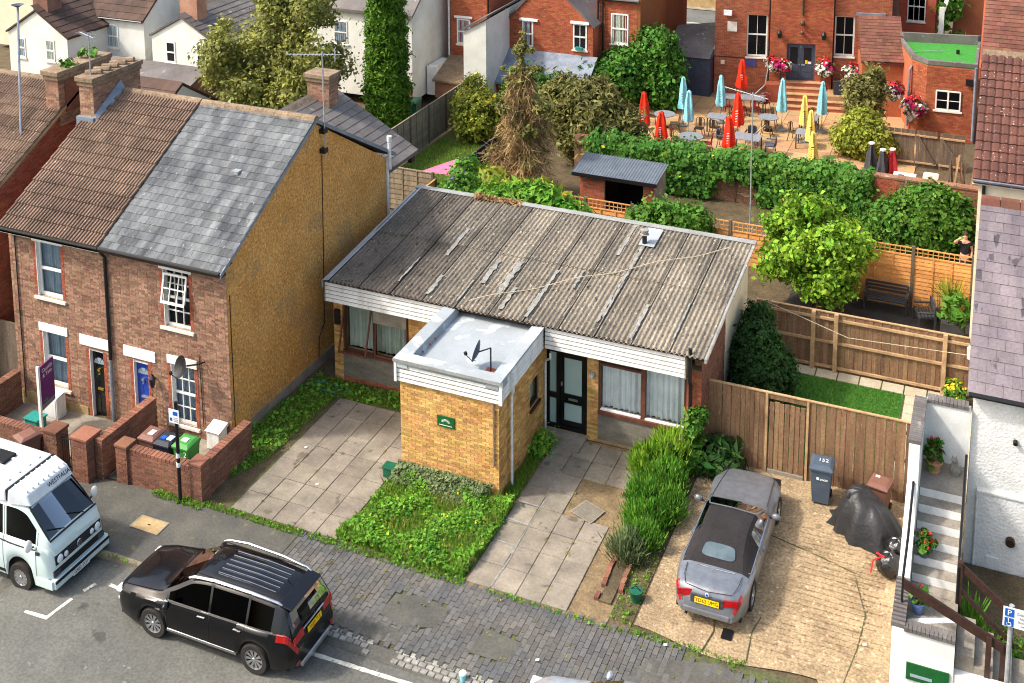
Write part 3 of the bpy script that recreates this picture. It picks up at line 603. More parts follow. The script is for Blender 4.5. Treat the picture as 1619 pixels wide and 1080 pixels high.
    # entrance: black framed glazed door and side light
    f=MB(); pbox(f,P,-10.74,-10.66,.08,2.62,-.16,-.05); pbox(f,P,-10.46,-10.36,.08,2.62,-.16,-.04); pbox(f,P,-9.65,-9.57,.08,2.62,-.16,-.05); pbox(f,P,-10.74,-9.57,.06,.2,-.17,-.045); pbox(f,P,-10.66,-10.46,.95,1.1,-.16,-.05); pbox(f,P,-10.74,-9.57,2.28,2.62,-.16,-.045)
    fr=f.build('door_frame','black_door',t)
    for v0,v1 in((.2,.95),(1.1,2.28)): q=MB(); q.quad(P(-10.66,v0,-.1),P(-10.46,v0,-.1),P(-10.46,v1,-.1),P(-10.66,v1,-.1)); q.build('side_light','frosted',fr)
    f=MB(); pbox(f,P,-10.36,-10.25,.2,2.28,-.14,-.08); pbox(f,P,-9.75,-9.65,.2,2.28,-.14,-.08); pbox(f,P,-10.25,-9.75,.2,.34,-.14,-.08); pbox(f,P,-10.25,-9.75,.86,1.12,-.14,-.075); pbox(f,P,-10.25,-9.75,2.16,2.28,-.14,-.08); d=f.build('front_door','black_door',t)
    for v0,v1 in((.34,.86),(1.12,2.16)): q=MB(); q.quad(P(-10.25,v0,-.11),P(-9.75,v0,-.11),P(-9.75,v1,-.11),P(-10.25,v1,-.11)); q.build('door_glass','frosted',d)
    q=MB(); pbox(q,P,-10.12,-9.86,.96,1.02,-.075,-.06); q.build('letter_plate','alloy',d); q=MB(); pbox(q,P,-10.33,-10.29,1.35,1.45,-.08,-.04); q.build('door_handle','alloy',d)
    q=MB(); q.box(-10.72,-9.55,26.75,27.5,0,.08); q.build('door_step','concrete',t)
    q=MB(); q.cyl((-9.42,27.49,1.92),(-9.42,27.42,1.92),.075,n=14); q.cyl((-9.42,27.42,1.92),(-9.42,27.38,1.92),.05,n=10); q.build('wall_lamp','galv',t)
    q=MB(); q.box(-17.28,-17.12,27.40,27.5,1.75,2.2); q.build('alarm_box','black_metal',t)
    # fascia of shiplap boards: main front and porch
    def fascia(P_,u0,u1,zb=2.6,zt=3.19,d0=-.03,n=5):
        h=(zt-zb)/n
        for i in range(n):
            m=MB(); z=zb+i*h; m.add([P_(u0,z,d0+.03),P_(u1,z,d0+.03),P_(u1,z+h-.03,d0+.022),P_(u0,z+h-.03,d0+.022),P_(u1,z+h-.022,d0-.02),P_(u0,z+h-.022,d0-.02),P_(u0,z,d0-.01),P_(u1,z,d0-.01)],[(0,1,2,3),(3,2,4,5),(0,1,7,6)],c=random.random()); m.build('fascia_board','upvc',t)
    fascia(PY(27.1),-17.36,-13.62,2.6,3.2); fascia(PY(27.1),-10.62,-6.82,2.6,3.2)
    m=MB(); m.box(-17.36,-13.6,27.13,27.5,2.58,2.62); m.box(-10.6,-6.8,27.13,27.5,2.58,2.62); m.build('soffit','upvc',t)
    m=MB(); m.box(-17.36,-13.6,27.12,27.2,2.62,3.2); m.box(-10.62,-6.82,27.12,27.2,2.62,3.2); m.box(-6.84,-6.8,27.09,27.5,2.58,3.2); m.box(-17.4,-17.36,27.09,27.5,2.58,3.2); m.build('fascia_backing','ply_grey',t)  # grey colour stands in for the shade in the gaps between white boards
    # porch
    x0,x1,y0=-13.44,-10.73,24.31; m=MB(); m.box(x0,x1,y0,y0+.2,0,2.62); m.box(x0,x0+.2,y0+.2,27.5,0,2.62)
    wallgrid(m,PX(x1),y0+.2,27.5,0,2.62,[(26.3,26.91,1.25,2.0)],.2); m.box(x0+.2,x1-.2,y0+.2,27.5,2.5,2.6); m.build('porch_wall','mortar',t)
    bp(PY(y0),x0,x1,0,2.6); bp(PX(x1),y0,27.5,0,2.6,[(26.3,26.91,1.25,2.0)])
    window(t,PX(x1),26.3,26.91,1.25,2.0,kind='plain',d=-.03,frame=.05,mat_='dark_brown',back='curtain_green',name='porch_window',sm='dark_brown',sw=.03)
    fascia(PY(24.23),-13.52,-10.64); fascia(PX(-10.65),24.2,27.08); fascia(lambda u,v,d:(-13.53-d,u,v),24.2,27.08)
    m=MB(); m.box(-13.53,-10.65,24.24,24.3,2.6,3.18); m.box(-10.72,-10.67,24.26,27.08,2.6,3.18); m.box(-13.5,-13.45,24.26,27.08,2.6,3.18); m.box(-13.52,-10.66,24.25,27.1,2.585,2.6); m.build('porch_fascia_backing','ply_grey',t)  # grey here also paints the shadow lines between the porch boards
    m=MB(); m.add([(-10.675,24.2,2.59),(-10.60,24.2,2.59),(-10.60,24.2,3.19),(-10.675,24.2,3.19),(-10.60,24.28,2.59),(-10.60,24.28,3.19)],[(0,1,2,3),(1,4,5,2)]); m.add([(-13.55,24.19,2.59),(-13.48,24.19,2.59),(-13.48,24.19,3.19),(-13.55,24.19,3.19)],[(0,1,2,3)]); m.build('corner_trim','upvc',t)
    m=MB(); zt=3.2   # felt-covered parapet kerbs and the flat roof
    m.prism([(-13.56,zt+.02),(-13.2,zt),(-13.16,2.98),(-13.5,2.98)],24.2,27.2,'y'); m.prism([(-10.61,zt+.02),(-10.98,zt-.03),(-11.05,2.98),(-10.7,2.98)],24.2,27.2,'y')
    m.prism([(24.18,zt+.02),(24.56,zt),(24.62,2.98),(24.25,2.98)],-13.561,-10.609,'x'); m.build('parapet','felt_grey',t,bevel=.015)
    m=MB(); m.box(-13.57,-10.6,24.165,24.185,3.13,3.215); m.build('parapet_edge','felt_edge',t)
    m=MB(); m.box(-13.3,-10.8,24.4,27.35,2.9,2.985); m.build('flat_roof','felt_grey',t)
    m=MB(); 
    for y in (25.0,25.4,25.7): m.cyl((-13.16,y,3.05),(-13.12,y,3.05),.02,n=6)
    m.build('fixing_bolt','red_tie',t)
    # corrugated sheets
    zf,zr,yf,yr=3.22,3.8,27.02,32.9; sl=(zr-zf)/(yr-yf); ang=math.atan(sl)
    def sheetmesh(L,wd,n=8):
        s=MB(); N=n*6; pts=[(wd*i/N,.026*math.cos(2*math.pi*n*i/N)) for i in range(N+1)]
        vs=[(x,0,z) for x,z in pts]+[(x,L,z) for x,z in pts]; fs=[(i,i+1,N+2+i,N+1+i) for i in range(N)]
        return s,vs,fs,N
    W=1.0; n=11
    for mt,nm in(('fibre_cement','a'),('fibre_shaded','b')):
        s,vs,fs,N=sheetmesh(3.05,W+.06); s.add(vs,fs,c=.3); 
        if nm=='a': meA=meshdata(s,'roof_sheet',[mt],smooth=70)
        else: meB=meshdata(s,'roof_sheet',[mt],smooth=70)
    for j in range(2):
        for i in range(n):
            x=-17.3+i*W; y=yf+j*2.92; z=zf+(y-yf)*sl+.02*j+.008*(i%2)
            piece('roof_sheet',meB if i<2 or (i==2 and j==0) else meA,t,Matrix.Translation((x,y,z+.03))@Matrix.Rotation(ang,4,'X')@Matrix.Rotation(random.uniform(-.002,.002),4,'Y'))  # left sheets use the darker copy: the house's cast shadow painted on
    m=MB(); m.prism([(yf+.1,zf-.08),(yr,zr-.08),(yr,zr-.02),(yf+.1,zf-.02)],-17.3,-6.3,'x'); m.build('roof_deck','dark_brown',t)
    m=MB(); m.box(-17.36,-6.8,27.06,27.14,3.195,3.245); m.build('eaves_trim','dark_brown',t)
    m=MB(); m.prism([(yr-.16,zr+.07),(yr+.06,zr+.09),(yr+.1,zr-.1),(yr-.1,zr-.02)],-17.4,-6.25,'x'); m.build('rear_flashing','felt_edge',t)
    m=MB(); m.add([(-17.42,yf,zf+.02),(-17.18,yf,zf+.09),(-17.18,yr,zr+.09),(-17.42,yr,zr+.02),(-17.42,yf,zf-.2),(-17.42,yr,zr-.2)],[(0,1,2,3),(0,3,5,4)]); m.build('verge_flashing','grey_pipe',t)
    m=MB(); m.prism([(yf,zf-.06),(yr,zr-.06),(yr,zr+.05),(yf,zf+.05)],-6.33,-6.27,'x'); m.build('verge_board','felt_edge',t)
    zr_=lambda y:zf+(y-yf)*sl+.088
    def seal(x,y0_,y1_,wd):
        m=MB(); N=max(3,int((y1_-y0_)/.12)); 
        L=[(x-wd/2*random.uniform(.3,1.1),y0_+(y1_-y0_)*i/N) for i in range(N+1)]; Q=[(x+wd/2*random.uniform(.3,1.1),y0_+(y1_-y0_)*i/N) for i in range(N+1)]
        for i in range(N):
            m.quad((*L[i],zr_(L[i][1])),(*Q[i],zr_(Q[i][1])),(*Q[i+1],zr_(Q[i+1][1])),(*L[i+1],zr_(L[i+1][1])))
        m.build('sealant_patch','sealant',t)
    for i in range(2,11):
        x=-17.3+i*W
        for r in range(random.choice((0,1,1))):
            a=27.1+random.random()*.9; seal(x+.03,a,min(a+.5+random.random()*1.6,29.9),.05+.04*random.random())
    for x,y0_,y1_,wd in((-9.85,30.9,32.7,.12),(-9.3,29.3,32.0,.12),(-9.35,27.6,28.9,.1),(-13.0,28.3,29.6,.2),(-12.35,28.0,29.7,.22),(-12.0,27.3,28.4,.16),(-14.2,27.3,28.3,.15),(-11.2,27.2,29.6,.12),(-8.3,27.2,28.8,.12),(-14.6,29.3,30.9,.16),(-10.5,28.9,29.8,.12)): seal(x,y0_,y1_,wd)
    # vent pipe on a patched panel
    m=MB(); m.add([(-9.45,31.6,zr_(31.6)+.02),(-8.98,31.6,zr_(31.6)+.02),(-8.98,32.65,zr_(32.65)+.02),(-9.45,32.65,zr_(32.65)+.02)],[(0,1,2,3)]); m.build('patched_panel','felt_grey',t)
    z=zr_(31.7); m=MB(); m.cyl((-9.3,31.75,z-.05),(-9.3,31.75,z+.3),.07,n=10); v=m.build('roof_vent','black_metal',t); m=MB(); m.cyl((-9.3,31.75,z+.3),(-9.3,31.75,z+.36),.14,.05,n=10); m.cyl((-9.3,31.75,z+.36),(-9.3,31.75,z+.44),.11,.12,n=10); m.build('cowl','sealant',v)
    # pipes
    m=MB(); m.tube([(-10.58,24.86,3.12),(-10.58,24.86,2.62),(-10.62,24.86,2.5),(-10.62,24.86,.1)],.035,8); m.box(-10.655,-10.57,24.82,24.9,2.62,3.14); m.build('downpipe','white_pipe',t)
    m=MB(); m.tube([(-10.45,27.06,2.5),(-10.45,27.06,2.36),(-10.62,27.2,2.2),(-10.68,27.3,2.1),(-10.68,27.3,.1)],.03,8); m.build('downpipe','white_pipe',t)
    m=MB(); m.tube([(-10.85,24.27,2.58),(-10.85,24.27,.9)],.022,6); m.build('conduit','ply_grey',t)
    m=MB(); m.tube([(-6.72,27.15,3.4),(-6.72,27.15,2.5),(-6.75,27.38,2.3),(-6.75,27.38,.3)],.05,8); m.build('downpipe','black_metal',t)
    # name plaque
    m=MB(); pbox(m,PY(24.31),-12.4,-11.92,1.6,1.9,.012,.035); pq=m.build('name_plaque','sign_green',t,bevel=.01)
    m=MB(); 
    for k_ in range(9):
        a=R(20+17.5*k_); m.add([(-12.16+.05*math.cos(a),24.31-.038,1.72+.04*math.sin(a)),(-12.16+.13*math.cos(a-.09),24.31-.038,1.72+.11*math.sin(a-.09)),(-12.16+.13*math.cos(a+.09),24.31-.038,1.72+.11*math.sin(a+.09))],[(0,1,2)])
    m.box(-12.34,-11.98,24.27,24.274,1.65,1.665); m.build('plaque_emblem','label_white',pq)
    return t
build_bungalow()
def dish(name,label,ctr,aim,r,pole,mt='plastic_slate',arm=True):
    t=thing(name,label,'satellite dish',pole[0]); q=Vector(aim).to_track_quat('Z','Y').to_matrix().to_4x4(); M=Matrix.Translation(ctr)@q
    m=MB(); m.lathe([(.01,0),(r*.5,r*.07),(r,r*.26),(r*1.02,r*.27),(r*.99,r*.23),(r*.5,r*.04),(.01,-.02)],n=18,cap=False); 
    m.v=[(v[0],v[1]*1.12,v[2]) for v in m.v]; m.tf(M); m.build('reflector',mt,t,smooth=50)
    m=MB(); m.tube(pole,.022,6); m.tube([pole[-1],ctr],.018,5); m.build('mount','black_metal',t)
    m=MB(); m.tube([(0,-r*1.0,.0),(0,-r*1.15,r*.4),(0,-r*.75,r*1.2)],.012,5); m.cyl((0,-r*.78,r*1.1),(0,-r*.55,r*1.25),.045,n=8); m.tf(M); m.build('feed_arm','black_metal',t); return t
dish('satellite_dish','small grey satellite dish on a short pole on the flat porch roof',(-11.55,24.93,3.42),(-.95,-.1,.25),.26,[(-11.2,24.9,2.98),(-11.2,24.9,3.62)])
m=MB(); m.box(-11.35,-11.05,24.75,25.05,2.975,3.0); o=m.build('mount_pad','red_brick',bpy.data.objects['satellite_dish'])
# slack cable over the roof
m=MB(); pts=[(-12.95+(6.1)*k/20,27.35+4.9*k/20,3.36+.5*k/20+.04*math.sin(k)-.0) for k in range(21)]; m.tube(pts,.012,5); tag(m.build('loose_cable','rope'),'slack pale cable lying across the corrugated bungalow roof','cable')
# ------------------------------------------------ terraced houses on the left
def roof_pieces(parent,name,me,org,udir,sdir,W,L,tw,ex,stag=True,limit=300,rest_mat=None,skip=None,jit=.003):
    """courses of tiles from the eaves up; org = lower left corner; me made in (u,s,n) space"""
    u=Vector(udir).normalized(); s=Vector(sdir).normalized(); n=u.cross(s).normalized(); org=Vector(org); L_=[]
    Mb=Matrix(((u.x,s.x,n.x,0),(u.y,s.y,n.y,0),(u.z,s.z,n.z,0),(0,0,0,1)))
    for j in range(int(L/ex+.5)):
        x=-(tw/2 if (stag and j%2) else 0)
        while x<W-.02:
            a=max(x,0); b=min(x+tw,W)
            if b-a>.04:
                p=org+u*a+s*(j*ex)+n*(.012+random.uniform(-jit,jit))
                if not(skip and skip(a,j*ex)): L_.append((Matrix.Translation(p)@Mb@Matrix.Rotation(random.uniform(-1,1)*jit,4,'Z')@Matrix.Scale((b-a)/tw,4,(1,0,0)),p))
            x+=tw
    L_.sort(key=lambda q:(q[1]-Vector((0,0,19))).length)
    for M,p in L_[:limit]: piece(name,me,parent,M)
    if len(L_)>limit:
        r=MB(); vs=[tuple(v.co) for v in me.vertices]; fs=[tuple(p.vertices) for p in me.polygons]
        for M,p in L_[limit:]: r.add([tuple(M@Vector(v)) for v in vs],fs)
        r.build(name+'s',me.materials[0].name,parent,kind='stuff')
def flat_tile(tw,ex,th=.012,mt='slate',gap=.006,lap=1.35):
    m=MB(); l=ex*lap; g=gap/2; m.add([(g,0,th*2),(tw-g,0,th*2),(tw-g,l,th*.3),(g,l,th*.3),(g,0,th),(tw-g,0,th)],[(0,1,2,3),(4,5,1,0),(4,0,3),(5,2,1)]); return meshdata(m,'tile',[mt])
def rib_tile(tw,ex,ribs=3,h=.05,mt='brown_tile',lap=1.12,th=.045):
    m=MB(); N=ribs*4; l=ex*lap; hs=[0,.9,1,.95]; top=[(tw*i/N,0,th+h*hs[i%4]) for i in range(N+1)]; back=[(tw*i/N,l,.004+h*hs[i%4]) for i in range(N+1)]; low=[(0,0,0),(tw,0,0)]
    m.add(top+back,[(i,i+1,N+2+i,N+1+i) for i in range(N)]); k=len(m.v); m.add(low+top,[(0,1)+tuple(2+i for i in range(N,-1,-1))]); return meshdata(m,'tile',[mt])
SL_=(4.6,2.65)
ES=Vector((0,4.6,2.65)).normalized()
def sash(t,P,u0,u1,v0,v1,**k): return window(t,P,u0,u1,v0,v1,lintel=(.1,.24),**k)
def door(t,P,u0,u1,v0,v1,mt,frame_mt='timber_white',fan=True,letter=(0.5,.42),hand=True):
    f=MB(); 
    for a,b in((u0-.12,u0),(u1,u1+.12)): pbox(f,P,a,b,v0,v1+.02,-.16,-.02)
    pbox(f,P,u0-.12,u1+.12,v1,v1+.1,-.16,-.015); fr=f.build('door_frame',frame_mt,t); 
    m=MB(); pbox(m,P,u0,u1,v0,v1,-.16,-.1); d=m.build('front_door',mt,t)
    w=u1-u0; h=v1-v0
    for a,b,c,e in((.12,.45,.08,.36),(.55,.88,.08,.36),(.12,.45,.5,.76),(.55,.88,.5,.76)):
        q=MB(); q0,q1,r0,r1=u0+a*w,u0+b*w,v0+c*h,v0+e*h; pbox(q,P,q0,q1,r0,r1,-.1,-.088); q.build('door_panel',mt,d,bevel=.008)
    if fan:
        for k in range(3):
            a0=math.pi*k/3+.06; a1=math.pi*(k+1)/3-.06; cx,cz=u0+.5*w,v0+.8*h; rr=.38*w; q=MB(); q.add([P(cx,cz,-.09)]+[P(cx+rr*math.cos(a0+(a1-a0)*i/4),cz+rr*math.sin(a0+(a1-a0)*i/4),-.09) for i in range(5)],[(0,1,2,3,4,5)]); q.build('fanlight','curtain_blue',d)
    q=MB(); pbox(q,P,u0+.3*w,u0+.7*w,v0+letter[1]*h,v0+letter[1]*h+.06,-.1,-.075); q.build('letter_plate','brass' if mt=='black_door' else 'alloy',d)
    q=MB(); q.cyl(P(u0+.5*w,v0+.72*h,-.1),P(u0+.5*w,v0+.72*h,-.04),.045,n=8); q.cyl(P(u0+.5*w,v0+.66*h,-.1),P(u0+.5*w,v0+.66*h,-.06),.03,n=8); q.build('door_knocker','brass' if mt=='black_door' else 'alloy',d)
    s=MB(); pbox(s,P,u0-.3,u1+.28,v1+.14,v1+.44,-.12,.035); s.build('lintel','lintel',t); s=MB(); pbox(s,P,u0-.15,u1+.15,v0-.12,v0,-.1,.18); s.build('door_step','concrete',t)
    return d
def chimney(t,x0,x1,y0,y1,z0,z1,name='chimney',mt='brown_brick',pots=0,flash=True):
    m=MB(); m.box(x0,x1,y0,y1,z0,z1-.3); c=m.build(name,'mortar_grey',t); 
    for P,a,b in((PY(y0),x0,x1),(PX(x1),y0,y1)): bricks(P,a,b,z0,z1-.3,bl=.21,bh=.068).build('brickwork',mt,c,kind='stuff')
    m=MB(); m.box(x0-.05,x1+.05,y0-.05,y1+.05,z1-.3,z1-.16); m.box(x0-.09,x1+.09,y0-.09,y1+.09,z1-.158,z1); m.build('corbel','ridge_tile',c,bevel=.02)
    for i in range(pots):
        yy=y0+.3+(y1-y0-.6)*i/max(1,pots-1); m=MB(); m.lathe([(.13,z1),(.11,z1+.16),(.12,z1+.18)],((x0+x1)/2,yy,0),n=10); m.build('chimney_pot','terracotta',c)
    return c
def eave_parts(t,x0,x1,y,z,pipe=None):
    m=MB(); m.box(x0,x1,y+.02,y+.25,z-.16,z-.03); m.build('soffit','dark_brown',t)
    m=MB(); m.tube([(x0,y-.01,z-.03),(x1,y-.01,z-.03)],.055,8); m.build('gutter','black_metal',t)
YH=23.63; PH=PY(YH)
def house_front(t,x0,x1,zb,ops,mt='brown_brick'):
    m=MB(); wallgrid(m,PH,x0,x1,zb-.1,4.95,ops,.3); m.build('front_wall','mortar_grey',t)
    bricks(PH,x0,x1,zb-.1,4.95,ops,bl=.205,bh=.066,flemish=True).build('brickwork',mt,t,kind='stuff')
    for o in ops:  # red dressed jambs
        for a,b in((o[0]-.11,o[0]),(o[1],o[1]+.11)):
            bricks(PH,max(a,x0),min(b,x1),o[2],o[3],bl=.11,bh=.066,d=.008,proud=.006).build('jamb_brickwork','red_brick',t,kind='stuff')
def reveals(t,ops):
    for o in ops: m=MB(); pbox(m,PH,o[0]+.001,o[0]+.02,o[2],o[3],-.2,.012); m.build('painted_reveal','timber_white',t)
# --- house with the blue door, slate roof and tan rendered gable
def house_b():
    t=thing('terraced_house','end terrace house with blue door, grey slate roof and tan pebbledash gable','house',(-20.1,23.63,-.15)); x0,x1=-22.06,-18.15
    ops=[(-20.2,-19.34,2.98,4.62),(-21.36,-20.86,-.16,1.75),(-20.08,-19.3,.2,1.93)]
    house_front(t,x0,x1,-.2,ops); reveals(t,ops)
    w=sash(t,PH,-20.2,-19.34,2.98,4.62,back='dark_room',bars=(2,3),kind='sash',glass='glass'); 
    # the upper sash tilted open
    q=MB(); zt,til=4.52,.22; Q=lambda u,v,d:(u,YH+.02-d-math.sin(til)*(zt-v),zt-(zt-v)*math.cos(til)); u0,u1,v0=-20.16,-19.38,3.72
    for a in(u0,u1-.05): pbox(q,Q,a,a+.05,v0,zt,0,.045)
    pbox(q,Q,u0,u1,v0,v0+.06,-.002,.047); pbox(q,Q,u0,u1,zt-.05,zt,-.002,.047)
    for k in(1,2): pbox(q,Q,u0+(u1-u0)*k/3-.012,u0+(u1-u0)*k/3+.012,v0,zt,.005,.04)
    pbox(q,Q,u0,u1,(v0+zt)/2-.012,(v0+zt)/2+.012,.006,.041); s=q.build('tilted_sash','timber_white',w); q=MB(); q.quad(Q(u0,v0,.02),Q(u1,v0,.02),Q(u1,zt,.02),Q(u0,zt,.02)); q.build('pane','glass',s)
    sash(t,PH,-20.08,-19.3,.2,1.93,back='curtain_blue',bars=(2,3),kind='sash')
    door(t,PH,-21.36,-20.86,-.16,1.68,'blue_door')
    # gable wall
    m=MB(); m.prism([(23.63+.3,-.1),(32.3,-.1),(32.3,4.9),(28.0,7.5),(23.93,5.15)],x1-.3,x1,'x'); m.build('gable_wall','tan_render',t)
    m=MB(); m.box(x1-.3,x1+.002,23.633,23.932,-.1,4.98); m.build('gable_corner','tan_render',t)
    m=MB(); m.box(x1,x1+.03,24.0,32.3,-.1,.28); m.build('plinth','concrete',t)
    m=MB(); m.box(x0,x1-.3,32.0,32.3,-.1,4.9); m.build('rear_wall','tan_render',t)
    me=flat_tile(.3,.245,mt='slate'); ex=.245
    m=MB(); m.prism([(23.36,4.96),(28.0,7.62),(32.64,4.96),(32.64,4.9),(28,7.53),(23.36,4.9)],x0,x1+.07,'x'); m.build('roof_deck','slate',t)
    roof_pieces(t,'slate',me,(x0,23.34,4.97),(1,0,0),ES,x1-x0+.09,5.3,.3,ex,limit=300)
    m=MB(); 
    for i in range(9): 
        a=x0+i*.44; m=MB(); m.prism([(27.84,7.58),(27.9,7.69),(28,7.74),(28.1,7.69),(28.16,7.58)],a+.005,a+.435 if i<8 else x1+.09,'x'); m.build('ridge_tile','ridge_tile',t)
    m=MB(); m.box(-19.55,-19.33,25.9,26.12,6.5,6.6); m.build('roof_vent','galv',t)
    eave_parts(t,x0,x1+.05,23.33,5.0)
    m=MB(); m.prism([(23.3,4.86),(28,7.52),(32.7,4.86),(32.7,4.98),(28,7.64),(23.3,4.98)],x1+.07,x1+.1,'x'); m.build('verge','lead',t)
    m=MB(); m.tube([(x1+.03,32.2,5.0),(x1+.05,32.2,.0)],.05,8); m.build('downpipe','white_pipe',t)
    m=MB(); m.tube([(x1+.12,32.2,4.6),(x1+.12,32.2,5.7)],.06,10); m.tube([(x1+.12,32.2,5.55),(x1+.12,32.2,5.72)],.085,10); m.build('boiler_flue','white_pipe',t)
    # cable and vertical pipe line on the gable
    m=MB(); m.tube([(x1+.015,28.35,6.4),(x1+.015,28.3,4.0),(x1+.02,28.2,1.2),(x1+.02,27.9,.9),(x1+.02,27.85,.2)],.012,5); m.build('cable','black_metal',t)
    m=MB(); m.tube([(x1+.012,23.75,4.2),(x1+.012,23.75,.2)],.01,4); m.build('cable','black_metal',t)
    m=MB(); m.tube([(-19.1,23.6,2.4),(-19.05,23.6,.3)],.012,5); m.build('cable','black_metal',t)
    # rear wing with its own roof
    m=MB(); m.prism([(-24.4,-.1),(-19.7,-.1),(-19.7,4.75),(-21.6,6.1),(-24.4,4.55)],32.3,34.4,'y'); rw=m.build('rear_wing','cream_render',t)
    m=MB(); m.prism([(-18.25,4.38),(-21.6,6.25),(-24.7,4.4),(-24.7,4.3),(-21.6,6.12),(-18.25,4.28)],28.4,34.6,'y'); rr=m.build('rear_roof','slate_old',t)
    me=flat_tile(.36,.3,mt='slate_old'); s=Vector((-3.35,0,1.87)).normalized(); roof_pieces(rr,'slate',me,(-18.25,28.4,4.385),(0,1,0),s,6.2,3.8,.36,.3,limit=250,skip=lambda a,b:(b>.0 and False))
    for i in range(12): m=MB(); m.prism([(-21.75,6.2),(-21.6,6.34),(-21.45,6.2)],28.6+i*.48,29.06+i*.48,'y'); m.build('ridge_tile','ridge_tile',rr)
    chimney(t,-21.8,-20.95,33.3,33.9,5.6,7.1,name='rear_chimney',mt='brown_brick')
    m=MB(); m.box(-18.5,-18.35,34.3,34.55,4.0,4.3); m.build('barge_end','dark_brown',t)
    return t
house_b()
def house_a():
    t=thing('terraced_house','terraced house with black door and brown ribbed tile roof','house',(-23.8,23.63,-.4)); x0,x1=-25.6,-22.07
    ops=[(-24.62,-23.72,2.98,4.62),(-22.9,-22.4,-.38,1.72),(-24.58,-23.74,.28,1.93)]
    house_front(t,x0,x1,-.4,ops); reveals(t,ops)
    sash(t,PH,-24.62,-23.72,2.98,4.62,back='curtain_blue',frame=.075); sash(t,PH,-24.58,-23.74,.28,1.93,back='curtain_blue',frame=.075)
    door(t,PH,-22.9,-22.4,-.38,1.68,'black_door')
    m=MB(); pbox(m,PH,x0,-23.05,-.5,-.08,0,.03); m.build('plinth','plinth',t)
    m=MB(); m.prism([(23.93,-.5),(32.3,-.5),(32.3,4.9),(28.0,7.5),(23.93,5.12)],x0,x0+.3,'x'); m.build('gable_wall','wall_brick',t)
    m=MB(); m.prism([(23.36,4.96),(28.0,7.62),(32.64,4.96),(32.64,4.9),(28,7.53),(23.36,4.9)],x0-.05,x1,'x'); m.build('roof_deck','brown_tile',t)
    me=rib_tile(.33,.41); roof_pieces(t,'roof_tile',me,(x0-.07,23.32,4.97),(1,0,0),ES,x1-x0+.07,5.3,.33,.41,stag=False,limit=300)
    for i in range(8): m=MB(); a=x0+i*.44; m.prism([(27.82,7.58),(27.88,7.7),(28,7.76),(28.12,7.7),(28.18,7.58)],a+.005,a+.435,'x'); m.build('ridge_tile','ridge_tile',t)
    eave_parts(t,x0-.05,x1,23.32,5.0); m=MB(); m.box(x0,x1,23.34,23.4,4.83,4.9); m.build('fascia','timber_white',t)
    m=MB(); m.tube([(-22.1,23.33,4.95),(-22.1,23.5,4.7),(-22.1,23.57,4.6),(-22.1,23.57,1.6)],.045,8); m.build('downpipe','black_metal',t); m=MB(); m.tube([(-22.1,23.56,1.6),(-22.1,23.56,-.3)],.045,8); m.build('downpipe','lead',t)
    m=MB(); m.tube([(-25.35,23.6,4.8),(-25.35,23.6,-.3)],.018,5); m.build('cable','black_metal',t)
    c=chimney(t,-25.75,-25.22,26.85,28.95,6.7,8.35)
    m=MB()
    m.add([(-25.2,26.75,7.0),(-25.0,26.75,6.97),(-25.0,28.0,7.74),(-25.19,28.05,7.98),(-25.19,26.85,7.22)],[(0,1,2,3,4)]); m.build('flashing','lead',c)
    m=MB(); m.box(-25.8,-25.15,26.7,26.86,6.85,7.12); m.build('apron','lead',c)
    m=MB(); 
    for i in range(5):
        m=MB(); y=27.15+i*.36; m.cyl((-25.74,y,8.36),(-25.26,y+.18,8.4),.1,n=8); m.build('half_round_cap','ridge_tile',c)
    return t
house_a()
def house_l():
    t=thing('terraced_house','neighbouring house with brown tile roof and red brick gable at the left edge','house',(-29,23.63,-.5)); x0,x1=-33,-26.75
    m=MB(); m.box(x0,x1-.3,23.63,24.0,-.5,4.9); m.build('front_wall','wall_brick',t); bricks(PH,-29.5,x1,-.5,4.9,bl=.205,bh=.066).build('brickwork','brown_brick',t,kind='stuff')
    m=MB(); m.prism([(23.63,-.5),(32.3,-.5),(32.3,4.9),(28.0,7.5),(23.63,4.95)],x1-.3,x1,'x'); m.build('gable_wall','mortar_grey',t)
    bricks(PX(x1),23.63,32.3,-.5,7.5,bl=.205,bh=.066,top=lambda y:4.95+(y-23.63)*.583 if y<28 else 7.5-(y-28)*.6).build('gable_brickwork','red_brick',t,kind='stuff')
    m=MB(); m.prism([(23.36,4.96),(28.0,7.62),(32.64,4.96),(32.64,4.9),(28,7.53),(23.36,4.9)],x0,x1+.08,'x'); m.build('roof_deck','brown_tile',t)
    me=rib_tile(.33,.41); roof_pieces(t,'roof_tile',me,(-30.1,23.32,4.97),(1,0,0),ES,-26.65+30.1,5.3,.33,.41,stag=False,limit=300)
    for i in range(9): m=MB(); a=-30.6+i*.44; m.prism([(27.82,7.58),(27.88,7.7),(28,7.76),(28.12,7.7),(28.18,7.58)],a+.005,a+.435,'x'); m.build('ridge_tile','ridge_tile',t)
    m=MB(); m.prism([(23.3,4.92),(28,7.56),(28,7.66),(23.3,5.02)],x1+.07,x1+.11,'x'); m.build('verge','plinth',t)
    c=chimney(t,-27.2,-26.68,26.95,29.2,6.6,8.35); m=MB(); m.box(-26.69,-26.64,27.2,28.4,7.0,7.98); m.build('rendered_patch','wall_brick',c)
    P,N,C=crown([(-26.95,27.5,8.42,.2,.25,.1),(-26.95,28.6,8.45,.2,.3,.12)],160,.12); leafmesh('weeds',P,N,.1,'leaf_mid',c,kind='stuff')
    chimney(t,-32.6,-31.8,28.5,29.4,6.5,9.3)
    return t
house_l()
m=MB(); m.box(-26.7,-25.65,23.9,23.96,-.6,1.7); tag(m.build('alley_door','wood_old'),'weathered wooden side door in the alley left of the black door house','door')
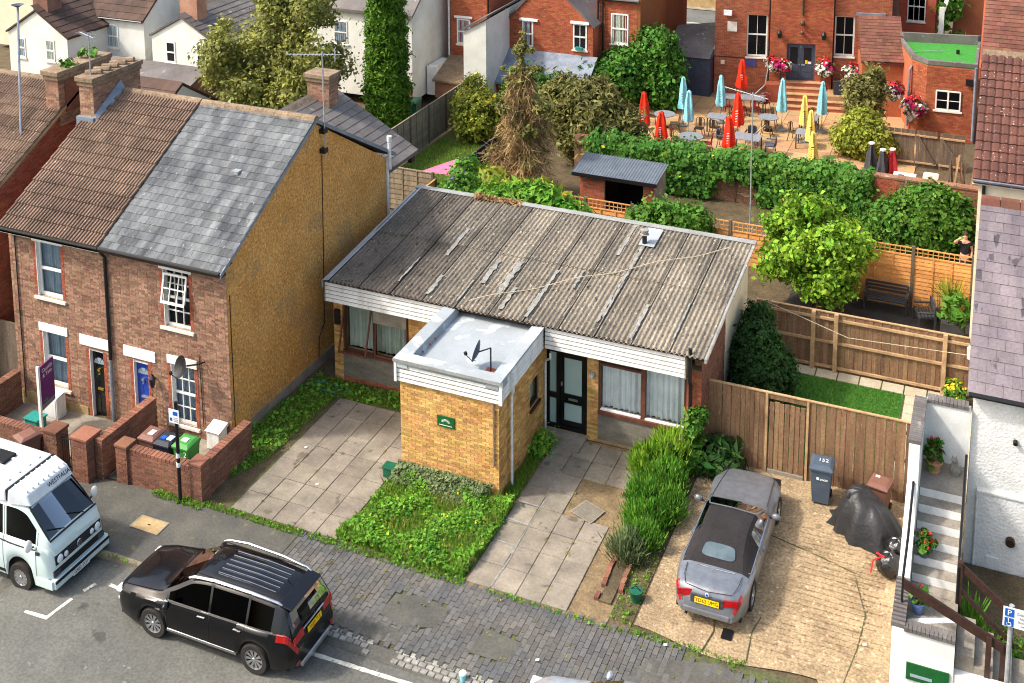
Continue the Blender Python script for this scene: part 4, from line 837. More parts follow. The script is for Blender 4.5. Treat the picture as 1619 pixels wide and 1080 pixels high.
# --- aerials
def aerial(label,base,top,axis,L,n=13,mt='galv',w=.32,mr=.022):
    t=thing('tv_aerial',label,'aerial',base); m=MB(); m.cyl(base,top,mr,n=8); m.build('mast',mt,t)
    a=Vector(axis).normalized(); up=Vector((0,0,1)); side=a.cross(up).normalized(); p0=Vector(top)-a*L*.65+up*-.08; p1=Vector(top)+a*L*.35-up*.08
    m=MB(); m.cyl(p0,p1,.014,n=6); b=m.build('boom',mt,t)
    for i in range(n): m=MB(); p=p0.lerp(p1,i/(n-1)*.82); m.cyl(p-side*w*.5*(.7+.3*i/n),p+side*w*.5*(.7+.3*i/n),.007,n=4); m.build('element',mt,t)
    m=MB(); q=p0.lerp(p1,.88); 
    for dz in(-.16,-.05,.05,.16): m.cyl(q+up*dz-side*w*.6,q+up*dz+side*w*.6,.008,n=4)
    m.cyl(q-up*.18,q+up*.18,.012,n=4); m.build('reflector',mt,t); return t
t=aerial('tall grey television aerial strapped to the tan pebbledash gable',(-18.02,28.35,6.3),(-18.02,28.35,9.55),(.93,.36,0),1.6)
for z in(6.5,7.1): m=MB(); m.box(-18.14,-17.97,28.25,28.45,z,z+.14); m.build('bracket','black_metal',t)
aerial('television aerial on the brick chimney above the black door house',(-25.5,27.1,7.4),(-25.5,27.1,9.65),(.92,-.4,0),.95,10)
t=thing('leaning_pole','long grey pole leaning over the roof at the left edge','pole',(-27.2,25.4,6.0)); m=MB(); m.tube([(-27.35,26.0,6.55),(-29.2,28.0,9.9)],.035,6); m.build('pole','lead',t); m=MB(); m.lathe([(.02,0),(.2,.1),(.21,.1),(.02,.02)],(-29.2,28.0,9.9),n=10); m.build('head','plastic_slate',t)
dish('satellite_dish','dark satellite dish fixed above the ground floor window of the blue door house',(-19.3,23.15,2.25),(-.35,-.85,.35),.25,[(-18.95,23.62,2.2),(-18.97,23.4,2.25),(-19.2,23.22,2.25)],mt='black_metal')
t=thing('wall_lantern','black wall lantern beside the blue door','lamp',(-20.6,23.6,1.3)); m=MB(); m.lathe([(.05,1.18),(.09,1.4),(.1,1.44),(.02,1.52)],(-20.6,23.47,0),n=8); m.build('lantern','black_metal',t); m=MB(); m.tube([(-20.6,23.62,1.35),(-20.6,23.47,1.56),(-20.6,23.47,1.5)],.012,5); m.build('bracket','black_metal',t)
# --- front garden walls
def gwall(label,x0,y0,x1,y1,h,zb,cop=True,th=.22):
    """garden wall running along X or Y, bricks on the faces that show"""
    t=thing('garden_wall',label,'wall',((x0+x1)/2,(y0+y1)/2,zb)); hx=th/2
    if abs(x1-x0)>abs(y1-y0): a,b,c,d=min(x0,x1),max(x0,x1),y0-hx,y0+hx
    else: a,b,c,d=x0-hx,x0+hx,min(y0,y1),max(y0,y1)
    m=MB(); m.box(a,b,c,d,zb-.1,zb+h); m.build('core','mortar_grey',t)
    for P,u0,u1 in((PY(c),a,b),(PX(b),c,d)): bricks(P,u0,u1,zb-.1,zb+h,bl=.21,bh=.07).build('brickwork','wall_brick',t,kind='stuff')
    L=(b-a) if (b-a)>(d-c) else (d-c); n=max(2,int(L/.115)); cm=MB(); cm.box(-.05,.05,-hx-.012,hx+.012,0,.075); me=meshdata(cm,'coping_brick',['wall_brick'])
    for i in range(n):
        s=(i+.5)/n; M=Matrix.Translation((a+(b-a)*s,(c+d)/2,zb+h+random.uniform(-.004,.004))) if (b-a)>(d-c) else Matrix.Translation(((a+b)/2,c+(d-c)*s,zb+h))@Matrix.Rotation(R(90),4,'Z')
        piece('coping_brick',me,t,M)
    return t
gwall('long low brick garden wall in front of the three bins',-19.9,21.5,-17.55,21.5,.85,-.05); gwall('side garden wall next to the tan gable and white meter box',-17.55,21.62,-17.55,23.5,.85,0.)
gwall('side garden wall along the path to the blue door',-20.55,21.3,-20.55,23.4,1.05,-.17); gwall('low brick front wall behind the camper van',-26.2,21.35,-22.15,21.35,.95,-.35)
gwall('far left side garden wall by the alley',-25.5,21.5,-25.5,23.5,.95,-.45)
def pier(label,x,y,h,zb,w=.44):
    t=thing('gate_pier',label,'pier',(x,y,zb)); m=MB(); m.box(x-w/2,x+w/2,y-w/2,y+w/2,zb-.1,zb+h); m.build('core','mortar_grey',t)
    for P,a,b in((PY(y-w/2),x-w/2,x+w/2),(PX(x+w/2),y-w/2,y+w/2)): bricks(P,a,b,zb-.1,zb+h,bl=.21,bh=.07).build('brickwork','wall_brick',t,kind='stuff')
    m=MB(); m.box(x-w/2-.03,x+w/2+.03,y-w/2-.03,y+w/2+.03,zb+h,zb+h+.08); m.build('cap','wall_brick',t,bevel=.015); return t
pier('brick gate pier right of the black iron gate',-20.95,21.3,1.15,-.18,.5); pier('brick gate pier left of the black iron gate',-22.0,21.35,1.1,-.25,.42)
pier('brick end pier beside the brown bin',-19.85,21.5,.98,-.1,.34); pier('brick corner pier of the low garden wall by the footway',-17.55,21.5,.98,0.,.34)
t=thing('iron_gate','black wrought iron garden gate between two brick piers','gate',(-21.5,21.3,-.2))
for i in range(8): m=MB(); m.cyl((-21.74+i*.068,21.3,-.15),(-21.74+i*.068,21.3,.82+.05*math.sin(i*.45)),.011,n=5); m.build('bar','black_metal',t)
for a,b in(((-21.77,21.3,-.1),(-21.22,21.3,-.1)),((-21.77,21.3,.72),(-21.22,21.3,.72)),((-21.77,21.3,-.1),(-21.22,21.3,.5))): m=MB(); m.cyl(a,b,.015,n=5); m.build('rail','black_metal',t)
sheet('garden_path',[-20.4,-19.95],[21.4,23.6],.012,'tarmac_path'); sheet('front_yard',[-25.4,-18.2,-17.7],[21.5,23.6],.006,'concrete')
# --- bins
def bin_(label,x,y,z,rz,body,lid,h=.86,w=.46,d=.5,num=None,stickers=(),group=None,open_=0.):
    t=thing('wheelie_bin',label,'bin',(x,y,z),group,rz); m=MB(); a,b=w*.38,d*.38; A,B=w/2,d/2
    m.add([(-a,-b,.04),(a,-b,.04),(a,b,.04),(-a,b,.04),(-A*.96,-B*.96,h*.86),(A*.96,-B*.96,h*.86),(A*.96,B*.96,h*.86),(-A*.96,B*.96,h*.86),(-A,-B,h*.87),(A,-B,h*.87),(A,B,h*.87),(-A,B,h*.87),(-A,-B,h*.93),(A,-B,h*.93),(A,B,h*.93),(-A,B,h*.93)],[(0,3,2,1),(0,1,5,4),(1,2,6,5),(2,3,7,6),(3,0,4,7),(4,5,9,8),(5,6,10,9),(6,7,11,10),(7,4,8,11),(8,9,13,12),(9,10,14,13),(10,11,15,14),(11,8,12,15)]); m.build('body',body,t,local=True,bevel=.012)
    L=MB(); e=.02; L.add([(-A-e,-B-e*2,h*.93),(A+e,-B-e*2,h*.93),(A+e,B,h*.95),(-A-e,B,h*.95),(-A-e,-B-e*2,h*.97),(A+e,-B-e*2,h*.97),(A+e,B,h),(-A-e,B,h),(-A*.75,-B*.7,h*1.02),(A*.75,-B*.7,h*1.02),(A*.75,B*.6,h*1.045),(-A*.75,B*.6,h*1.045)],[(0,1,5,4),(1,2,6,5),(2,3,7,6),(3,0,4,7),(4,5,9,8),(5,6,10,9),(6,7,11,10),(7,4,8,11),(8,9,10,11)]); lo=L.build('lid',lid,t,local=True,bevel=.008)
    H=MB(); H.cyl((-A*.8,B+.06,h*.92),(A*.8,B+.06,h*.92),.016,n=6); H.box(-A*.8-.02,-A*.8+.02,B-.05,B+.07,h*.88,h*.94); H.box(A*.8-.02,A*.8+.02,B-.05,B+.07,h*.88,h*.94); H.build('handle',body,t,local=True)
    for s in(-1,1): W_=MB(); W_.cyl((s*(A*.78)-.03,B*.8,.09),(s*(A*.78)+.03,B*.8,.09),.09,n=12); W_.build('wheel','tyre',t,local=True)
    for (sx,sy,ww,hh,mt) in stickers: q=MB(); zz=h*1.047; q.box(sx-ww/2,sx+ww/2,sy-hh/2,sy+hh/2,h*1.03,h*1.05); q.build('sticker',mt,lo,local=True)
    if num:
        for n_,fx,fz,sz,face in num:
            M=Matrix.Translation((fx,-B-.012+.05*(1-fz/h)*.9,fz))@Matrix.Rotation(R(90-4),4,'X') if face=='front' else Matrix.Translation((fx,-.02,h*1.052))
            text(n_,sz,'label_white',lo if face=='top' else t,M,local=True)
    return t
bin_('brown garden waste bin behind the low brick wall, left of the black one',-19.45,22.05,-.08,0,'plastic_brown','plastic_brown',h=1.06,stickers=[(.05,-.05,.15,.2,'label_white')])
bin_('black bin with a blue sticker between the brown and green bins',-18.92,22.0,-.05,0,'plastic_black','plastic_black',h=1.04,stickers=[(-.06,-.06,.14,.14,'label_blue'),(.12,-.02,.15,.18,'label_white')])
bin_('green recycling bin behind the low brick wall',-18.35,22.02,-.01,0,'plastic_green','plastic_green',h=1.06,stickers=[(0,-.03,.17,.15,'label_white')],num=[('2',.14,.84,.2,'front')])
bin_('brown bin outside the low wall beside the camper van',-22.62,21.0,-.3,R(-20),'plastic_brown','plastic_brown',h=1.08)
bin_('slate grey bin numbered 152 against the plank fence',-3.42,27.35,.02,R(2),'plastic_slate','plastic_slate',h=1.02,w=.52,d=.56,num=[('152',.03,.5,.17,'top'),('●swan',.03,.72,.1,'front')])
bin_('brown bin behind the black motorcycle cover',-2.05,27.45,.02,R(-12),'plastic_brown','plastic_brown',h=.8,stickers=[(-.1,.1,.1,.07,'label_white')])
bin_('dark green bin beside the tall conifer in the back gardens',-25.6,48.0,0,R(8),'plastic_dkgreen','plastic_dkgreen',h=1.2,w=.7,d=.8)
t=thing('recycling_box','teal recycling box behind the low wall by the purple board','box',(-24.0,22.6,-.4)); m=MB(); m.box(-24.25,-23.8,22.45,22.8,-.4,-.05); m.build('tub','plastic_teal',t,bevel=.02); m=MB(); m.box(-24.28,-23.77,22.42,22.83,-.05,.0); m.build('lid','plastic_teal',t,bevel=.012)
t=thing('meter_box','white meter box by the black door house under the estate agent board','meter box',(-24.0,23.4,-.4)); m=MB(); m.box(-24.25,-23.7,23.1,23.45,-.4,.3); m.add([(-24.25,23.1,.3),(-23.7,23.1,.3),(-23.7,23.45,.36),(-24.25,23.45,.36)],[(0,1,2,3)]); m.build('cabinet','upvc',t,bevel=.015); m=MB(); m.box(-24.2,-23.75,23.085,23.1,-.3,.25); m.build('door','upvc',t)
t=thing('meter_box','white meter box on the corner of the blue door house','meter box',(-18.4,23.4,0)); m=MB(); m.box(-18.68,-18.28,23.22,23.58,.02,.54); m.build('cabinet','upvc',t,bevel=.015); m=MB(); m.prism([(23.18,.54),(23.6,.54),(23.6,.64)],-18.71,-18.25,'x'); m.build('hood','upvc',t)
# --- estate agent board
t=thing('estate_agent_board','purple estate agent board on a white post in the front garden','sign',(-23.42,22.27,-.36)); m=MB(); m.box(-23.46,-23.38,22.22,22.28,-.36,1.8); m.build('post','timber_white',t)
m=MB(); ax,ay=-23.42,22.29; d=Vector((-.12,.6,0)).normalized(); Q=lambda u,v,w_:(ax+d.x*u+d.y*w_,ay+d.y*u-d.x*w_,v)
m=MB(); pbox(m,Q,.02,.64,.62,1.73,-.015,.015); b=m.build('panel','purple',t); m=MB(); pbox(m,Q,.02,.64,.47,.618,-.012,.012); m.build('lower_panel','ink_grey',t)
MX=Matrix(((d.x,0,d.y,0),(d.y,0,-d.x,0),(0,1,0,0),(0,0,0,1)))
text('Cassidy\n& Tate',.155,'label_white',b,Matrix.Translation(Q(.33,1.5,.02))@MX); m=MB(); pbox(m,Q,.1,.3,.68,.72,.015,.022); m.build('logo_bar','plastic_green',b)
# --- sign pole on the footway
t=thing('sign_pole','slim black pole with a small white parking notice on the footway','sign',(-17.94,21.2,0)); m=MB(); m.cyl((-17.94,21.2,0),(-17.93,21.2,2.68),.045,n=10); m.build('post','black_metal',t)
m=MB(); m.box(-18.1,-17.8,21.13,21.145,2.15,2.5); p=m.build('notice','label_white',t); m=MB(); m.box(-18.07,-18.0,21.122,21.13,2.2,2.28); m.build('notice_print','label_blue',p); m=MB(); m.box(-17.97,-17.84,21.122,21.13,2.36,2.46); m.build('notice_print','label_blue',p)
for k in range(3): m=MB(); m.box(-17.96,-17.83,21.122,21.13,2.2+.045*k,2.215+.045*k); m.build('notice_print','ink_grey',p)
for z in(.95,1.2): m=MB(); m.cyl((-17.94,21.2,z),(-17.94,21.2,z+.12),.05,n=10); m.build('sticker','label_white',t)
# ------------------------------------------------ vehicles
def keyf(ks,x,sm=2):
    y=np.interp(x,[k[0] for k in ks],[k[1] for k in ks])
    for _ in range(sm):
        z=y.copy(); z[1:-1]=.25*y[:-2]+.5*y[1:-1]+.25*y[2:]; y=z
    return y
class Car:
    """body lofted from cross-sections; x runs from the nose (0) to the tail (L)"""
    def __init__(s,t,L,zt,zs,hw,hwr,zb,wheels,R_,paint,dx=.05,sill=.2,curve=.06):
        s.t=t; s.L=L; s.x=np.linspace(0,L,int(L/dx)+1); x=s.x; s.zt=keyf(zt,x); s.zs=keyf(zs,x); s.hw=keyf(hw,x); s.hr=keyf(hwr,x); b=keyf(zb,x); s.wheels=wheels; s.R=R_
        for wx in wheels:
            d=np.abs(x-wx); r=R_*1.17; b=np.where(d<r,np.maximum(b,R_+np.sqrt(np.maximum(0,r*r-d*d))),b)
        s.G=[]
        for i in range(len(x)):
            h,zs_,zt_,hr_,zb_=s.hw[i],min(s.zs[i],s.zt[i]-.01),s.zt[i],s.hr[i],min(b[i],s.zs[i]-.06); c=min(1,(zt_-zs_)/.35)
            s.G.append([(h-.05,zb_),(h-.012,zb_+(zs_-zb_)*.22),(h,zb_+(zs_-zb_)*.55),(h-.018,zb_+(zs_-zb_)*.86),(h-.06,zs_),(h-.085,zs_+.012),(hr_,zt_-.10*c-.02),(hr_-.07,zt_-.035*c-.008),(hr_*.55,zt_-.006),(0,zt_)])
        s.cut=set(); s.paint=paint; s.x0=-L/2
    def p(s,i,j,sd): y,z=s.G[i][j]; return (s.x[i]-s.L/2,sd*y,z)
    def patch(s,name,mt,x0,x1,j0,j1,sides=(-1,1),off=.0,cut=True,parent=None,smooth=40,cond=None):
        obs=[]
        for sd in sides if (j1<9 or sides!=(-1,1)) else [0]:
            m=MB()
            for q in ([sd] if sd else [-1,1]):
                for i in range(len(s.x)-1):
                    xm=(s.x[i]+s.x[i+1])/2
                    if not x0<xm<x1: continue
                    for j in range(j0,j1):
                        if cond and not cond(i,j): continue
                        P=[Vector(s.p(i,j,q)),Vector(s.p(i+1,j,q)),Vector(s.p(i+1,j+1,q)),Vector(s.p(i,j+1,q))]; n=(P[1]-P[0]).cross(P[3]-P[0])
                        if n.length>1e-9:
                            n.normalize(); 
                            if n.y*q<0 or (abs(n.y)<.1 and n.z<0): n=-n
                        m.add([tuple(v+n*off) for v in P],[(0,1,2,3)],c=.5)
                        if cut: s.cut.add((i,j,q))
            if m.v: obs.append(m.build(name,mt,parent or s.t,local=True,smooth=smooth))
        return obs
    def body(s,name='body'):
        m=MB(); vid={}
        def V(i,j,q):
            k=(i,j,0 if j==9 else q)
            if k not in vid: vid[k]=len(m.v); m.v.append(s.p(i,j,q))
            return vid[k]
        for q in(-1,1):
            for i in range(len(s.x)-1):
                for j in range(9):
                    if (i,j,q) in s.cut: continue
                    m.f.append([V(i,j,q),V(i+1,j,q),V(i+1,j+1,q),V(i,j+1,q)]); m.m.append(0); m.c.append(.5)
        for i in(0,len(s.x)-1): m.f.append([V(i,j,1) for j in range(10)]+[V(i,j,-1) for j in range(8,-1,-1)]); m.m.append(0); m.c.append(.5)
        b=m.build(name,s.paint,s.t,local=True,smooth=38)
        u=MB(); u.box(-s.L/2+.18,s.L/2-.2,-min(s.hw.max()-.1,.7),min(s.hw.max()-.1,.7),.2,.62); u.build('underbody','car_trim',s.t,local=True)
        c=MB(); i0=int(len(s.x)*.4); return b
    def seam(s,x,j0,j1,sides=(-1,1),wd=.012,mt='ink_black',off=.004):
        i=int(np.argmin(abs(s.x-x)))
        for sd in sides:
            m=MB()
            for j in range(j0,j1):
                a=Vector(s.p(i,j,sd));b=Vector(s.p(i,j+1,sd)); o=Vector((0,sd*off,0)); m.quad(tuple(a+o-Vector((wd/2,0,0))),tuple(a+o+Vector((wd/2,0,0))),tuple(b+o+Vector((wd/2,0,0))),tuple(b+o-Vector((wd/2,0,0))))
            m.build('door_seam',mt,s.t,local=True)
    def side_y(s,x,z):
        i=int(np.argmin(abs(s.x-x))); g=s.G[i]
        return float(np.interp(z,[q[1] for q in g[:6]],[q[0] for q in g[:6]]))
    def strip(s,name,mt,x0,x1,z0,z1,off=.012,sides=(-1,1),n=14,h=.04):
        for sd in sides:
            m=MB(); pts=[]
            for k in range(n+1):
                x=x0+(x1-x0)*k/n; z=z0+(z1-z0)*k/n; y=s.side_y(x,z)+off; pts.append((x-s.L/2,sd*y,z))
            vs=[(p[0],p[1],p[2]-h/2) for p in pts]+[(p[0],p[1],p[2]+h/2) for p in pts]+[(p[0],p[1]-sd*.03,p[2]+h/2) for p in pts]+[(p[0],p[1]-sd*.03,p[2]-h/2) for p in pts]; N=n+1
            m.add(vs,[(k,k+1,N+k+1,N+k) for k in range(n)]+[(N+k,N+k+1,2*N+k+1,2*N+k) for k in range(n)]+[(k,k+1,3*N+k+1,3*N+k) for k in range(n)]); m.build(name,mt,s.t,local=True)
    def wheelset(s,wd=.22,spokes=10,rim='alloy',rr=.66,style='multi',zoff=0.):
        for wx in s.wheels:
            for sd in(-1,1):
                y=sd*(s.hw.max()-.015); t=bpy.data.objects.new('wheel',None); COL.objects.link(t); t.parent=s.t; t.location=(wx-s.L/2,y,s.R+zoff); WL[t.name]=(0,0,0); Rr=s.R
                m=MB(); m.lathe([(Rr*rr,-wd),(Rr*.94,-wd),(Rr,-wd*.85),(Rr,-wd*.15),(Rr*.95,-.0),(Rr*rr,-.005),(Rr*rr*.97,-wd*.5)],n=26,axis='y',cap=False)
                if sd<0: m.v=[(a,-b,c) for a,b,c in m.v]
                m.build('tyre','tyre',t,local=True,smooth=50)
                m=MB(); m.lathe([(Rr*rr,-.01),(Rr*rr*.93,-.012),(Rr*rr*.9,-.05)],n=26,axis='y',cap=False); m.lathe([(Rr*.13,-.02),(Rr*.1,-.008),(.005,-.006)],n=12,axis='y',cap=False)
                for k in range(spokes):
                    a=2*math.pi*k/spokes
                    for da in((-.10,.10) if style=='multi' else (0,)):
                        r0,r1=Rr*.1,Rr*rr*.93; w0,w1=(.012,.016) if style=='multi' else (.03,.035); c0,s0=math.cos(a),math.sin(a); c1,s1=math.cos(a+da),math.sin(a+da); 
                        m.add([(r0*c0-w0*s0,-.03,r0*s0+w0*c0),(r0*c0+w0*s0,-.03,r0*s0-w0*c0),(r1*c1+w1*s1,-.018,r1*s1-w1*c1),(r1*c1-w1*s1,-.018,r1*s1+w1*c1)],[(0,1,2,3)])
                if sd<0: m.v=[(a,-b,c) for a,b,c in m.v]
                m.build('rim',rim,t,local=True,smooth=40)
                m=MB(); m.lathe([(Rr*rr*.95,-.075),(.01,-.07)],n=20,axis='y',cap=False)
                if sd<0: m.v=[(a,-b,c) for a,b,c in m.v]
                m.build('brake_disc','car_trim',t,local=True)
def lbox(t,name,mt,x0,x1,y0,y1,z0,z1,bevel=.0,T=None,smooth=0): m=MB(); m.box(x0,x1,y0,y1,z0,z1,T=T); return m.build(name,mt,t,local=True,bevel=bevel,smooth=smooth)
def mirror(t,x,y,z,mt,sd,cover='paint_black'):
    m=MB(); m.ball((x,y+sd*.12,z),.1,10,6,sq=(.7,1.1,.75)); o=m.build('door_mirror',mt,t,local=True,smooth=60); m=MB(); m.tube([(x,y-sd*.03,z-.05),(x,y+sd*.08,z-.04)],.025,5); m.build('mirror_arm','car_trim',o,local=True); return o
def plate(t,x,y,z,rot,body,col,size=.11,w=.5,h=.115):
    M=Matrix.Translation((x,y,z))@rot; m=MB(); m.box(-w/2,w/2,-h/2,h/2,-.006,.006); m.tf(M); p=m.build('number_plate',col,t,local=True); text(body,size,'ink_black',p,M@Matrix.Translation((0,0,.008)),sx=.92,local=True); return p
REAR=lambda tilt:Matrix.Rotation(R(90),4,'Z')@Matrix.Rotation(R(90-tilt),4,'X')     # faces +x (the tail)
NOSE=lambda tilt:Matrix.Rotation(R(-90),4,'Z')@Matrix.Rotation(R(90-tilt),4,'X')
# --- black SUV
def suv():
    t=thing('parked_car','black estate-style SUV with roof rails parked at the kerb','car',(-14.55,18.36,-.1),None,0)
    c=Car(t,4.6,[(0,.62),(.05,.74),(.16,.86),(.6,.96),(1.2,1.04),(1.36,1.1),(2.05,1.52),(2.4,1.585),(3.3,1.59),(4.0,1.54),(4.28,1.49),(4.34,1.44),(4.5,1.1),(4.56,1.02),(4.6,.72)],
      [(0,.55),(.12,.74),(.5,.84),(1.3,.92),(2.5,.96),(4.1,1.0),(4.45,1.0),(4.6,.68)],[(0,.52),(.06,.64),(.2,.76),(.5,.83),(1.,.865),(3.8,.865),(4.2,.84),(4.45,.79),(4.56,.73),(4.6,.68)],
      [(0,.45),(.2,.66),(.6,.72),(1.3,.74),(2.05,.62),(3.,.61),(4.2,.57),(4.34,.58),(4.5,.68),(4.6,.6)],[(0,.28),(.3,.2),(4.2,.22),(4.6,.36)],[1.12,3.66],.325,'paint_black')
    c.patch('windscreen','glass_car',1.36,2.02,7,9); c.patch('rear_window','glass_screen',4.33,4.5,6,9)
    for a,b in((1.5,2.52),(2.6,3.42),(3.5,4.05)): c.patch('side_window','glass_car',a,b,5,6,cond=lambda i,j:c.zt[i]-c.zs[i]>.16)
    c.patch('windscreen_backing','car_trim',1.4,4.45,5,9,off=-.03,cut=False)
    c.body(); 
    for x in(1.52,2.56,3.46): c.seam(x,1,5)
    c.strip('chrome_waistline','chrome',1.5,4.1,.955,1.01,h=.022); c.strip('chrome_sill','chrome',1.5,3.25,.33,.33,h=.035,off=.02)
    for x in(2.3,3.2): c.strip('door_handle','paint_black',x,x+.18,.87,.88,h=.028,off=.03,n=3); c.strip('handle_trim','chrome',x,x+.18,.89,.90,h=.01,off=.036,n=3)
    c.strip('wing_badge','chrome',1.2,1.34,.72,.73,h=.03,off=.006,n=2)
    for sd in(-1,1):
        m=MB(); m.tube([(1.95-2.3,sd*.60,1.49),(2.1-2.3,sd*.60,1.56),(2.6-2.3,sd*.60,1.62),(3.5-2.3,sd*.58,1.6),(4.1-2.3,sd*.55,1.54),(4.2-2.3,sd*.54,1.5)],[.02,.028,.03,.03,.028,.02],6); m.build('roof_rail','chrome',t,local=True,smooth=60)
        mirror(t,1.62-2.3,sd*.86,1.0,'paint_black',sd)
        lbox(t,'headlight','lamp_clear',.06-2.3,.42-2.3,sd*.62-.1,sd*.62+.1,.66,.76,bevel=.03)
        c.patch('tail_lamp','lamp_red',4.22,4.6,3,5,sides=(sd,),off=.012,cut=False)
        m=MB(); y0,y1=sorted((sd*.36,sd*.7)); m.add([(2.27,y0,.84),(2.27,y1,.84),(2.235,y1,1.0),(2.235,y0,.94),(2.285,y0,.84),(2.285,y1,.84),(2.25,y1,1.0),(2.25,y0,.94)],[(4,5,6,7),(0,1,5,4),(3,2,6,7),(0,3,7,4),(1,2,6,5)]); m.build('tail_lamp','lamp_red',t,local=True)
        lbox(t,'reflector','lamp_red',2.27,2.31,sd*.62-.05,sd*.62+.05,.36,.44,bevel=.01); lbox(t,'fog_lamp','lamp_clear',-2.31,-2.25,sd*.5-.08,sd*.5+.08,.36,.42,bevel=.01)
        lbox(t,'roof_gutter','car_trim',-.2,1.8,sd*.5-.012,sd*.5+.012,1.57,1.575)
    for k in range(6): 
        m=MB(); y=-.34+k*.136; m.tube([(.2,y,1.594),(1.0,y,1.597),(1.62,y,1.562)],.009,4); m.build('roof_rib','chrome',t,local=True)
    m=MB(); m.prism([(1.82,1.52),(2.12,1.47),(2.13,1.44),(1.85,1.46)],-.56,.56,'y'); m.build('rear_spoiler','paint_black',t,local=True,bevel=.015)
    lbox(t,'bumper_skid','alloy',2.24,2.32,-.5,.5,.22,.34,bevel=.02); lbox(t,'tailgate_trim','chrome',2.255,2.29,-.38,.38,.97,1.0,bevel=.01); lbox(t,'front_grille','car_trim',-2.32,-2.28,-.4,.4,.35,.6,bevel=.02)
    m=MB(); m.tube([(2.2,-.3,1.12),(2.0,.2,1.38)],.01,4); m.build('rear_wiper','car_trim',t,local=True); m=MB(); m.cyl((1.6,.1,1.57),(1.78,.1,1.66),.012,.006,n=5); m.build('roof_aerial','car_trim',t,local=True)
    plate(t,2.295,0,.86,REAR(8),'FX69 TUJ','plate_yellow')
    m=MB()
    for k in range(3):
        a=R(90+120*k); cx,cz=.03*math.cos(a),1.045+.03*math.sin(a); d=(math.cos(a),math.sin(a)); n_=(-d[1],d[0]); m.add([(2.292,cx-d[0]*.03,cz-d[1]*.03),(2.292,cx+n_[0]*.016,cz+n_[1]*.016),(2.292,cx+d[0]*.03,cz+d[1]*.03),(2.292,cx-n_[0]*.016,cz-n_[1]*.016)],[(0,1,2,3)])
    m.build('emblem','chrome',t,local=True); text('PHEV',.06,'chrome',t,Matrix.Translation((2.305,-.5,.7))@REAR(5),local=True)
    for sd in(-1,1):
        m=MB(); m.tube([(c.x[i]-2.3,sd*(c.hr[i]-.05),c.G[i][7][1]+.004) for i in range(4,27,2)],.007,4); m.build('bonnet_seam','ink_black',t,local=True)
        m=MB(); m.tube([(2.02,sd*.62,1.42),(2.2,sd*.72,1.0),(2.27,sd*.6,.55)],.008,4); m.build('tailgate_seam','ink_black',t,local=True)
    c.wheelset(spokes=10)
    lbox(t,'cabin_floor','car_trim',-.9,1.9,-.6,.6,.6,.95)
    return t
suv()
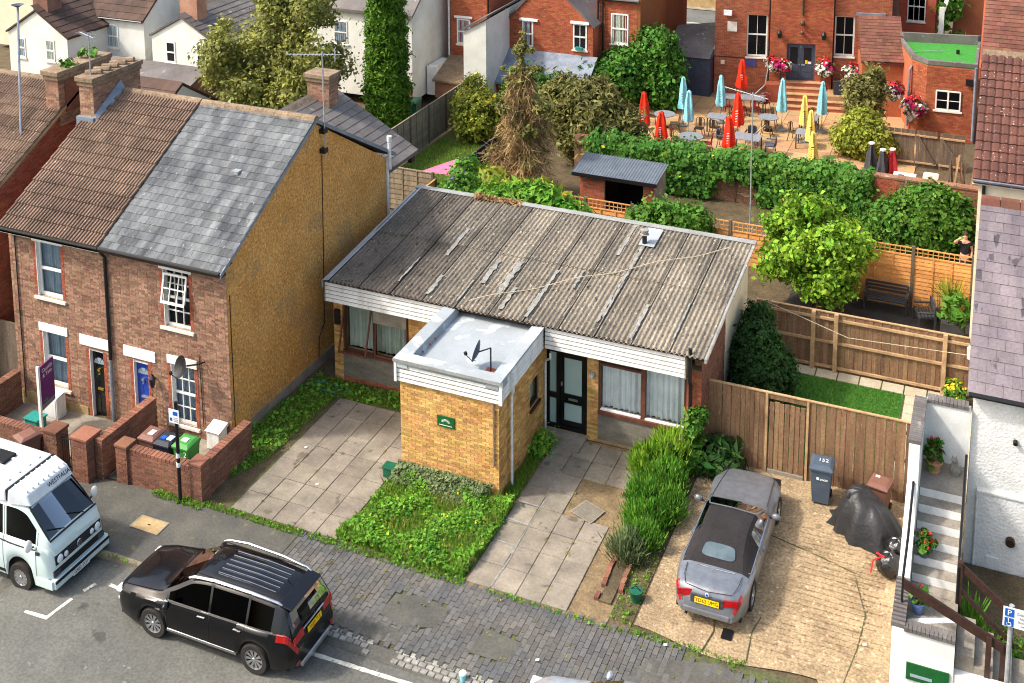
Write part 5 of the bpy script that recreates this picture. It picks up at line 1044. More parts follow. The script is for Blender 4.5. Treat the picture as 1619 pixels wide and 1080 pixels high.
# --- grey convertible with black soft top, seen from behind
def convertible():
    t=thing('parked_car','silver grey convertible with black soft top on the concrete drive','car',(-5.02,24.6,.0),None,R(-90))
    c=Car(t,4.9,[(0,.42),(.06,.56),(.2,.66),(.9,.8),(1.75,.9),(1.9,.95),(2.4,1.14),(2.8,1.2),(3.3,1.18),(3.75,1.04),(4.12,.87),(4.4,.85),(4.7,.83),(4.8,.76),(4.86,.62),(4.9,.42)],
      [(0,.38),(.15,.56),(.7,.7),(1.8,.78),(3.5,.8),(4.3,.8),(4.7,.74),(4.9,.4)],[(0,.45),(.1,.6),(.3,.72),(.8,.8),(3.9,.82),(4.4,.79),(4.7,.72),(4.83,.64),(4.9,.56)],
      [(0,.4),(.3,.6),(1.7,.68),(1.95,.66),(2.4,.56),(3.2,.55),(3.7,.58),(4.12,.66),(4.4,.64),(4.7,.58),(4.9,.48)],[(0,.25),(.3,.17),(4.5,.2),(4.9,.28)],[.92,3.95],.31,'paint_grey')
    c.patch('windscreen','glass_car',1.85,2.36,6,9); c.patch('side_window','glass_car',1.95,3.05,5,6)
    RW=lambda i,j:True
    c.patch('rear_window_backing','car_grey_trim',3.6,4.0,8,9,off=-.012,cut=False)
    c.patch('soft_top','soft_top',2.36,4.12,6,9); c.patch('soft_top_side','soft_top',3.05,4.1,5,6)
    c.patch('cabin','car_trim',1.9,3.2,5,9,off=-.04,cut=False); c.body()
    for x in(1.85,3.15): c.seam(x,1,5)
    # bright line round the hood and boot lid seam
    for sd in(-1,1):
        m=MB(); m.tube([(c.x[i]-2.45,sd*(c.G[i][5][0]+.004),c.G[i][5][1]+.008) for i in range(40,82,3)]+[(4.15-2.45,sd*.42,.876),(4.17-2.45,0,.878)],.012,5); m.build('chrome_trim','chrome',t,local=True)
        m=MB(); m.tube([(1.8-2.45,sd*.66,.92),(2.0-2.45,sd*.64,1.0),(2.38-2.45,sd*.55,1.13)],.022,5); m.build('windscreen_pillar','paint_grey',t,local=True)
        mirror(t,2.0-2.45,sd*.79,.9,'paint_grey',sd); m=MB(); m.box(2.02-2.45,2.05-2.45,sd*.92-.07,sd*.92+.07,.86,.95); m.build('mirror_glass','chrome',t,local=True)
        c.patch('tail_lamp','lamp_red',4.58,4.84,3,5,sides=(sd,),off=.01,cut=False)
        m=MB(); y0,y1=sorted((sd*.34,sd*.64)); m.add([(2.40,y0,.6),(2.34,y1,.62),(2.30,y1,.74),(2.375,y0,.72),(2.425,y0,.6),(2.38,y1,.62),(2.34,y1,.74),(2.40,y0,.72)],[(4,5,6,7),(0,1,5,4),(3,2,6,7),(0,3,7,4),(1,2,6,5)]); m.build('tail_lamp','lamp_red',t,local=True)
        c.strip('door_handle','paint_grey',2.75,2.95,.68,.68,h=.03,off=.03,n=3,sides=(sd,)); lbox(t,'headlight','lamp_clear',-2.36,-2.22,sd*.5-.08,sd*.5+.08,.4,.48,bevel=.02)
        m=MB(); m.tube([(3.2-2.45,sd*.53,1.17),(3.25-2.45,sd*.6,.98)],.01,4); m.build('hood_seam','car_trim',t,local=True)
    def top(x,y):
        i=min(len(c.x)-2,int(x/(c.x[1]))); f=x/c.x[1]-i; h=lambda g:float(np.interp(abs(y),[g[k][0] for k in(9,8,7,6)],[g[k][1] for k in(9,8,7,6)])); return h(c.G[i])*(1-f)+h(c.G[i+1])*f
    def pane(name,mt,s,off):
        m=MB(); vs=[(3.78-2.45,0,top(3.78,0)+off)]; n=28
        for r_ in(.34,.67,1.):
            for q in range(n):
                a=2*math.pi*q/n; cx=math.copysign(abs(math.cos(a))**.45,math.cos(a)); sy=math.copysign(abs(math.sin(a))**.45,math.sin(a)); x=3.78+.16*s*r_*cx; y=.35*s*r_*sy*(1+.08*cx); vs.append((x-2.45,y,top(x,y)+off))
        fs=[(0,1+q,1+(q+1)%n) for q in range(n)]+[(1+k*n+q,1+k*n+(q+1)%n,1+(k+1)*n+(q+1)%n,1+(k+1)*n+q) for k in range(2) for q in range(n)]; m.add(vs,fs); return m.build(name,mt,t,local=True,smooth=60)
    pane('rear_window_frame','car_trim',1.07,.006); pane('rear_window','chrome_glass',1.0,.011)
    m=MB(); m.tube([(2.42-2.45,-.54,1.145),(2.42-2.45,0,1.165),(2.42-2.45,.54,1.145)],.014,5); m.build('windscreen_header','paint_grey',t,local=True)
    lbox(t,'plate_recess','car_grey_trim',2.385,2.42,-.36,.36,.5,.72,bevel=.02); plate(t,2.432,0,.61,REAR(10),'YD62 UMG','plate_yellow',w=.52,h=.12); lbox(t,'bumper_lip','paint_grey',2.40,2.47,-.5,.5,.28,.42,bevel=.03)
    m=MB(); m.cyl((2.405,0,.765),(2.425,0,.765),.042,n=16); e=m.build('emblem','label_white',t,local=True); m=MB(); m.cyl((2.415,0,.765),(2.429,0,.765),.03,n=16); m.build('emblem_centre','label_blue',e,local=True)
    text('118d',.06,'chrome',t,Matrix.Translation((2.43,.28,.735))@REAR(15),local=True)
    m=MB(); m.cyl((2.3,-.45,.2),(2.46,-.45,.2),.035,n=10); m.build('exhaust','chrome',t,local=True); m=MB(); m.tube([(1.95-2.45,-.5,.985),(1.9-2.45,.1,.98)],.012,4); m.build('wiper','car_trim',t,local=True)
    m=MB(); m.tube([(4.18-2.45,-.6,.868),(4.5-2.45,-.58,.852),(4.74-2.45,-.5,.815),(4.8-2.45,0,.79),(4.74-2.45,.5,.815),(4.5-2.45,.58,.852),(4.18-2.45,.6,.868)],.007,4); m.build('boot_seam','ink_black',t,local=True)
    for sd in(-1,1): m=MB(); m.tube([(c.x[i]-2.45,sd*(c.hr[i]-.04),c.G[i][7][1]+.004) for i in range(5,36,2)],.006,4); m.build('bonnet_seam','ink_black',t,local=True)
    c.wheelset(spokes=8,style='multi')
    return t
convertible()
# --- pale camper van
def van():
    zb=-.1+gz(-20.5); t=thing('camper_van','pale blue and white vintage camper van with a raised roof at the left edge','van',(-20.72,18.45,zb),None,math.pi)
    c=Car(t,4.3,[(0,.98),(.05,1.1),(.12,1.18),(.75,1.72),(1.0,1.78),(3.6,1.78),(4.1,1.7),(4.3,1.2)],[(0,.8),(.1,1.0),(.5,1.06),(4.1,1.06),(4.3,.9)],[(0,.74),(.04,.8),(.14,.85),(.4,.87),(4.,.87),(4.3,.78)],
      [(0,.68),(.12,.76),(.75,.7),(1.2,.72),(3.8,.72),(4.3,.6)],[(0,.26),(.3,.22),(4.3,.3)],[.92,3.35],.33,'paint_van')
    c.patch('windscreen','glass_screen',.13,.72,7,9,cut=True); 
    for a,b in((.45,1.3),(1.42,2.4),(2.5,3.6)): c.patch('side_window','glass_car',a,b,5,6,cond=lambda i,j:c.zt[i]-c.zs[i]>.2)
    c.patch('dash','plastic_black',.2,3.8,5,9,off=-.04,cut=False); c.body()
    for x in(.4,1.36): c.seam(x,0,6,mt='car_grey_trim')
    m=MB(); m.tube([(-2.15+c.x[2]+.005,-.70,1.16),(-2.15+.02,0,1.19),(-2.15+.1,.70,1.16)],.012,4)
    # rubber windscreen surround
    for sd in(-1,1): m=MB(); m.tube([(c.x[3]-2.15,sd*.68,1.165),(c.x[8]-2.15,sd*.665,1.42),(c.x[14]-2.15,sd*.63,1.7)],.02,5); m.build('windscreen_rubber','car_trim',t,local=True)
    m=MB(); m.tube([(-2.04,-.7,1.165),(-2.06,0,1.19),(-2.04,.7,1.165)],.022,5); m.build('windscreen_rubber','car_trim',t,local=True); m=MB(); m.tube([(-1.43,-.64,1.71),(-1.44,0,1.735),(-1.43,.64,1.71)],.018,5); m.build('windscreen_rubber','car_trim',t,local=True)
    for y in(-.35,.25): m=MB(); m.tube([(-2.03,y,1.2),(-1.88,y+.35,1.33)],.009,4); m.build('wiper','car_trim',t,local=True)
    # nose: grille band, lamps, bumper, plate
    lbox(t,'grille','car_trim',-2.175,-2.12,-.7,.7,.68,.88,bevel=.02)
    for k in range(5): lbox(t,'grille_bar','car_grey_trim',-2.182,-2.17,-.42,.42,.705+k*.034,.715+k*.034)
    lbox(t,'lower_grille','car_trim',-2.17,-2.1,-.76,.76,.46,.6,bevel=.02)
    for sd in(-1,1):
        for y,r in((.58,.085),(.40,.06)):
            m=MB(); m.lathe([(.005,-2.205),(r*.8,-2.2),(r,-2.185),(r*1.05,-2.17)],(0,sd*y,.78),n=14,axis='x'); h=m.build('headlight','lamp_clear',t,local=True,smooth=50)
        lbox(t,'indicator','car_grey_trim',-2.18,-2.14,sd*.68-.1,sd*.68+.1,.47,.58,bevel=.01)
        m=MB(); m.ball((-1.72,sd*1.02,1.18),.12,10,6,sq=(.55,.85,1.)); mo=m.build('door_mirror','timber_white',t,local=True,smooth=60); m=MB(); m.tube([(-1.68,sd*.84,1.05),(-1.7,sd*.96,1.12)],.022,5); m.build('mirror_arm','car_trim',mo,local=True)
        c.strip('side_stripe','car_grey_trim',.42,4.0,.98,.98,h=.035,sides=(sd,),off=.003); c.strip('sill_trim','car_trim',1.35,2.9,.34,.34,h=.06,sides=(sd,)); c.strip('quarter_vent','car_grey_trim',.3,.42,.93,.93,h=.07,off=.006,sides=(sd,),n=2)
    m=MB(); m.lathe([(.062,0),(.075,.012),(.062,.024),(.062,0)],(-2.2,0,.78),n=20,axis='x',cap=False); e=m.build('emblem','chrome',t,local=True); m=MB()
    for pts in(((-.035,.045),(0,-.0),(.035,.045)),((-.055,.02),(-.03,-.05),(0,-.005),(.03,-.05),(.055,.02))): m.tube([(-2.192,y,.78+z) for y,z in pts],.007,4)
    m.build('emblem_letters','chrome',e,local=True)
    m=MB(); m.prism([(-2.27,.28),(-2.13,.26),(-2.1,.44),(-2.25,.46)],-.84,.84,'y'); b=m.build('front_bumper','paint_van',t,local=True,bevel=.02); lbox(t,'bumper_strip','car_trim',-2.285,-2.255,-.84,.84,.40,.45,bevel=.008)
    for sd in(-1,1): lbox(t,'bumper_end','paint_van',-2.2,-1.72,sd*.85-.03,sd*.85+.03,.27,.45,bevel=.015)
    plate(t,-2.275,.08,.33,NOSE(3),'G802 EOY','label_white',w=.5,h=.11)
    # raised roof: fixed front tray and lifting lid
    m=MB(); 
    secs=[(-1.5,.62,1.72,.06),(-1.3,.66,1.76,.16),(-.95,.68,1.77,.22)]
    m.add([(-1.48,-.64,1.74),(-1.48,.64,1.74),(-1.36,.62,1.93),(-1.36,-.62,1.93),(-.9,.72,1.99),(-.9,-.72,1.99),(-.9,.76,1.74),(-.9,-.76,1.74)],[(0,1,2,3),(3,2,4,5),(0,3,5,7),(1,6,4,2),(4,6,7,5)]); fr=m.build('roof_tray','van_roof',t,local=True,bevel=.03)
    for k in range(8): lbox(fr,'tray_rib','van_roof',-1.32,-.95,-.55+k*.157-.012,-.55+k*.157+.012,1.935,1.985,T=lambda x,y,z:(x,y,z+(x+1.36)*.12))
    text('WESTFALIA',.13,'ink_black',fr,Matrix.Translation((-1.425,-.27,1.84))@NOSE(32),local=True)
    m=MB(); m.add([(-.84,-.74,1.76),(-.84,.74,1.76),(2.0,.74,1.8),(2.0,-.74,1.8),(-.84,-.7,2.0),(-.84,.7,2.0),(2.0,.66,2.06),(2.0,-.66,2.06)],[(0,1,5,4),(1,2,6,5),(2,3,7,6),(3,0,4,7),(4,5,6,7)]); l=m.build('lifting_roof','van_roof',t,local=True,bevel=.05)
    for k in range(4): lbox(l,'roof_ridge','van_roof',-.7,1.9,-.45+k*.3-.03,-.45+k*.3+.03,2.0,2.03,T=lambda x,y,z:(x,y,z+(x+.84)*.021))
    lbox(l,'roof_hatch','car_trim',-.15,.35,-.3,.12,2.0,2.075,bevel=.02)
    lbox(t,'rubber_seal','car_trim',-.9,-.83,-.72,.72,1.76,1.985)
    c.wheelset(spokes=12,style='single',rr=.6)
    t.scale=(1,1,1.16)
    for o in [q for q in t.children if q.name.startswith('wheel')]: o.scale=(1,1,1/1.16); o.location.z=.33/1.16
    return t
van()
# --- silver car at the bottom edge
def silver():
    t=thing('parked_car','silver hatchback cut off by the bottom edge of the view','car',(-5.6,18.3,-.1),None,0)
    c=Car(t,4.3,[(0,.55),(.1,.72),(.5,.86),(1.1,.95),(1.25,1.0),(2.0,1.42),(2.6,1.47),(3.4,1.42),(3.8,1.3),(4.15,1.0),(4.25,.9),(4.3,.5)],[(0,.5),(.2,.68),(1.2,.85),(4.,.95),(4.3,.5)],[(0,.5),(.1,.66),(.4,.8),(1.,.85),(3.7,.85),(4.2,.76),(4.3,.66)],
      [(0,.45),(.4,.7),(1.2,.74),(2.,.6),(3.5,.57),(4.15,.6),(4.3,.5)],[(0,.25),(.3,.2),(4.3,.3)],[.85,3.4],.31,'paint_silver')
    c.patch('windscreen','glass_car',1.25,1.97,7,9); c.patch('rear_window','glass_car',3.8,4.14,7,9)
    for a,b in((1.4,2.5),(2.6,3.5)): c.patch('side_window','glass_car',a,b,5,6,cond=lambda i,j:c.zt[i]-c.zs[i]>.16)
    c.patch('cabin','car_trim',1.3,4.1,5,9,off=-.03,cut=False); c.body()
    for sd in(-1,1): mirror(t,1.55-2.15,sd*.85,.95,'paint_silver',sd); lbox(t,'headlight','lamp_clear',-2.08,-1.75,sd*.6-.1,sd*.6+.1,.6,.7,bevel=.03); c.patch('tail_lamp','lamp_red',3.95,4.25,3,5,sides=(sd,),off=.01,cut=False)
    for x in(1.4,2.55): c.seam(x,1,5)
    c.wheelset(spokes=7,style='single'); return t
silver()
# ------------------------------------------------ right-hand side: fences, white house, steps
def plank_fence(label,x0,x1,y,h,bw=.118,mt='wood_fence',front=True,posts=(),rails=(.25,1.0,1.75),railside=-1,gap=None,cap=True,lean=.0,name='plank_fence',z0=.0,cat='fence'):
    """upright boards, each its own piece, with rails and posts"""
    t=thing(name,label,cat,((x0+x1)/2,y,z0)); m=MB(); m.box(-bw/2+.003,bw/2-.003,-.011,.011,0,h); me=meshdata(m,'board',[mt]); n=int((x1-x0)/bw)
    for i in range(n):
        x=x0+(i+.5)*(x1-x0)/n
        if gap and gap[0]<x<gap[1]: continue
        piece('board',me,t,Matrix.Translation((x,y+(.008 if i%2 else -.004),z0+random.uniform(-.015,.012)))@Matrix.Rotation(random.uniform(-.004,.004),4,'Y'))
    for r in rails: 
        m=MB(); yy=y+railside*.045
        segs=[(x0,x1)] if not gap else [(x0,gap[0]),(gap[1],x1)]
        for a,b in segs: m=MB(); m.box(a,b,yy-.03,yy+.03,z0+r-.035,z0+r+.035); m.build('rail','wood_rail',t)
    for x in posts: m=MB(); yy=y+railside*.09; m.box(x-.06,x+.06,yy-.06,yy+.06,z0-.02,z0+h+.04); m.build('post','wood_rail',t,bevel=.008)
    if cap:
        for a,b in ([(x0,x1)] if not gap or gap[2] else [(x0,gap[0]),(gap[1],x1)]): m=MB(); m.box(a,b,y-.035,y+.035,z0+h+.012,z0+h+.04); m.build('capping','wood_rail',t)
    return t
f1=plank_fence('brown close board fence with a gate behind the grey convertible',-6.42,-1.32,28.0,2.15,railside=1,rails=(.3,1.1,1.85),gap=(-4.92,-3.9,True))
m=MB(); m.box(-4.92,-3.9,27.985,28.01,2.02,2.15); m.build('head_board','wood_fence',f1)
for x in(-4.92,-3.9): m=MB(); m.box(x-.03,x+.03,27.95,28.05,0,2.15); m.build('gate_post','wood_rail',f1)
t=plank_fence('wooden garden gate with a gap above it in the close board fence',-4.86,-3.96,27.98,1.9,railside=1,rails=(.3,1.0,1.7),cap=False,name='garden_gate',z0=.05,cat='gate'); m=MB(); m.box(-4.86,-3.96,27.92,28.0,.0,.1); m.build('kick_board','concrete',t)
plank_fence('weathered brown board fence with pale rails beyond the strip lawn',-6.3,-.3,33.5,1.78,posts=(-4.6,-3.95,-.95),rails=(.12,.9,1.62),bw=.125)
# white house on the right
def white_house():
    t=thing('white_house','white roughcast house with purple slate roof at the right edge','house',(1.5,26,0)); Yw=26.0; x0=-.1; x1=5.0
    m=MB(); m.box(x0,x1,Yw,33.0,-.1,4.6); m.build('front_block','white_render',t)
    m=MB(); m.box(.11,x1,Yw-.05,Yw,-.1,2.12); m.build('rendered_plinth','white_render',t); m=MB(); m.box(.09,x1,Yw-.08,Yw,2.12,2.16); m.build('ledge','white_paint_wall',t); m=MB(); m.cyl((.1,Yw-.06,0.2),(.1,Yw-.06,2.1),.02,n=6); m.build('pipe','white_pipe',t)
    s=Vector((0,3.98,2.88)).normalized(); m=MB(); m.prism([(25.82,4.5),(29.8,7.38),(33.8,4.5),(33.8,4.4),(29.8,7.26),(25.82,4.4)],x0-.12,x1,'x'); m.build('roof_deck','slate_purple',t)
    roof_pieces(t,'slate',flat_tile(.36,.27,mt='slate_purple'),(x0-.13,25.8,4.5),(1,0,0),s,2.4,4.9,.36,.27,limit=200)
    for i in range(7): m=MB(); a=x0-.12+i*.44; m.prism([(29.62,7.3),(29.7,7.46),(29.8,7.5),(29.9,7.46),(29.98,7.3)],a+.005,a+.43,'x'); m.build('ridge_tile','plain_tile',t)
    m=MB(); m.tube([(x0-.1,25.78,4.47),(x1,25.78,4.47)],.06,8); m.build('gutter','black_metal',t)
    # openings in the wall: vents and fixings
    m=MB(); m.cyl((.83,26.0,1.12),(.83,25.85,1.1),.1,n=12); m.build('boiler_flue','dark_brown',t); m=MB(); m.cyl((.8,26,3.47),(.8,25.9,3.45),.05,n=8); m.build('wall_hook','black_metal',t); m=MB(); m.box(.36,.62,25.93,25.955,.3,.62); m.build('access_panel','white_paint_wall',t)
    m=MB(); m.box(1.0,1.2,25.8,25.98,3.85,4.2); m.build('wall_light','black_metal',t)
    # rear cream block with brown tiled roof
    m=MB(); m.box(-.34,x1,33.62,41.0,-.1,6.45); m.build('rear_block','cream_render',t); m=MB(); m.tube([(-.2,33.55,6.4),(-.2,33.55,.2)],.045,8); m.build('downpipe','black_metal',t); m=MB(); m.box(-.32,-.05,33.5,33.6,5.0,5.12); m.build('pipe_bracket','white_pipe',t)
    m=MB(); m.tube([(-.5,33.42,6.5),(x1,33.42,6.5)],.07,8); m.build('gutter','lead',t); m=MB(); m.box(-.5,x1,33.45,33.6,6.36,6.52); m.build('fascia','timber_white',t)
    s=Vector((0,4.6,2.4)).normalized(); m=MB(); m.prism([(33.4,6.5),(38,8.9),(42.6,6.5),(42.6,6.4),(38,8.78),(33.4,6.4)],-.48,x1,'x'); m.build('rear_roof','red_tile',t)
    roof_pieces(t,'roof_tile',rib_tile(.22,.36,ribs=1,h=.03,mt='red_tile'),(-.5,33.38,6.5),(1,0,0),s,2.9,5.2,.22,.36,stag=False,limit=250)
    m=MB(); m.box(.35,.62,36.6,36.9,8.16,8.26); m.build('replaced_tile','red_brick',t)
    m=MB(); m.prism([(37.8,8.85),(38,9.0),(38.2,8.85)],-.5,x1,'x'); m.build('ridge','ridge_tile',t)
    m=MB(); m.box(-.36,-.33,25.9,26.0,0,.1); return t
white_house()
t=thing('wall_lamp','cream outside lamp on the corner of the white house','lamp',(-.35,33.0,2.2)); m=MB(); m.lathe([(.06,2.2),(.07,2.5),(.03,2.56)],(-.28,31.6,0),n=10); m.build('shade','cream_render',t); m=MB(); m.tube([(-.28,31.6,2.2),(-.12,31.6,2.05)],.02,5); m.build('arm','black_metal',t)
# steps
def steps():
    t=thing('outside_steps','white edged concrete steps with black handrails beside the white house','steps',(-.6,23.5,0)); xl,xr=-1.06,-.13
    m=MB(); m.box(xl,xr,24.82,25.9,0,2.65); m.build('landing','concrete',t)
    for i in range(6):
        z=2.65-.19*(i+1); y1=24.82-.3*i; y0=y1-.3; m=MB(); m.box(xl,xr,y0,y1,0,z); s=m.build('step','concrete',t); 
        m=MB(); m.box(xl+.02,xr-.02,y1-.004,y1-.001 if False else y1-.0005,z+.004,z+.188); m.v=[(v[0],v[1]-.008,v[2]) for v in m.v]; m.build('white_riser','white_paint_wall',s)
    m=MB(); m.box(xl,xr,21.9,23.02,0,1.5); m.build('half_landing','concrete',t)
    m=MB(); m.add([(-1.0,22.05,1.506),(-.16,22.42,1.506),(-.16,22.58,1.506),(-1.0,22.2,1.506)],[(0,1,2,3)]); m.build('painted_edge','white_paint_wall',t)
    for i in range(4): x=-.12+i*.34; m=MB(); m.box(x,x+.34,21.9,22.95,0,1.3-.2*i); m.build('lower_step','concrete',t,bevel=.01)
    m=MB(); m.box(-1.28,xl,24.15,25.9,0,4.02); m.box(-1.28,xr,25.901,26.1,0,4.02); m.build('parapet_wall','white_paint_wall',t)
    m=MB(); m.prism([(21.7,0),(24.15,0),(24.15,3.1),(23.6,2.6),(22.9,1.9),(21.7,1.62)],-1.28,xl,'x'); m.build('side_wall','white_paint_wall',t)
    m=MB(); m.box(xl,xr,21.7,21.9,0,1.62); m.build('front_wall','white_paint_wall',t); m=MB(); m.box(xr,1.4,21.72,21.9,0,.95); m.build('front_wall','white_paint_wall',t)
    c=MB(); c.box(-.035,.035,-.13,.13,0,.085); me=meshdata(c,'coping_brick',['slate_old'])
    for i in range(12): piece('coping_brick',me,t,Matrix.Translation((xl+.04+i*.078,21.8,1.62)))
    for i in range(23): piece('coping_brick',me,t,Matrix.Translation((-1.17,24.19+i*.078,4.02))@Matrix.Rotation(R(90),4,'Z'))
    for i in range(11): piece('coping_brick',me,t,Matrix.Translation((xl+.06+i*.078,26.0,4.02)))
    for i in range(12): piece('coping_brick',me,t,Matrix.Translation((-1.17,21.75+i*.09,1.64+i*.02))@Matrix.Rotation(R(90),4,'Z'))
    for p in([(-1.15,25.0,3.3),(-1.15,24.3,3.25),(-1.15,23.2,2.55),(-1.15,22.2,2.4)],[(-.16,25.1,3.45),(-.16,24.8,3.3),(-.16,23.0,2.3),(-.16,23.0,1.2)]): m=MB(); m.tube(p,.028,6); m.build('handrail','black_metal',t)
    for p in([(-1.15,22.2,1.6),(-1.15,22.2,2.45)],[(-1.15,24.3,2.6),(-1.15,24.3,3.3)]): m=MB(); m.tube(p,.025,6); m.build('handrail_post','black_metal',t)
    def plank(a,b,h,mt='dark_brown'):
        a=Vector(a);b=Vector(b);m=MB(); u=Vector((0,.03,0)); v=Vector((0,0,h/2)); m.add([tuple(p+sx*u+sz*v) for p in(a,b) for sx in(-1,1) for sz in(-1,1)],[(0,1,3,2),(4,6,7,5),(0,4,5,1),(2,3,7,6),(1,5,7,3),(0,2,6,4)]); m.build('timber_rail',mt,t)
    plank((-1.12,21.95,2.42),(.72,21.95,1.62),.2); plank((-.13,23.05,2.32),(.9,23.05,1.5),.17); plank((-.13,23.05,1.8),(.95,23.05,.85),.1)
    for x,y,z0,z1 in((.46,21.93,.6,1.8),(.86,23.05,.2,1.6),(-.13,23.05,1.2,2.4),(.72,22.0,.4,1.65)): m=MB(); m.box(x-.05,x+.05,y-.05,y+.05,z0,z1); m.build('timber_post','dark_brown',t)
    m=MB(); m.box(-.98,-.2,21.67,21.69,.62,.98); p=m.build('green_panel','sign_green',t); m=MB(); m.box(-.9,-.5,21.663,21.669,.7,.76); m.build('panel_print','curtain_blue',p)
    return t
steps()
def pot(label,x,y,z,r,h,mt,leaf,fl,n=120,cat='potted plant',hl=.2):
    t=thing('potted_plant',label,cat,(x,y,z)); m=MB(); m.lathe([(r*.68,z),(r*.95,z+h*.85),(r*1.05,z+h*.86),(r*1.05,z+h),(r*.92,z+h),(r*.9,z+h*.9)],(x,y,0),n=14); m.build('pot',mt,t,smooth=50)
    P,N,C=crown([(x,y,z+h+hl*.5,r*1.1,r*1.1,hl)],n,.06,per=8); leafmesh('foliage',P,N,.09,leaf,t,rndpc=C); k=RNG.choice(len(P),n//4); leafmesh('flower',P[k]+[0,0,.06],N[k],.06,fl,t); return t
pot('terracotta pot with pink flowers on the top landing of the steps',-.8,25.5,2.65,.17,.26,'terracotta','leaf_mid','petal_pink',hl=.32,n=200)
pot('slate grey pot of orange flowers half way down the steps',-.85,23.65,1.9,.15,.26,'pot_slate','leaf_mid','petal_red',hl=.2); pot('blue glazed pot of pink flowers on the half landing',-.86,22.45,1.5,.14,.24,'pot_blue','leaf_mid','petal_pink',hl=.22)
t=thing('stone_cat','grey stone cat ornament sitting on the top landing','ornament',(-.38,25.55,2.65)); m=MB(); m.lathe([(.1,2.65),(.12,2.72),(.1,2.85),(.06,2.95),(.05,2.98)],(-.38,25.55,0),n=10); m.ball((-.4,25.5,3.02),.065,10,6); m.build('body','stone_grey',t,smooth=60)
for s in(-1,1): m=MB(); m.cyl((-.4+s*.035,25.5,3.06),(-.4+s*.045,25.5,3.13),.022,.002,n=5); m.build('ear','stone_grey',t)
# disabled parking sign
t=thing('parking_sign','blue and white disabled parking sign on a grey post by the steps','sign',(.78,21.1,-.1)); m=MB(); m.cyl((.78,21.1,-.1),(.78,21.1,3.2),.045,n=10); m.build('post','galv',t)
m=MB(); m.box(.64,1.18,21.02,21.035,2.82,3.2); b=m.build('panel','label_white',t); m=MB(); m.box(.67,.82,21.01,21.018,3.03,3.18); m.build('blue_field','label_blue',b); m=MB(); m.box(.67,.82,21.01,21.018,2.84,3.0); m.build('blue_field','label_blue',b)
text('P',.15,'label_white',b,facing_street(.745,21.006,3.105)); text('Disabled\nbadge\nholders\nonly',.075,'ink_grey',b,facing_street(1.0,21.014,3.0))
m=MB(); m.tube([(.735,21.005,2.965),(.735,21.005,2.915),(.77,21.005,2.915),(.785,21.005,2.87)],.008,4); m.ball((.735,21.005,2.98),.012,6,4); m.tube([(.745+.035*math.cos(a),21.005,2.885+.035*math.sin(a)) for a in [R(150+i*25) for i in range(9)]],.006,4); m.build('wheelchair_symbol','label_white',b)
# motorcycle cover and bags
def tarp():
    t=thing('motorcycle_cover','black sheet thrown over a motorcycle on the concrete drive','cover',(-2.1,26.5,0)); m=MB(); n,k=48,14; vs=[]; ax=Vector((.93,-.37)); ay=Vector((.37,.93)) 
    for j in range(k+1):
        f=j/k
        for i in range(n):
            a=2*math.pi*i/n; c,s=math.cos(a),math.sin(a); rx=(.98*f**.62)*(1+.05*math.sin(5*a)); ry=(.62*f**.7)*(1+.06*math.sin(4*a+1)); fold=(.075*math.sin(a*11+1.3*math.sin(a*3))+.035*math.sin(a*23+2*math.sin(a*5)))*f*f; u=(rx+fold)*c; v=(ry+fold)*s
            peak=1.32*math.exp(-((u+.42)/.42)**2)+.98*math.exp(-((u-.35)/.55)**2); peak=min(peak,1.36); h=peak*(1-f**2.6)*.78; h=max(h*(1-.12*abs(math.sin(a*6))*f),0); p=ax*u+ay*v; vs.append((-2.2+p.x,26.55+p.y,.015+h))
    m.add(vs,[(j*n+i,j*n+(i+1)%n,(j+1)*n+(i+1)%n,(j+1)*n+i) for j in range(k) for i in range(n)],c=.5); m.build('sheet','tarp',t,smooth=75); 
    h=MB(); h.tube([(-2.7,26.4,.9),(-2.55,26.75,.96),(-2.4,27.05,.88)],.04,6); h.build('handlebar_bulge','tarp',t,smooth=70)
tarp()
def bag(label,x,y,r,h):
    t=thing('rubbish_bag',label,'rubbish bag',(x,y,0)); m=MB(); n,k=22,10; vs=[]
    for j in range(k+1):
        ph=math.pi*j/k
        for i in range(n):
            a=2*math.pi*i/n; rr=r*(math.sin(ph)**.75)*(1+.1*math.sin(5*a+j)+.07*math.sin(9*a-j*2)); vs.append((x+rr*math.cos(a),y+rr*math.sin(a),max(0.01,h*.5*(1-math.cos(ph))+.02*math.sin(7*a))))
    m.add(vs,[(j*n+i,j*n+(i+1)%n,(j+1)*n+(i+1)%n,(j+1)*n+i) for j in range(k) for i in range(n)]); m.build('sack','bin_bag',t,smooth=60); return t
t=bag('black rubbish bag with red ties against the steps wall',-1.62,25.3,.27,.55); m=MB(); m.tube([(-1.75,25.2,.5),(-1.95,25.1,.42),(-1.98,24.95,.2)],.018,4); m.tube([(-1.72,25.15,.52),(-1.9,25.2,.55)],.02,4); m.build('tie','red_tie',t)
bag('smaller black rubbish bag behind the one with red ties',-1.5,25.75,.26,.62)
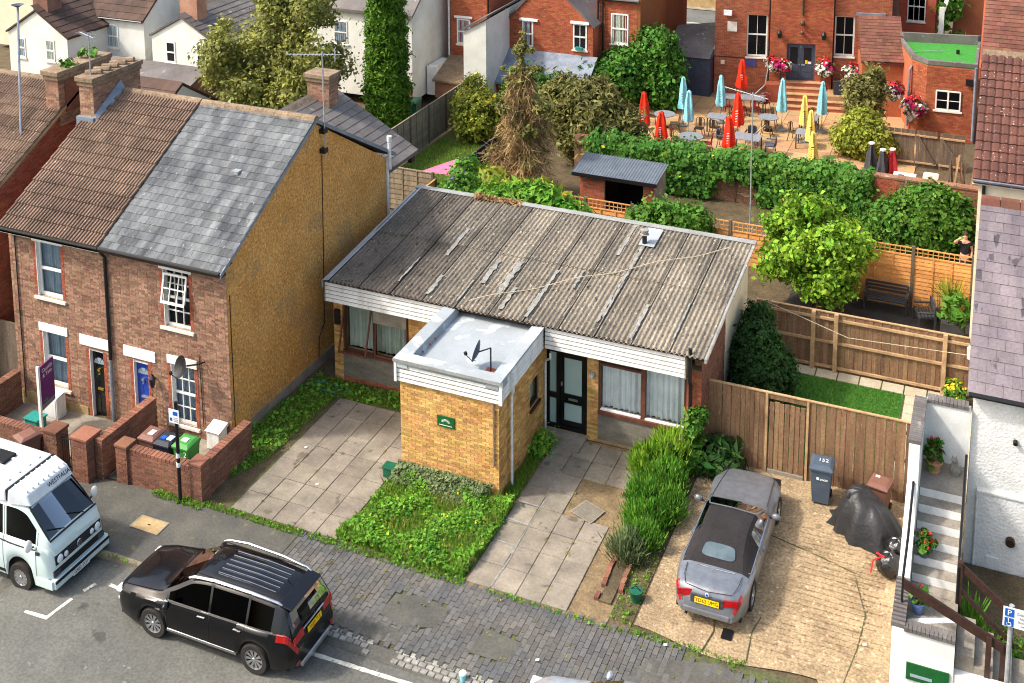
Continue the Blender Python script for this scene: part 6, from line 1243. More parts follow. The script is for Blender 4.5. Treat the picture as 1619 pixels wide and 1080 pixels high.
# furniture on the dark terrace behind
def bench(label,x,y,rz,w,mt='car_grey_trim'):
    t=thing('garden_bench',label,'bench',(x,y,.02),None,rz)
    for sx in(-1,1):
        for yy,h in((-.25,.42),(.25,.8)): lbox(t,'leg',mt,sx*w/2-.03,sx*w/2+.03,yy-.03,yy+.03,0,h)
        lbox(t,'arm_rest',mt,sx*w/2-.04,sx*w/2+.04,-.28,.28,.56,.6)
    for k in range(5): lbox(t,'seat_slat',mt,-w/2,w/2,-.26+k*.11,-.18+k*.11,.38,.42)
    for k in range(3): lbox(t,'back_slat',mt,-w/2,w/2,.24,.28,.5+k*.12,.57+k*.12)
    return t
bench('dark metal garden bench against the orange panel fence',-2.95,37.9,0,1.3); bench('dark slatted garden chair beside the bench',-1.72,37.3,R(-75),.75)
t=thing('round_table','round garden table in the shade under the bright green tree','table',(-5.0,37.0,0)); m=MB(); m.cyl((-5.0,37,.66),(-5,37,.7),.55,n=20); m.build('table_top','concrete',t)
for a in(0,2.1,4.2): m=MB(); m.cyl((-5+.3*math.cos(a),37+.3*math.sin(a),0),(-5+.15*math.cos(a),37+.15*math.sin(a),.66),.025,n=6); m.build('leg','black_metal',t)
t=thing('planter_box','dark square planter with a leafy plant by the cream wall','planter',(-.85,36.6,0)); m=MB(); m.box(-1.2,-.5,36.2,36.9,0,.75); m.build('box','deck_dark',t,bevel=.02); P,N,C=crown([(-.75,36.4,1.1,.3,.3,.45)],500,.14); leafmesh('foliage',P,N,.16,'leaf_mid',t,rndpc=C)
# orange lap-panel fence with trellis top
def lap_fence(label,x0,x1,y,h,mt,trellis=.25,pw=1.8,ax='x',name='panel_fence',postmt='wood_old',z0=0.,battens=2,bh=.12):
    t=thing(name,label,'fence',((x0+x1)/2 if ax=='x' else y,y if ax=='x' else (x0+x1)/2,z0)); B=lambda m,a,b,c,d,e,f:m.box(a,b,c,d,e,f) if ax=='x' else m.box(c,d,a,b,e,f)
    n=max(1,round((x1-x0)/pw)); w=(x1-x0)/n; hb=h-trellis
    for i in range(n):
        a=x0+i*w+.05; b=x0+(i+1)*w-.05; k=int(hb/bh)
        for j in range(k):
            m=MB(); z=z0+j*hb/k; zz=[(a,z),(b,z)]; dy=.018
            vs=[(a,y-dy-.006*random.random(),z),(b,y-dy-.006*random.random(),z),(b,y,z+hb/k+.015),(a,y,z+hb/k+.015)]
            if ax!='x': vs=[(y+dy if q[1]<y else y,q[0],q[2]) for q in vs]
            m.add(vs,[(0,1,2,3)]); m.build('lap_board',mt,t)
        for q in range(battens): m=MB(); u=a+(b-a)*(q+1)/(battens+1); B(m,u-.02,u+.02,y-.04,y-.02,z0,z0+hb) if ax=='x' else m.box(y+.02,y+.04,u-.02,u+.02,z0,z0+hb); m.build('batten',mt,t)
        m=MB(); B(m,a,b,y-.03,y+.03,z0+hb,z0+hb+.04); m.build('rail',mt,t)
        if trellis>.1:
            m=MB(); B(m,a,b,y-.02,y+.02,z0+h-.035,z0+h); m.build('trellis_rail',mt,t); m=MB(); B(m,a,b,y-.012,y+.012,z0+hb+trellis*.5-.01,z0+hb+trellis*.5+.012); m.build('trellis_rail',mt,t)
            for q in range(int((b-a)/.16)): m=MB(); u=a+.08+q*.16; B(m,u-.012,u+.012,y-.016,y+.004,z0+hb+.04,z0+h-.035); m.build('trellis_bar',mt,t)
    for i in range(n+1): m=MB(); u=x0+i*w; B(m,u-.05,u+.05,y-.05,y+.05,z0-.02,z0+h+.05); m.build('post',postmt,t)
    return t
lap_fence('orange lap panel fence with trellis top behind the dark terrace',-5.85,-.4,38.4,2.05,'wood_orange',trellis=.3,pw=1.82,bh=.13)
lap_fence('low orange panel fence with trellis behind the bungalow roof',-15.6,-6.6,39.3,1.55,'wood_orange',trellis=.36,pw=1.8,bh=.16)
lap_fence('grey weathered panel fence running back past the conifer',38.9,49.5,-23.7,1.75,'wood_grey',trellis=0.,pw=1.85,ax='y',bh=.2)
lap_fence('grey lap panel fence behind the tan gable',-21.9,-19.9,38.9,1.7,'wood_grey',trellis=0,pw=1.9,bh=.2); lap_fence('short brown panel fence beside the bungalow rear corner',33.2,38.8,-19.75,1.5,'wood_orange',trellis=0,pw=1.85,ax='y',bh=.2)
lap_fence('black panel fence by the dead conifer',40.6,45.0,-19.55,1.5,'fence_black',trellis=0.,pw=1.5,ax='y',bh=.3)
t=thing('shade_sail','pink triangular cloth over the small back lawn','cloth',(-21.2,41.6,.9)); m=MB(); m.add([(-21.6,41.0,.75),(-20.2,41.1,.8),(-20.35,42.2,1.1),(-20.9,41.4,.8)],[(0,3,2),(0,1,3),(3,1,2)]); m.add([(-21.6,41.0,.74),(-20.2,41.1,.79),(-20.35,42.2,1.09)],[(0,1,2)]); m.build('sail','pink_cloth',t)
for p in((-21.6,41.0,.75),(-20.2,41.1,.8),(-20.35,42.2,1.1)): m=MB(); m.cyl((p[0],p[1],0),p,.02,n=6); m.build('pole','galv',t)
m=MB(); m.box(-19.6,-19.45,39.0,41.0,0,.9); tag(m.build('rendered_wall','white_paint_wall'),'low white rendered wall behind the bungalow roof corner','wall')
# brick shed with corrugated lean-to roof
def shed():
    t=thing('garden_shed','open fronted brick shed with grey corrugated roof behind the trellis fence','shed',(-13.3,41.5,0)); x0,x1,y0,y1=-14.75,-11.75,41.35,42.7
    m=MB(); m.box(x0,x0+1.0,y0,y0+.2,0,1.6); m.box(x1-.45,x1,y0,y0+.2,0,1.6); m.box(x0,x0+.2,y0+.2,y1,0,1.62); m.box(x1-.2,x1,y0+.2,y1,0,1.62); m.box(x0,x1,y1,y1+.2,0,1.62); m.build('wall','mortar_grey',t)
    for a,b in((x0,x0+1.0),(x1-.45,x1)): bricks(PY(y0),a,b,0,1.6).build('brickwork','red_brick',t,kind='stuff')
    m=MB(); m.box(x0+.2,x1-.2,y1-.1,y1,0,1.6); m.build('back_shade','dark_room',t); m=MB(); m.quad((x0+1.0,y0+.1,.3),(x0+1.7,y0+.1,.3),(x0+1.7,y0+.1,1.55),(x0+1.0,y0+.1,1.55)); m.build('pane','glass_dark',t); m=MB(); m.box(x0+1.0,x1-.45,y0+.08,y0+.18,0,.3); m.build('low_wall','red_brick',t)
    s=MB(); N=120; L=2.9; vs=[]
    for e in(0,1): vs+= [(x0-.25+(x1-x0+.4)*i/N,y0-.25+e*1.7,1.72+e*.2+.018*math.cos(i*math.pi/2)) for i in range(N+1)]
    s.add(vs,[(i,i+1,N+2+i,N+1+i) for i in range(N)]); s.build('roof_sheet','shed_roof',t,smooth=70); m=MB(); m.box(x0-.25,x1+.15,y0-.27,y0-.23,1.58,1.72); m.build('gutter','black_metal',t)
    return t
shed()
# steel mast behind the bungalow
t=aerial('tall pale steel mast with a television aerial behind the bungalow roof',(-7.95,40.6,0),(-8.0,40.6,5.9),(.9,-.43,0),1.9,13,mt='galv',w=.3,mr=.026); m=MB(); m.tube([(-7.98,40.6,4.3),(-7.5,40.5,4.8)],.014,5); m.build('bracket','galv',t); m=MB(); m.tube([(-7.98,40.6,5.8),(-7.6,40.7,6.2),(-7.5,40.7,6.9)],.016,5); m.build('whip_aerial','galv',t)
# ------------------------------------------------ pub and its terrace
AP=R(12); PPub=PR_(-13.45,58.0,AP)
mat('pub_brick',S(166,94,64),S(146,80,54),rough=.92,scale=.8,piece=.24,bump=.2,bscale=40,hue=.012)
def pub():
    t=thing('public_house','red brick pub with double door at the top of steps','building',(-10,59,0)); P=PPub
    ops=[(1.6,2.62,2.05,4.26),(3.58,4.98,1.0,2.9),(5.9,6.86,2.3,4.36)]
    m=MB(); wallgrid(m,P,0,8.6,-.1,7.0,ops,.35); m.build('front_wall','mortar_grey',t)
    bricks(P,0,8.6,-.1,6.0,ops,bl=.22,bh=.075,proud=.006).build('brickwork','pub_brick',t,kind='stuff')
    m=MB(); wallgrid(m,P,2.75,5.8,-.1,7.0,[(3.58,4.98,1.0,2.9)],-.25); m.build('centre_bay','pub_brick',t); 
    bricks(lambda u,v,d:P(u,v,d+.25),2.75,5.8,0,6,[(3.58,4.98,1.0,2.9)],bl=.22,bh=.075,proud=.006).build('brickwork','pub_brick',t,kind='stuff')
    m=MB(); 
    for q in((0,.3),):
        m.add([P(0,-.1,-.2),P(0,7,-.2),P(0,7,-8),P(0,-.1,-8)],[(0,1,2,3)]); m.add([P(8.6,-.1,-.2),P(8.6,7,-.2),P(8.6,7,-8),P(8.6,-.1,-8)],[(0,1,2,3)]); m.add([P(0,7,0),P(8.6,7,0),P(8.6,7,-8),P(0,7,-8)],[(0,1,2,3)])
    m.build('side_wall','pub_brick',t)
    for a,b,c,d in(ops[0],ops[2]): window(t,P,a,b,c,d,back='dark_room',bars=(1,0),d=-.12,frame=.07,split=.52,sw=.05,lintel=(.04,.09,'red_brick'))
    # double door
    for k,(a,b) in enumerate(((3.62,4.27),(4.29,4.94))):
        m=MB(); pbox(m,P,a,b,1.02,2.86,.1,.15); d=m.build('door_leaf','slate_blue_door',t)
        m=MB(); pbox(m,P,a+.14,b-.14,1.85,2.7,.15,.158); m.build('door_glass','dark_room',d)
        for v0,v1 in((1.12,1.4),(1.45,1.72)): m=MB(); pbox(m,P,a+.1,b-.1,v0,v1,.15,.165); m.build('door_panel','slate_blue_door',d)
        m=MB(); pbox(m,P,4.2 if k==0 else 4.32,4.24 if k==0 else 4.5,1.78,1.82,.15,.2); m.build('handle','galv',d)
    m=MB(); pbox(m,P,3.55,3.63,1,2.93,.05,.22); m.build('door_frame','slate_blue_door',t); m=MB(); pbox(m,P,4.93,5.01,1,2.93,.05,.22); m.build('door_frame','slate_blue_door',t); m=MB(); pbox(m,P,3.55,5.01,2.86,2.94,.05,.21); m.build('door_frame','slate_blue_door',t)
    m=MB(); pbox(m,P,4.5,4.62,1.86,2.05,.16,.166); m.build('notice','plate_yellow',t); m=MB(); pbox(m,P,4.64,4.8,1.86,1.98,.16,.166); m.build('notice','label_white',t)
    # steps
    for i in range(5): z=1.0-.2*i; m=MB(); pbox(m,P,3.3,5.3 if i<3 else 6.6,0,z-.03,.25+i*.36,.25+(i+1)*.36); m.build('step','red_brick',t); m=MB(); pbox(m,P,3.28,5.32 if i<3 else 6.62,z-.03,z,.23+i*.36,.27+(i+1)*.36); m.build('tread','patio_slab',t)
    m=MB(); pbox(m,P,5.3,8.4,0,.62,.0,1.4); m.build('terrace_block','patio_slab',t); m=MB(); pbox(m,P,2.6,3.3,0,.9,.25,.9); m.build('steps_cheek','pub_brick',t)
    for u in(3.3,5.3): m=MB(); m.tube([P(u,1.0,.35),P(u,1.75,.35),P(u,1.15,2.1),P(u,.2,2.1)],.02,5); m.build('handrail','black_metal',t)
    for u in(3.2,5.35): m=MB(); m.lathe([(.09,3.2),(.13,3.45),(.05,3.6)],P(u,0,.42)[:2]+(0,),n=8); m.build('wall_lantern','black_metal',t)
    m=MB(); m.tube([P(4.3,6.9,.3),P(4.3,4.4,.3)],.05,6); m.ball(P(4.3,4.0,.38),.13,8,6); m.ball(P(4.3,3.5,.36),.1,8,6); m.build('hanging_lamp','chair_bronze',t)
    m=MB(); pbox(m,P,1.47,2.11,1.54,1.9,.01,.04); m.build('wall_plaque','purple_sign',t); m=MB(); pbox(m,P,.62,1.1,3.34,3.84,.01,.06); m.build('extractor_grille','sill',t); m=MB(); pbox(m,P,.33,.52,1.6,1.8,.01,.06); m.build('switch_box','cream_render',t)
    m=MB(); m.box(-13.0,-12.6,57.9,58.05,4.2,4.45); m.build('flood_light','label_white',t)
    for u in(2.72,5.83): m=MB(); m.tube([P(u,6.9,.06),P(u,.3,.06)],.05,6); m.build('downpipe','black_metal',t)
    m=MB(); m.tube([P(0,2.0,.02),P(2.7,1.95,.02)],.02,4); m.build('cable','black_metal',t)
    # tiled lean-to on the right
    m=MB(); m.add([P(6.9,4.45,.05),P(9.0,4.45,.05),P(9.0,2.75,2.35),P(7.0,2.75,2.35),P(6.9,4.35,.05),P(9.0,4.35,.05),P(9.0,2.65,2.35),P(7.0,2.65,2.35)],[(0,1,2,3),(3,2,6,7),(0,3,7,4),(1,2,6,5)]); lt=m.build('lean_to_roof','plain_tile',t)
    o=Vector(P(7.0,2.77,2.38)); roof_pieces(lt,'roof_tile',flat_tile(.26,.2,mt='plain_tile',th=.016),o,(math.cos(AP),math.sin(AP),0),Vector(P(7,4.45,.05))-Vector(P(7,2.75,2.35)),2.0,2.85,.26,.2,limit=120)
    m=MB(); pbox(m,P,7.05,8.95,-.1,2.7,0,2.2); m.build('lean_to_wall','pub_brick',t); m=MB(); pbox(m,P,6.9,8.3,4.45,4.58,-.02,.12); m.build('flashing','lead',t)
    m=MB(); m.add([P(6.3,4.4,-.3),P(9,4.4,-.3),P(9,7.2,-3.5),P(6.3,7.2,-3.5)],[(0,1,2,3)]); m.build('upper_roof','plain_tile',t)
    # boarded yard shed at the left corner
    m=MB(); m.box(-15.2,-13.5,57.3,59.2,0,2.0); m.build('yard_store','slate_blue_door',t); m=MB(); m.add([(-15.9,57.2,2.02),(-13.5,57.2,2.02),(-13.5,60,3.3),(-15.9,60,2.9)],[(0,1,2,3)]); m.build('store_roof','slate_old',t); m=MB(); m.cyl((-14.35,57.28,1.0),(-14.35,57.22,1.0),.03,n=6); m.build('padlock','black_metal',t)
    return t
pub()
def annex():
    t=thing('pub_annex','small brick annex with green artificial turf on its flat roof','building',(-2.6,57,0)); 
    poly=[(-3.75,55.9),(-3.0,55.2),(-.9,55.3),(-.9,59.6),(-4.55,58.9)]
    m=MB(); m.prism(poly,-.1,3.45); m.build('wall','pub_brick',t); bricks(PR_(-3.0,55.19,math.atan2(.1,2.1)),0,2.1,0,3.4,[(.4,1.48,1.42,2.36)],bl=.22,bh=.075).build('brickwork','pub_brick',t,kind='stuff')
    bricks(PR_(-3.75,55.89,math.atan2(-.7,.75)),0,1.02,0,3.4,bl=.22,bh=.075).build('brickwork','pub_brick',t,kind='stuff')
    window(t,PR_(-3.0,55.19,math.atan2(.1,2.1)),.4,1.48,1.42,2.36,kind='casement2',bars=(0,1),back='dark_room',backd=.05,d=.06,sw=.08,frame=.06)
    m=MB(); m.prism([(x,y) for x,y in poly],3.45,3.5); m.build('turf_roof','turf_roof',t)
    for i in range(5):
        a,b=Vector(poly[i]),Vector(poly[(i+1)%5]); c=Vector((-2.5,57.2)); n=lambda p:p+(c-p).normalized()*.22; h=3.68 if i!=3 else 3.95
        m=MB(); A,B=n(a),n(b); m.add([(*a,3.45),(*b,3.45),(*B,3.45),(*A,3.45),(*a,h),(*b,h),(*B,h),(*A,h)],[(4,5,6,7),(0,1,5,4),(2,3,7,6),(1,2,6,5),(3,0,4,7)]); m.build('parapet','slate_old',t)
    m=MB(); m.tube([(-3.72,55.8,3.2),(-3.8,55.75,3.0),(-3.8,55.75,.3)],.05,6); m.build('downpipe','lead',t); m=MB(); m.box(-1.35,-1.05,55.1,55.2,2.7,3.0); m.build('vent_grille','black_metal',t)
    m=MB(); m.tube([(-.95,55.0,3.6),(-.95,55.0,.2)],.06,8); m.build('downpipe','lead',t); m=MB(); m.cyl((-4,56.8,3.55),(-2.5,57.5,3.6),.015,n=5); m.build('flag_pole','galv',t); m=MB(); m.box(-1.9,-1.75,57.4,57.5,3.5,3.7); m.build('roof_lamp','black_metal',t)
    return t
annex()
t=thing('tiled_house','house with plain brown tile roof behind the white house','house',(1.5,46,0)); m=MB(); m.box(-.42,6,43.6,52,0,7.2); m.build('wall','pub_brick',t); m=MB(); m.prism([(43.2,7.1),(49.5,12),(49.5,11.9),(43.2,7.0)],-.6,6,'x'); rf=m.build('roof','plain_tile',t)
roof_pieces(rf,'roof_tile',flat_tile(.27,.19,mt='plain_tile',th=.016),(-.6,43.18,7.1),(1,0,0),Vector((0,6.3,4.9)),3.4,4.2,.27,.19,limit=250)
m=MB(); m.box(-.6,6,43.12,43.2,6.95,7.08); m.build('gutter','black_metal',t); m=MB(); m.prism([(43.3,6.9),(49.5,11.7),(49.5,11.3),(43.3,6.5)],-.66,-.6,'x'); m.build('barge_board','red_brick',t)
t=thing('tall_gable','orange brick gable with climbing plants beyond the annex','building',(-1.5,66,0)); m=MB(); m.prism([(-2.6,0),(3,0),(3,9),(.5,11),(-2.0,8.2)],64,66,'y'); m.build('gable_wall','red_brick',t); m=MB(); m.box(-3.0,-2.75,62.8,63,0,4.4); m.tube([(-2.9,62.9,3.9),(-2.3,63,6.3)],.14,4); m.build('white_boards','timber_white',t); P,N,C=crown([(-2.5,63.4,4.2,.5,.3,1.9)],900,.25); leafmesh('climber',P,N,.2,'leaf_mid',t,rndpc=C)
m=MB(); m.box(-5.2,-3.2,63.5,66,0,6.0); m.build('lower_wing','pub_brick',t); window(t,PY(63.5),-4.6,-3.7,3.4,5.0,bars=(2,1),back='dark_room',backd=.05,d=.05,sw=.05)
# terrace furniture
def parasol(label,x,y,mt,h=2.4,group=None,r=.2,lab=None,base=True,z0=.02,part='canopy'):
    t=thing('closed_parasol',label,'parasol',(x,y,z0),group); m=MB(); m.cyl((x,y,z0),(x,y,z0+h*.98),.02,n=6); m.build('pole','galv' if mt!='umb_red' else 'wood_rail',t)
    m=MB(); n=20; k=9; vs=[]; prof=[(.02,1.0),(.05,.985),(.09,.955),(.085,.93),(.13,.8),(.16,.65),(.19,.5),(.21,.42),(.2,.36)]; s=r/.2; tw=random.random()*6
    for rr,f in prof:
        for i in range(n):
            a=2*math.pi*i/n; q=rr*s*(1+.28*math.cos(5*a+tw+f*2))*(1+.08*random.uniform(-1,1)); vs.append((x+q*math.cos(a),y+q*math.sin(a),z0+h*f-.03*math.sin(5*a)*(1-f)))
    m.add(vs,[(j*n+i,j*n+(i+1)%n,(j+1)*n+(i+1)%n,(j+1)*n+i) for j in range(k-1) for i in range(n)]); cn=m.build(part,mt,t,smooth=60)
    if lab: 
        m=MB(); 
        for q in range(5): z=z0+h*(.45+.05*q); rr=.20*s; m.add([(x-.05,y-rr,z),(x+.07,y-rr,z+.03),(x+.06,y-rr,z+.07),(x-.04,y-rr,z+.04)],[(0,1,2,3)])
        m.build('print','label_white' if mt=='umb_red' else lab,cn)
    if base: m=MB(); m.lathe([(.25,z0),(.25,z0+.05),(.08,z0+.09),(.03,z0+.25)],(x,y,0),n=14); m.build('base','granite',t)
    return t
for lb,x,y,mt,h in(('red closed parasol against the leafy climber, farthest left at the back',-14.73,55.0,'umb_red',2.6),('red closed parasol at the left front of the pub terrace',-14.6,49.4,'umb_red',2.5),('small low red parasol between the ivy and the round table',-13.5,48.4,'umb_red',2.05),
    ('tall red closed parasol behind the long grey table',-11.77,56.9,'umb_red',2.3),('red closed parasol in the middle of the pub terrace',-10.75,51.2,'umb_red',2.4),('red closed parasol nearest the ivy wall',-10.55,48.6,'umb_red',2.15)): parasol(lb,x,y,mt,h,'closed red parasols on the pub terrace',.24,'label_white',base=False)
for lb,x,y,h in(('pale turquoise parasol beside the round table, at the far left',-13.63,52.6,2.4),('pale turquoise parasol in front of the round table',-12.94,51.0,2.3),('pale turquoise parasol beside the long grey table',-12.1,53.7,2.35),('pale turquoise parasol left of the pub steps',-9.21,53.76,2.52),('pale turquoise parasol right of the pub steps',-7.45,54.2,2.45)): parasol(lb,x,y,'umb_teal',h,'closed turquoise parasols on the pub terrace',.2,'ink_grey')
for lb,x,y,h in(('yellow parasol nearest the pub steps',-8.0,52.6,2.2),('yellow parasol in the middle of the yellow three',-7.4,50.6,2.2),('yellow parasol nearest the ivy wall',-7.0,48.6,1.95)): parasol(lb,x,y,'umb_yellow',h,'closed yellow parasols on the pub terrace',.19,'ink_black')
def rtable(lb,x,y,r=.42,z=.7):
    t=thing('round_table',lb,'table',(x,y,.02),'tables on the pub terrace'); m=MB(); m.cyl((x,y,z-.03),(x,y,z),r,n=20); m.build('table_top','table_grey',t); m=MB(); m.cyl((x,y,.02),(x,y,z-.03),.04,n=8); m.cyl((x,y,.02),(x,y,.05),.2,n=12); m.build('pedestal','black_metal',t)
def stable(lb,x,y,w,d,rz=0.,z=.72):
    t=thing('square_table',lb,'table',(x,y,.02),'tables on the pub terrace',rz); lbox(t,'table_top','table_grey',-w/2,w/2,-d/2,d/2,z-.04,z,bevel=.01)
    for sx in(-1,1):
        for sy in(-1,1): lbox(t,'leg','car_grey_trim',sx*(w/2-.05)-.025,sx*(w/2-.05)+.025,sy*(d/2-.05)-.025,sy*(d/2-.05)+.025,0,z-.04)
rtable('round grey table at the left of the pub terrace',-14.35,52.0,.5); rtable('round grey table in front of the pub steps',-9.76,53.4,.48); rtable('round grey table half hidden by the ivy',-12.45,49.5,.55)
stable('square grey table left of the middle red parasol',-11.98,52.5,.85,.75); stable('long grey table near the pub wall',-11.4,55.8,1.9,.8,AP); stable('square grey table right of the pub steps',-8.0,54.0,.85,.8); stable('dark slatted table under the yellow parasols',-7.85,51.9,.75,.8); stable('square grey table close behind the ivy wall',-10.1,50.3,1.2,.9)
def chair(lb,x,y,rz,mt,kind='cafe',arms=False):
    t=thing('chair',lb,'chair',(x,y,.02),'chairs on the pub terrace',rz); lbox(t,'seat',mt,-.2,.2,-.2,.2,.4,.44,bevel=.015)
    for sx in(-1,1):
        for sy in(-1,1): m=MB(); m.cyl((sx*.24,sy*.24,0),(sx*.17,sy*.17,.41),.02,n=5); m.build('leg',mt,t,local=True)
    m=MB(); m.tube([(-.19,.19,.42),(-.19,.25,.78),(-.1,.27,.84),(.1,.27,.84),(.19,.25,.78),(.19,.19,.42)],.018,5); m.build('back_frame',mt,t,local=True); lbox(t,'back_splat',mt,-.07,.07,.22,.24,.44,.84)
    if arms:
        for sx in(-1,1): lbox(t,'arm_rest',mt,sx*.25-.03,sx*.25+.03,-.2,.24,.6,.64)
        lbox(t,'back_panel',mt,-.2,.2,.24,.27,.45,.82)
for lb,x,y,rz,mt,ar in(('bronze metal chair right of the left round table',-13.75,51.6,-1.2,'chair_bronze',0),('bronze metal chair left of the left round table',-15.0,52.2,1.6,'chair_bronze',0),('bronze stool-like chair near the turquoise parasols',-12.55,51.4,0.,'chair_bronze',0),('bronze chair tucked under the square table',-11.9,51.8,3.0,'chair_bronze',0),('bronze chair at the round table before the steps',-9.7,52.7,3.1,'chair_bronze',0),('bronze chair behind the round table before the steps',-9.75,54.1,0.,'chair_bronze',0),
    ('dark red chair at the left end of the long table',-12.1,55.0,3.1,'chair_red',0),('dark red chair in the middle of the long table',-11.4,55.1,3.1,'chair_red',0),('dark red chair at the right end of the long table',-10.75,55.3,3.1,'chair_red',0),('dark red chair behind the long table',-10.5,56.2,-.4,'chair_red',0),
    ('dark red chair left of the ivy table',-13.15,49.7,1.5,'chair_red',0),('dark red chair right of the ivy table',-11.75,49.6,-1.5,'chair_red',0),('grey rattan armchair left of the table behind the ivy wall',-11.2,50.4,1.5,'rattan',1),('grey rattan armchair right of the table behind the ivy wall',-9.1,50.4,-1.5,'rattan',1),('grey rattan armchair behind the table by the ivy wall',-10.1,51.2,0.,'rattan',1),('bronze chair by the yellow parasols',-8.4,52.5,1.2,'chair_bronze',0),('bronze chair beyond the square table right of the steps',-8.0,54.8,0.,'chair_bronze',0)): chair(lb,x,y,rz,mt,arms=ar)
def basket(lb,c,r,cat='flower basket'):
    t=thing('flower_basket',lb,cat,(c[0],c[1],c[2]-r)); P,N,C=crown([(c[0],c[1],c[2],r,r*.8,r*.85)],420,.1,per=12,fill=.1); leafmesh('foliage',P*1.0,N,.09,'leaf_mid',t,rndpc=C)
    g=P+N*.04; side=np.sin(P[:,0]*5+P[:,2]*6)+RNG.normal(0,.5,len(P)); k=side>-.25
    leafmesh('white_flower',g[k],N[k],.1,'petal_white',t,jit=.4); leafmesh('pink_flower',g[~k],N[~k],.11,'petal_pink',t,jit=.4,kind='stuff'); top=P[:,2]>c[2]+r*.6; 
    if top.sum()>4: leafmesh('red_flower',g[top]+[0,0,.05],N[top],.1,'petal_red',t,jit=.4)
    m=MB(); m.lathe([(.03,c[2]-r*.6),(r*.6,c[2]-r*.2),(r*.62,c[2])],(c[0],c[1],0),n=10); m.build('basket','bark',t); m=MB(); m.tube([(c[0],c[1],c[2]),(c[0],c[1],c[2]+r*1.6)],.01,4); m.build('hanger','black_metal',t)
for lb,u,v,r in(('hanging basket of pink and white flowers left of the pub door, outer',2.95,1.85,.36),('hanging basket of white flowers left of the pub door, inner',3.45,1.8,.26),('hanging basket of pink and white flowers right of the pub door',5.45,1.85,.42)): basket(lb,PPub(u,v,.6),r)
basket('flower basket with red tops below the right pub window',PPub(6.75,1.65,.6),.42); basket('large white and red flower basket on the annex corner',(-3.5,55.0,1.45),.52); basket('pink and white flower basket between shrub and annex',(-4.45,55.4,2.0),.42)
m=MB(); t=thing('waste_bin','dark waste bin on the raised block by the pub steps','bin',PPub(6.2,.62,.9)); c=PPub(6.2,0,.9); m.box(c[0]-.3,c[0]+.3,c[1]-.25,c[1]+.25,.62,1.25); m.build('body','plastic_black',t,bevel=.03); m=MB(); m.box(c[0]-.32,c[0]+.32,c[1]-.27,c[1]+.27,1.25,1.32); m.build('lid','plastic_black',t,bevel=.02)
# old garden wall in front of the terrace
t=thing('garden_wall','old patchy brick wall between the pub terrace and the gardens','wall',(-8,44.8,0)); m=MB(); m.box(-16.2,-.4,44.7,45.0,-.05,1.85); m.build('core','wall_old',t); bricks(PY(44.7),-10.3,-.4,0,1.85,bl=.23,bh=.085,proud=.012).build('brickwork','wall_old',t,kind='stuff'); bricks(PY(44.7),-5.2,-3.3,1.0,1.85,bl=.23,bh=.08,d=.015).build('brickwork','red_brick',t,kind='stuff')
cp=MB(); cp.box(-.11,.11,-.19,.19,0,.07); me=meshdata(cp,'coping_brick',['wall_old'])
for i in range(20): piece('coping_brick',me,t,Matrix.Translation((-4.7+i*.225,44.85,1.85)))
# yard gates and clutter at the right
for lb,x0,x1 in(('weathered wooden yard gate left of the braced pair',-4.7,-3.15),('weathered braced yard gate in the middle',-3.1,-2.25),('weathered braced yard gate on the right',-2.15,-1.15)):
    t=plank_fence(lb,x0,x1,51.4,1.62,mt='wood_old',rails=(.2,1.4),railside=-1,cap=False,name='yard_gate',bw=.14,cat='gate'); 
    if x0>-4: m=MB(); m.add([(x0,51.32,1.4),(x0+.12,51.32,1.4),(x1,51.32,.2),(x1-.12,51.32,.2)],[(0,1,2,3)]); m.build('brace','wood_old',t)
for lb,x,y,mt in(('dark grey closed umbrella by the yard, leftmost',-4.55,47.6,'umb_grey'),('dark grey closed umbrella next to the maroon one',-4.05,47.0,'umb_grey'),('maroon closed umbrella among the yard clutter',-3.7,47.2,'umb_maroon')):
    t=parasol(lb,x,y,mt,2.1,None,.24,None,base=False); m=MB(); m.cyl((x,y,2.1),(x,y,2.16),.12,n=10); m.build('cap','sill',t)
t=thing('yard_clutter_table','white plastic table with a bowl behind the old wall','table',(-3.2,46.6,0)); m=MB(); m.box(-3.6,-2.75,46.2,47.0,1.25,1.32); m.build('table_top','upvc',t,bevel=.02); m=MB(); m.lathe([(.12,1.33),(.14,1.36)],(-3.3,46.5,0),n=12); m.build('bowl','car_grey_trim',t)
for dx in(-3.5,-2.85):
    for dy in(46.3,46.9): m=MB(); m.cyl((dx,dy,0),(dx,dy,1.25),.03,n=6); m.build('leg','upvc',t)
t=thing('white_chest','pale rounded chest beside the white table','box',(-2.2,46.8,0)); m=MB(); m.box(-2.5,-1.9,46.5,47.1,.2,1.45); m.build('body','cream_render',t,bevel=.08); P,N,C=crown([(-2.15,46.3,1.3,.4,.3,.25)],160,.1); leafmesh('trailing_plant',P,N,.09,'leaf_grey',t)
t=thing('timber_pile','old boards and poles leaning in the yard corner','timber',(-1.2,47.5,0))
for i in range(8): m=MB(); a=-1.6+i*.1; m.box(a,a+.07,47.4+.05*i,47.44+.05*i,0,1.9+.2*math.sin(i),T=lambda x,y,z:(x+(z*.12*math.sin(i*2.)),y+z*.1,z)); m.build('board','wood_rail' if i%2 else 'wood_old',t)
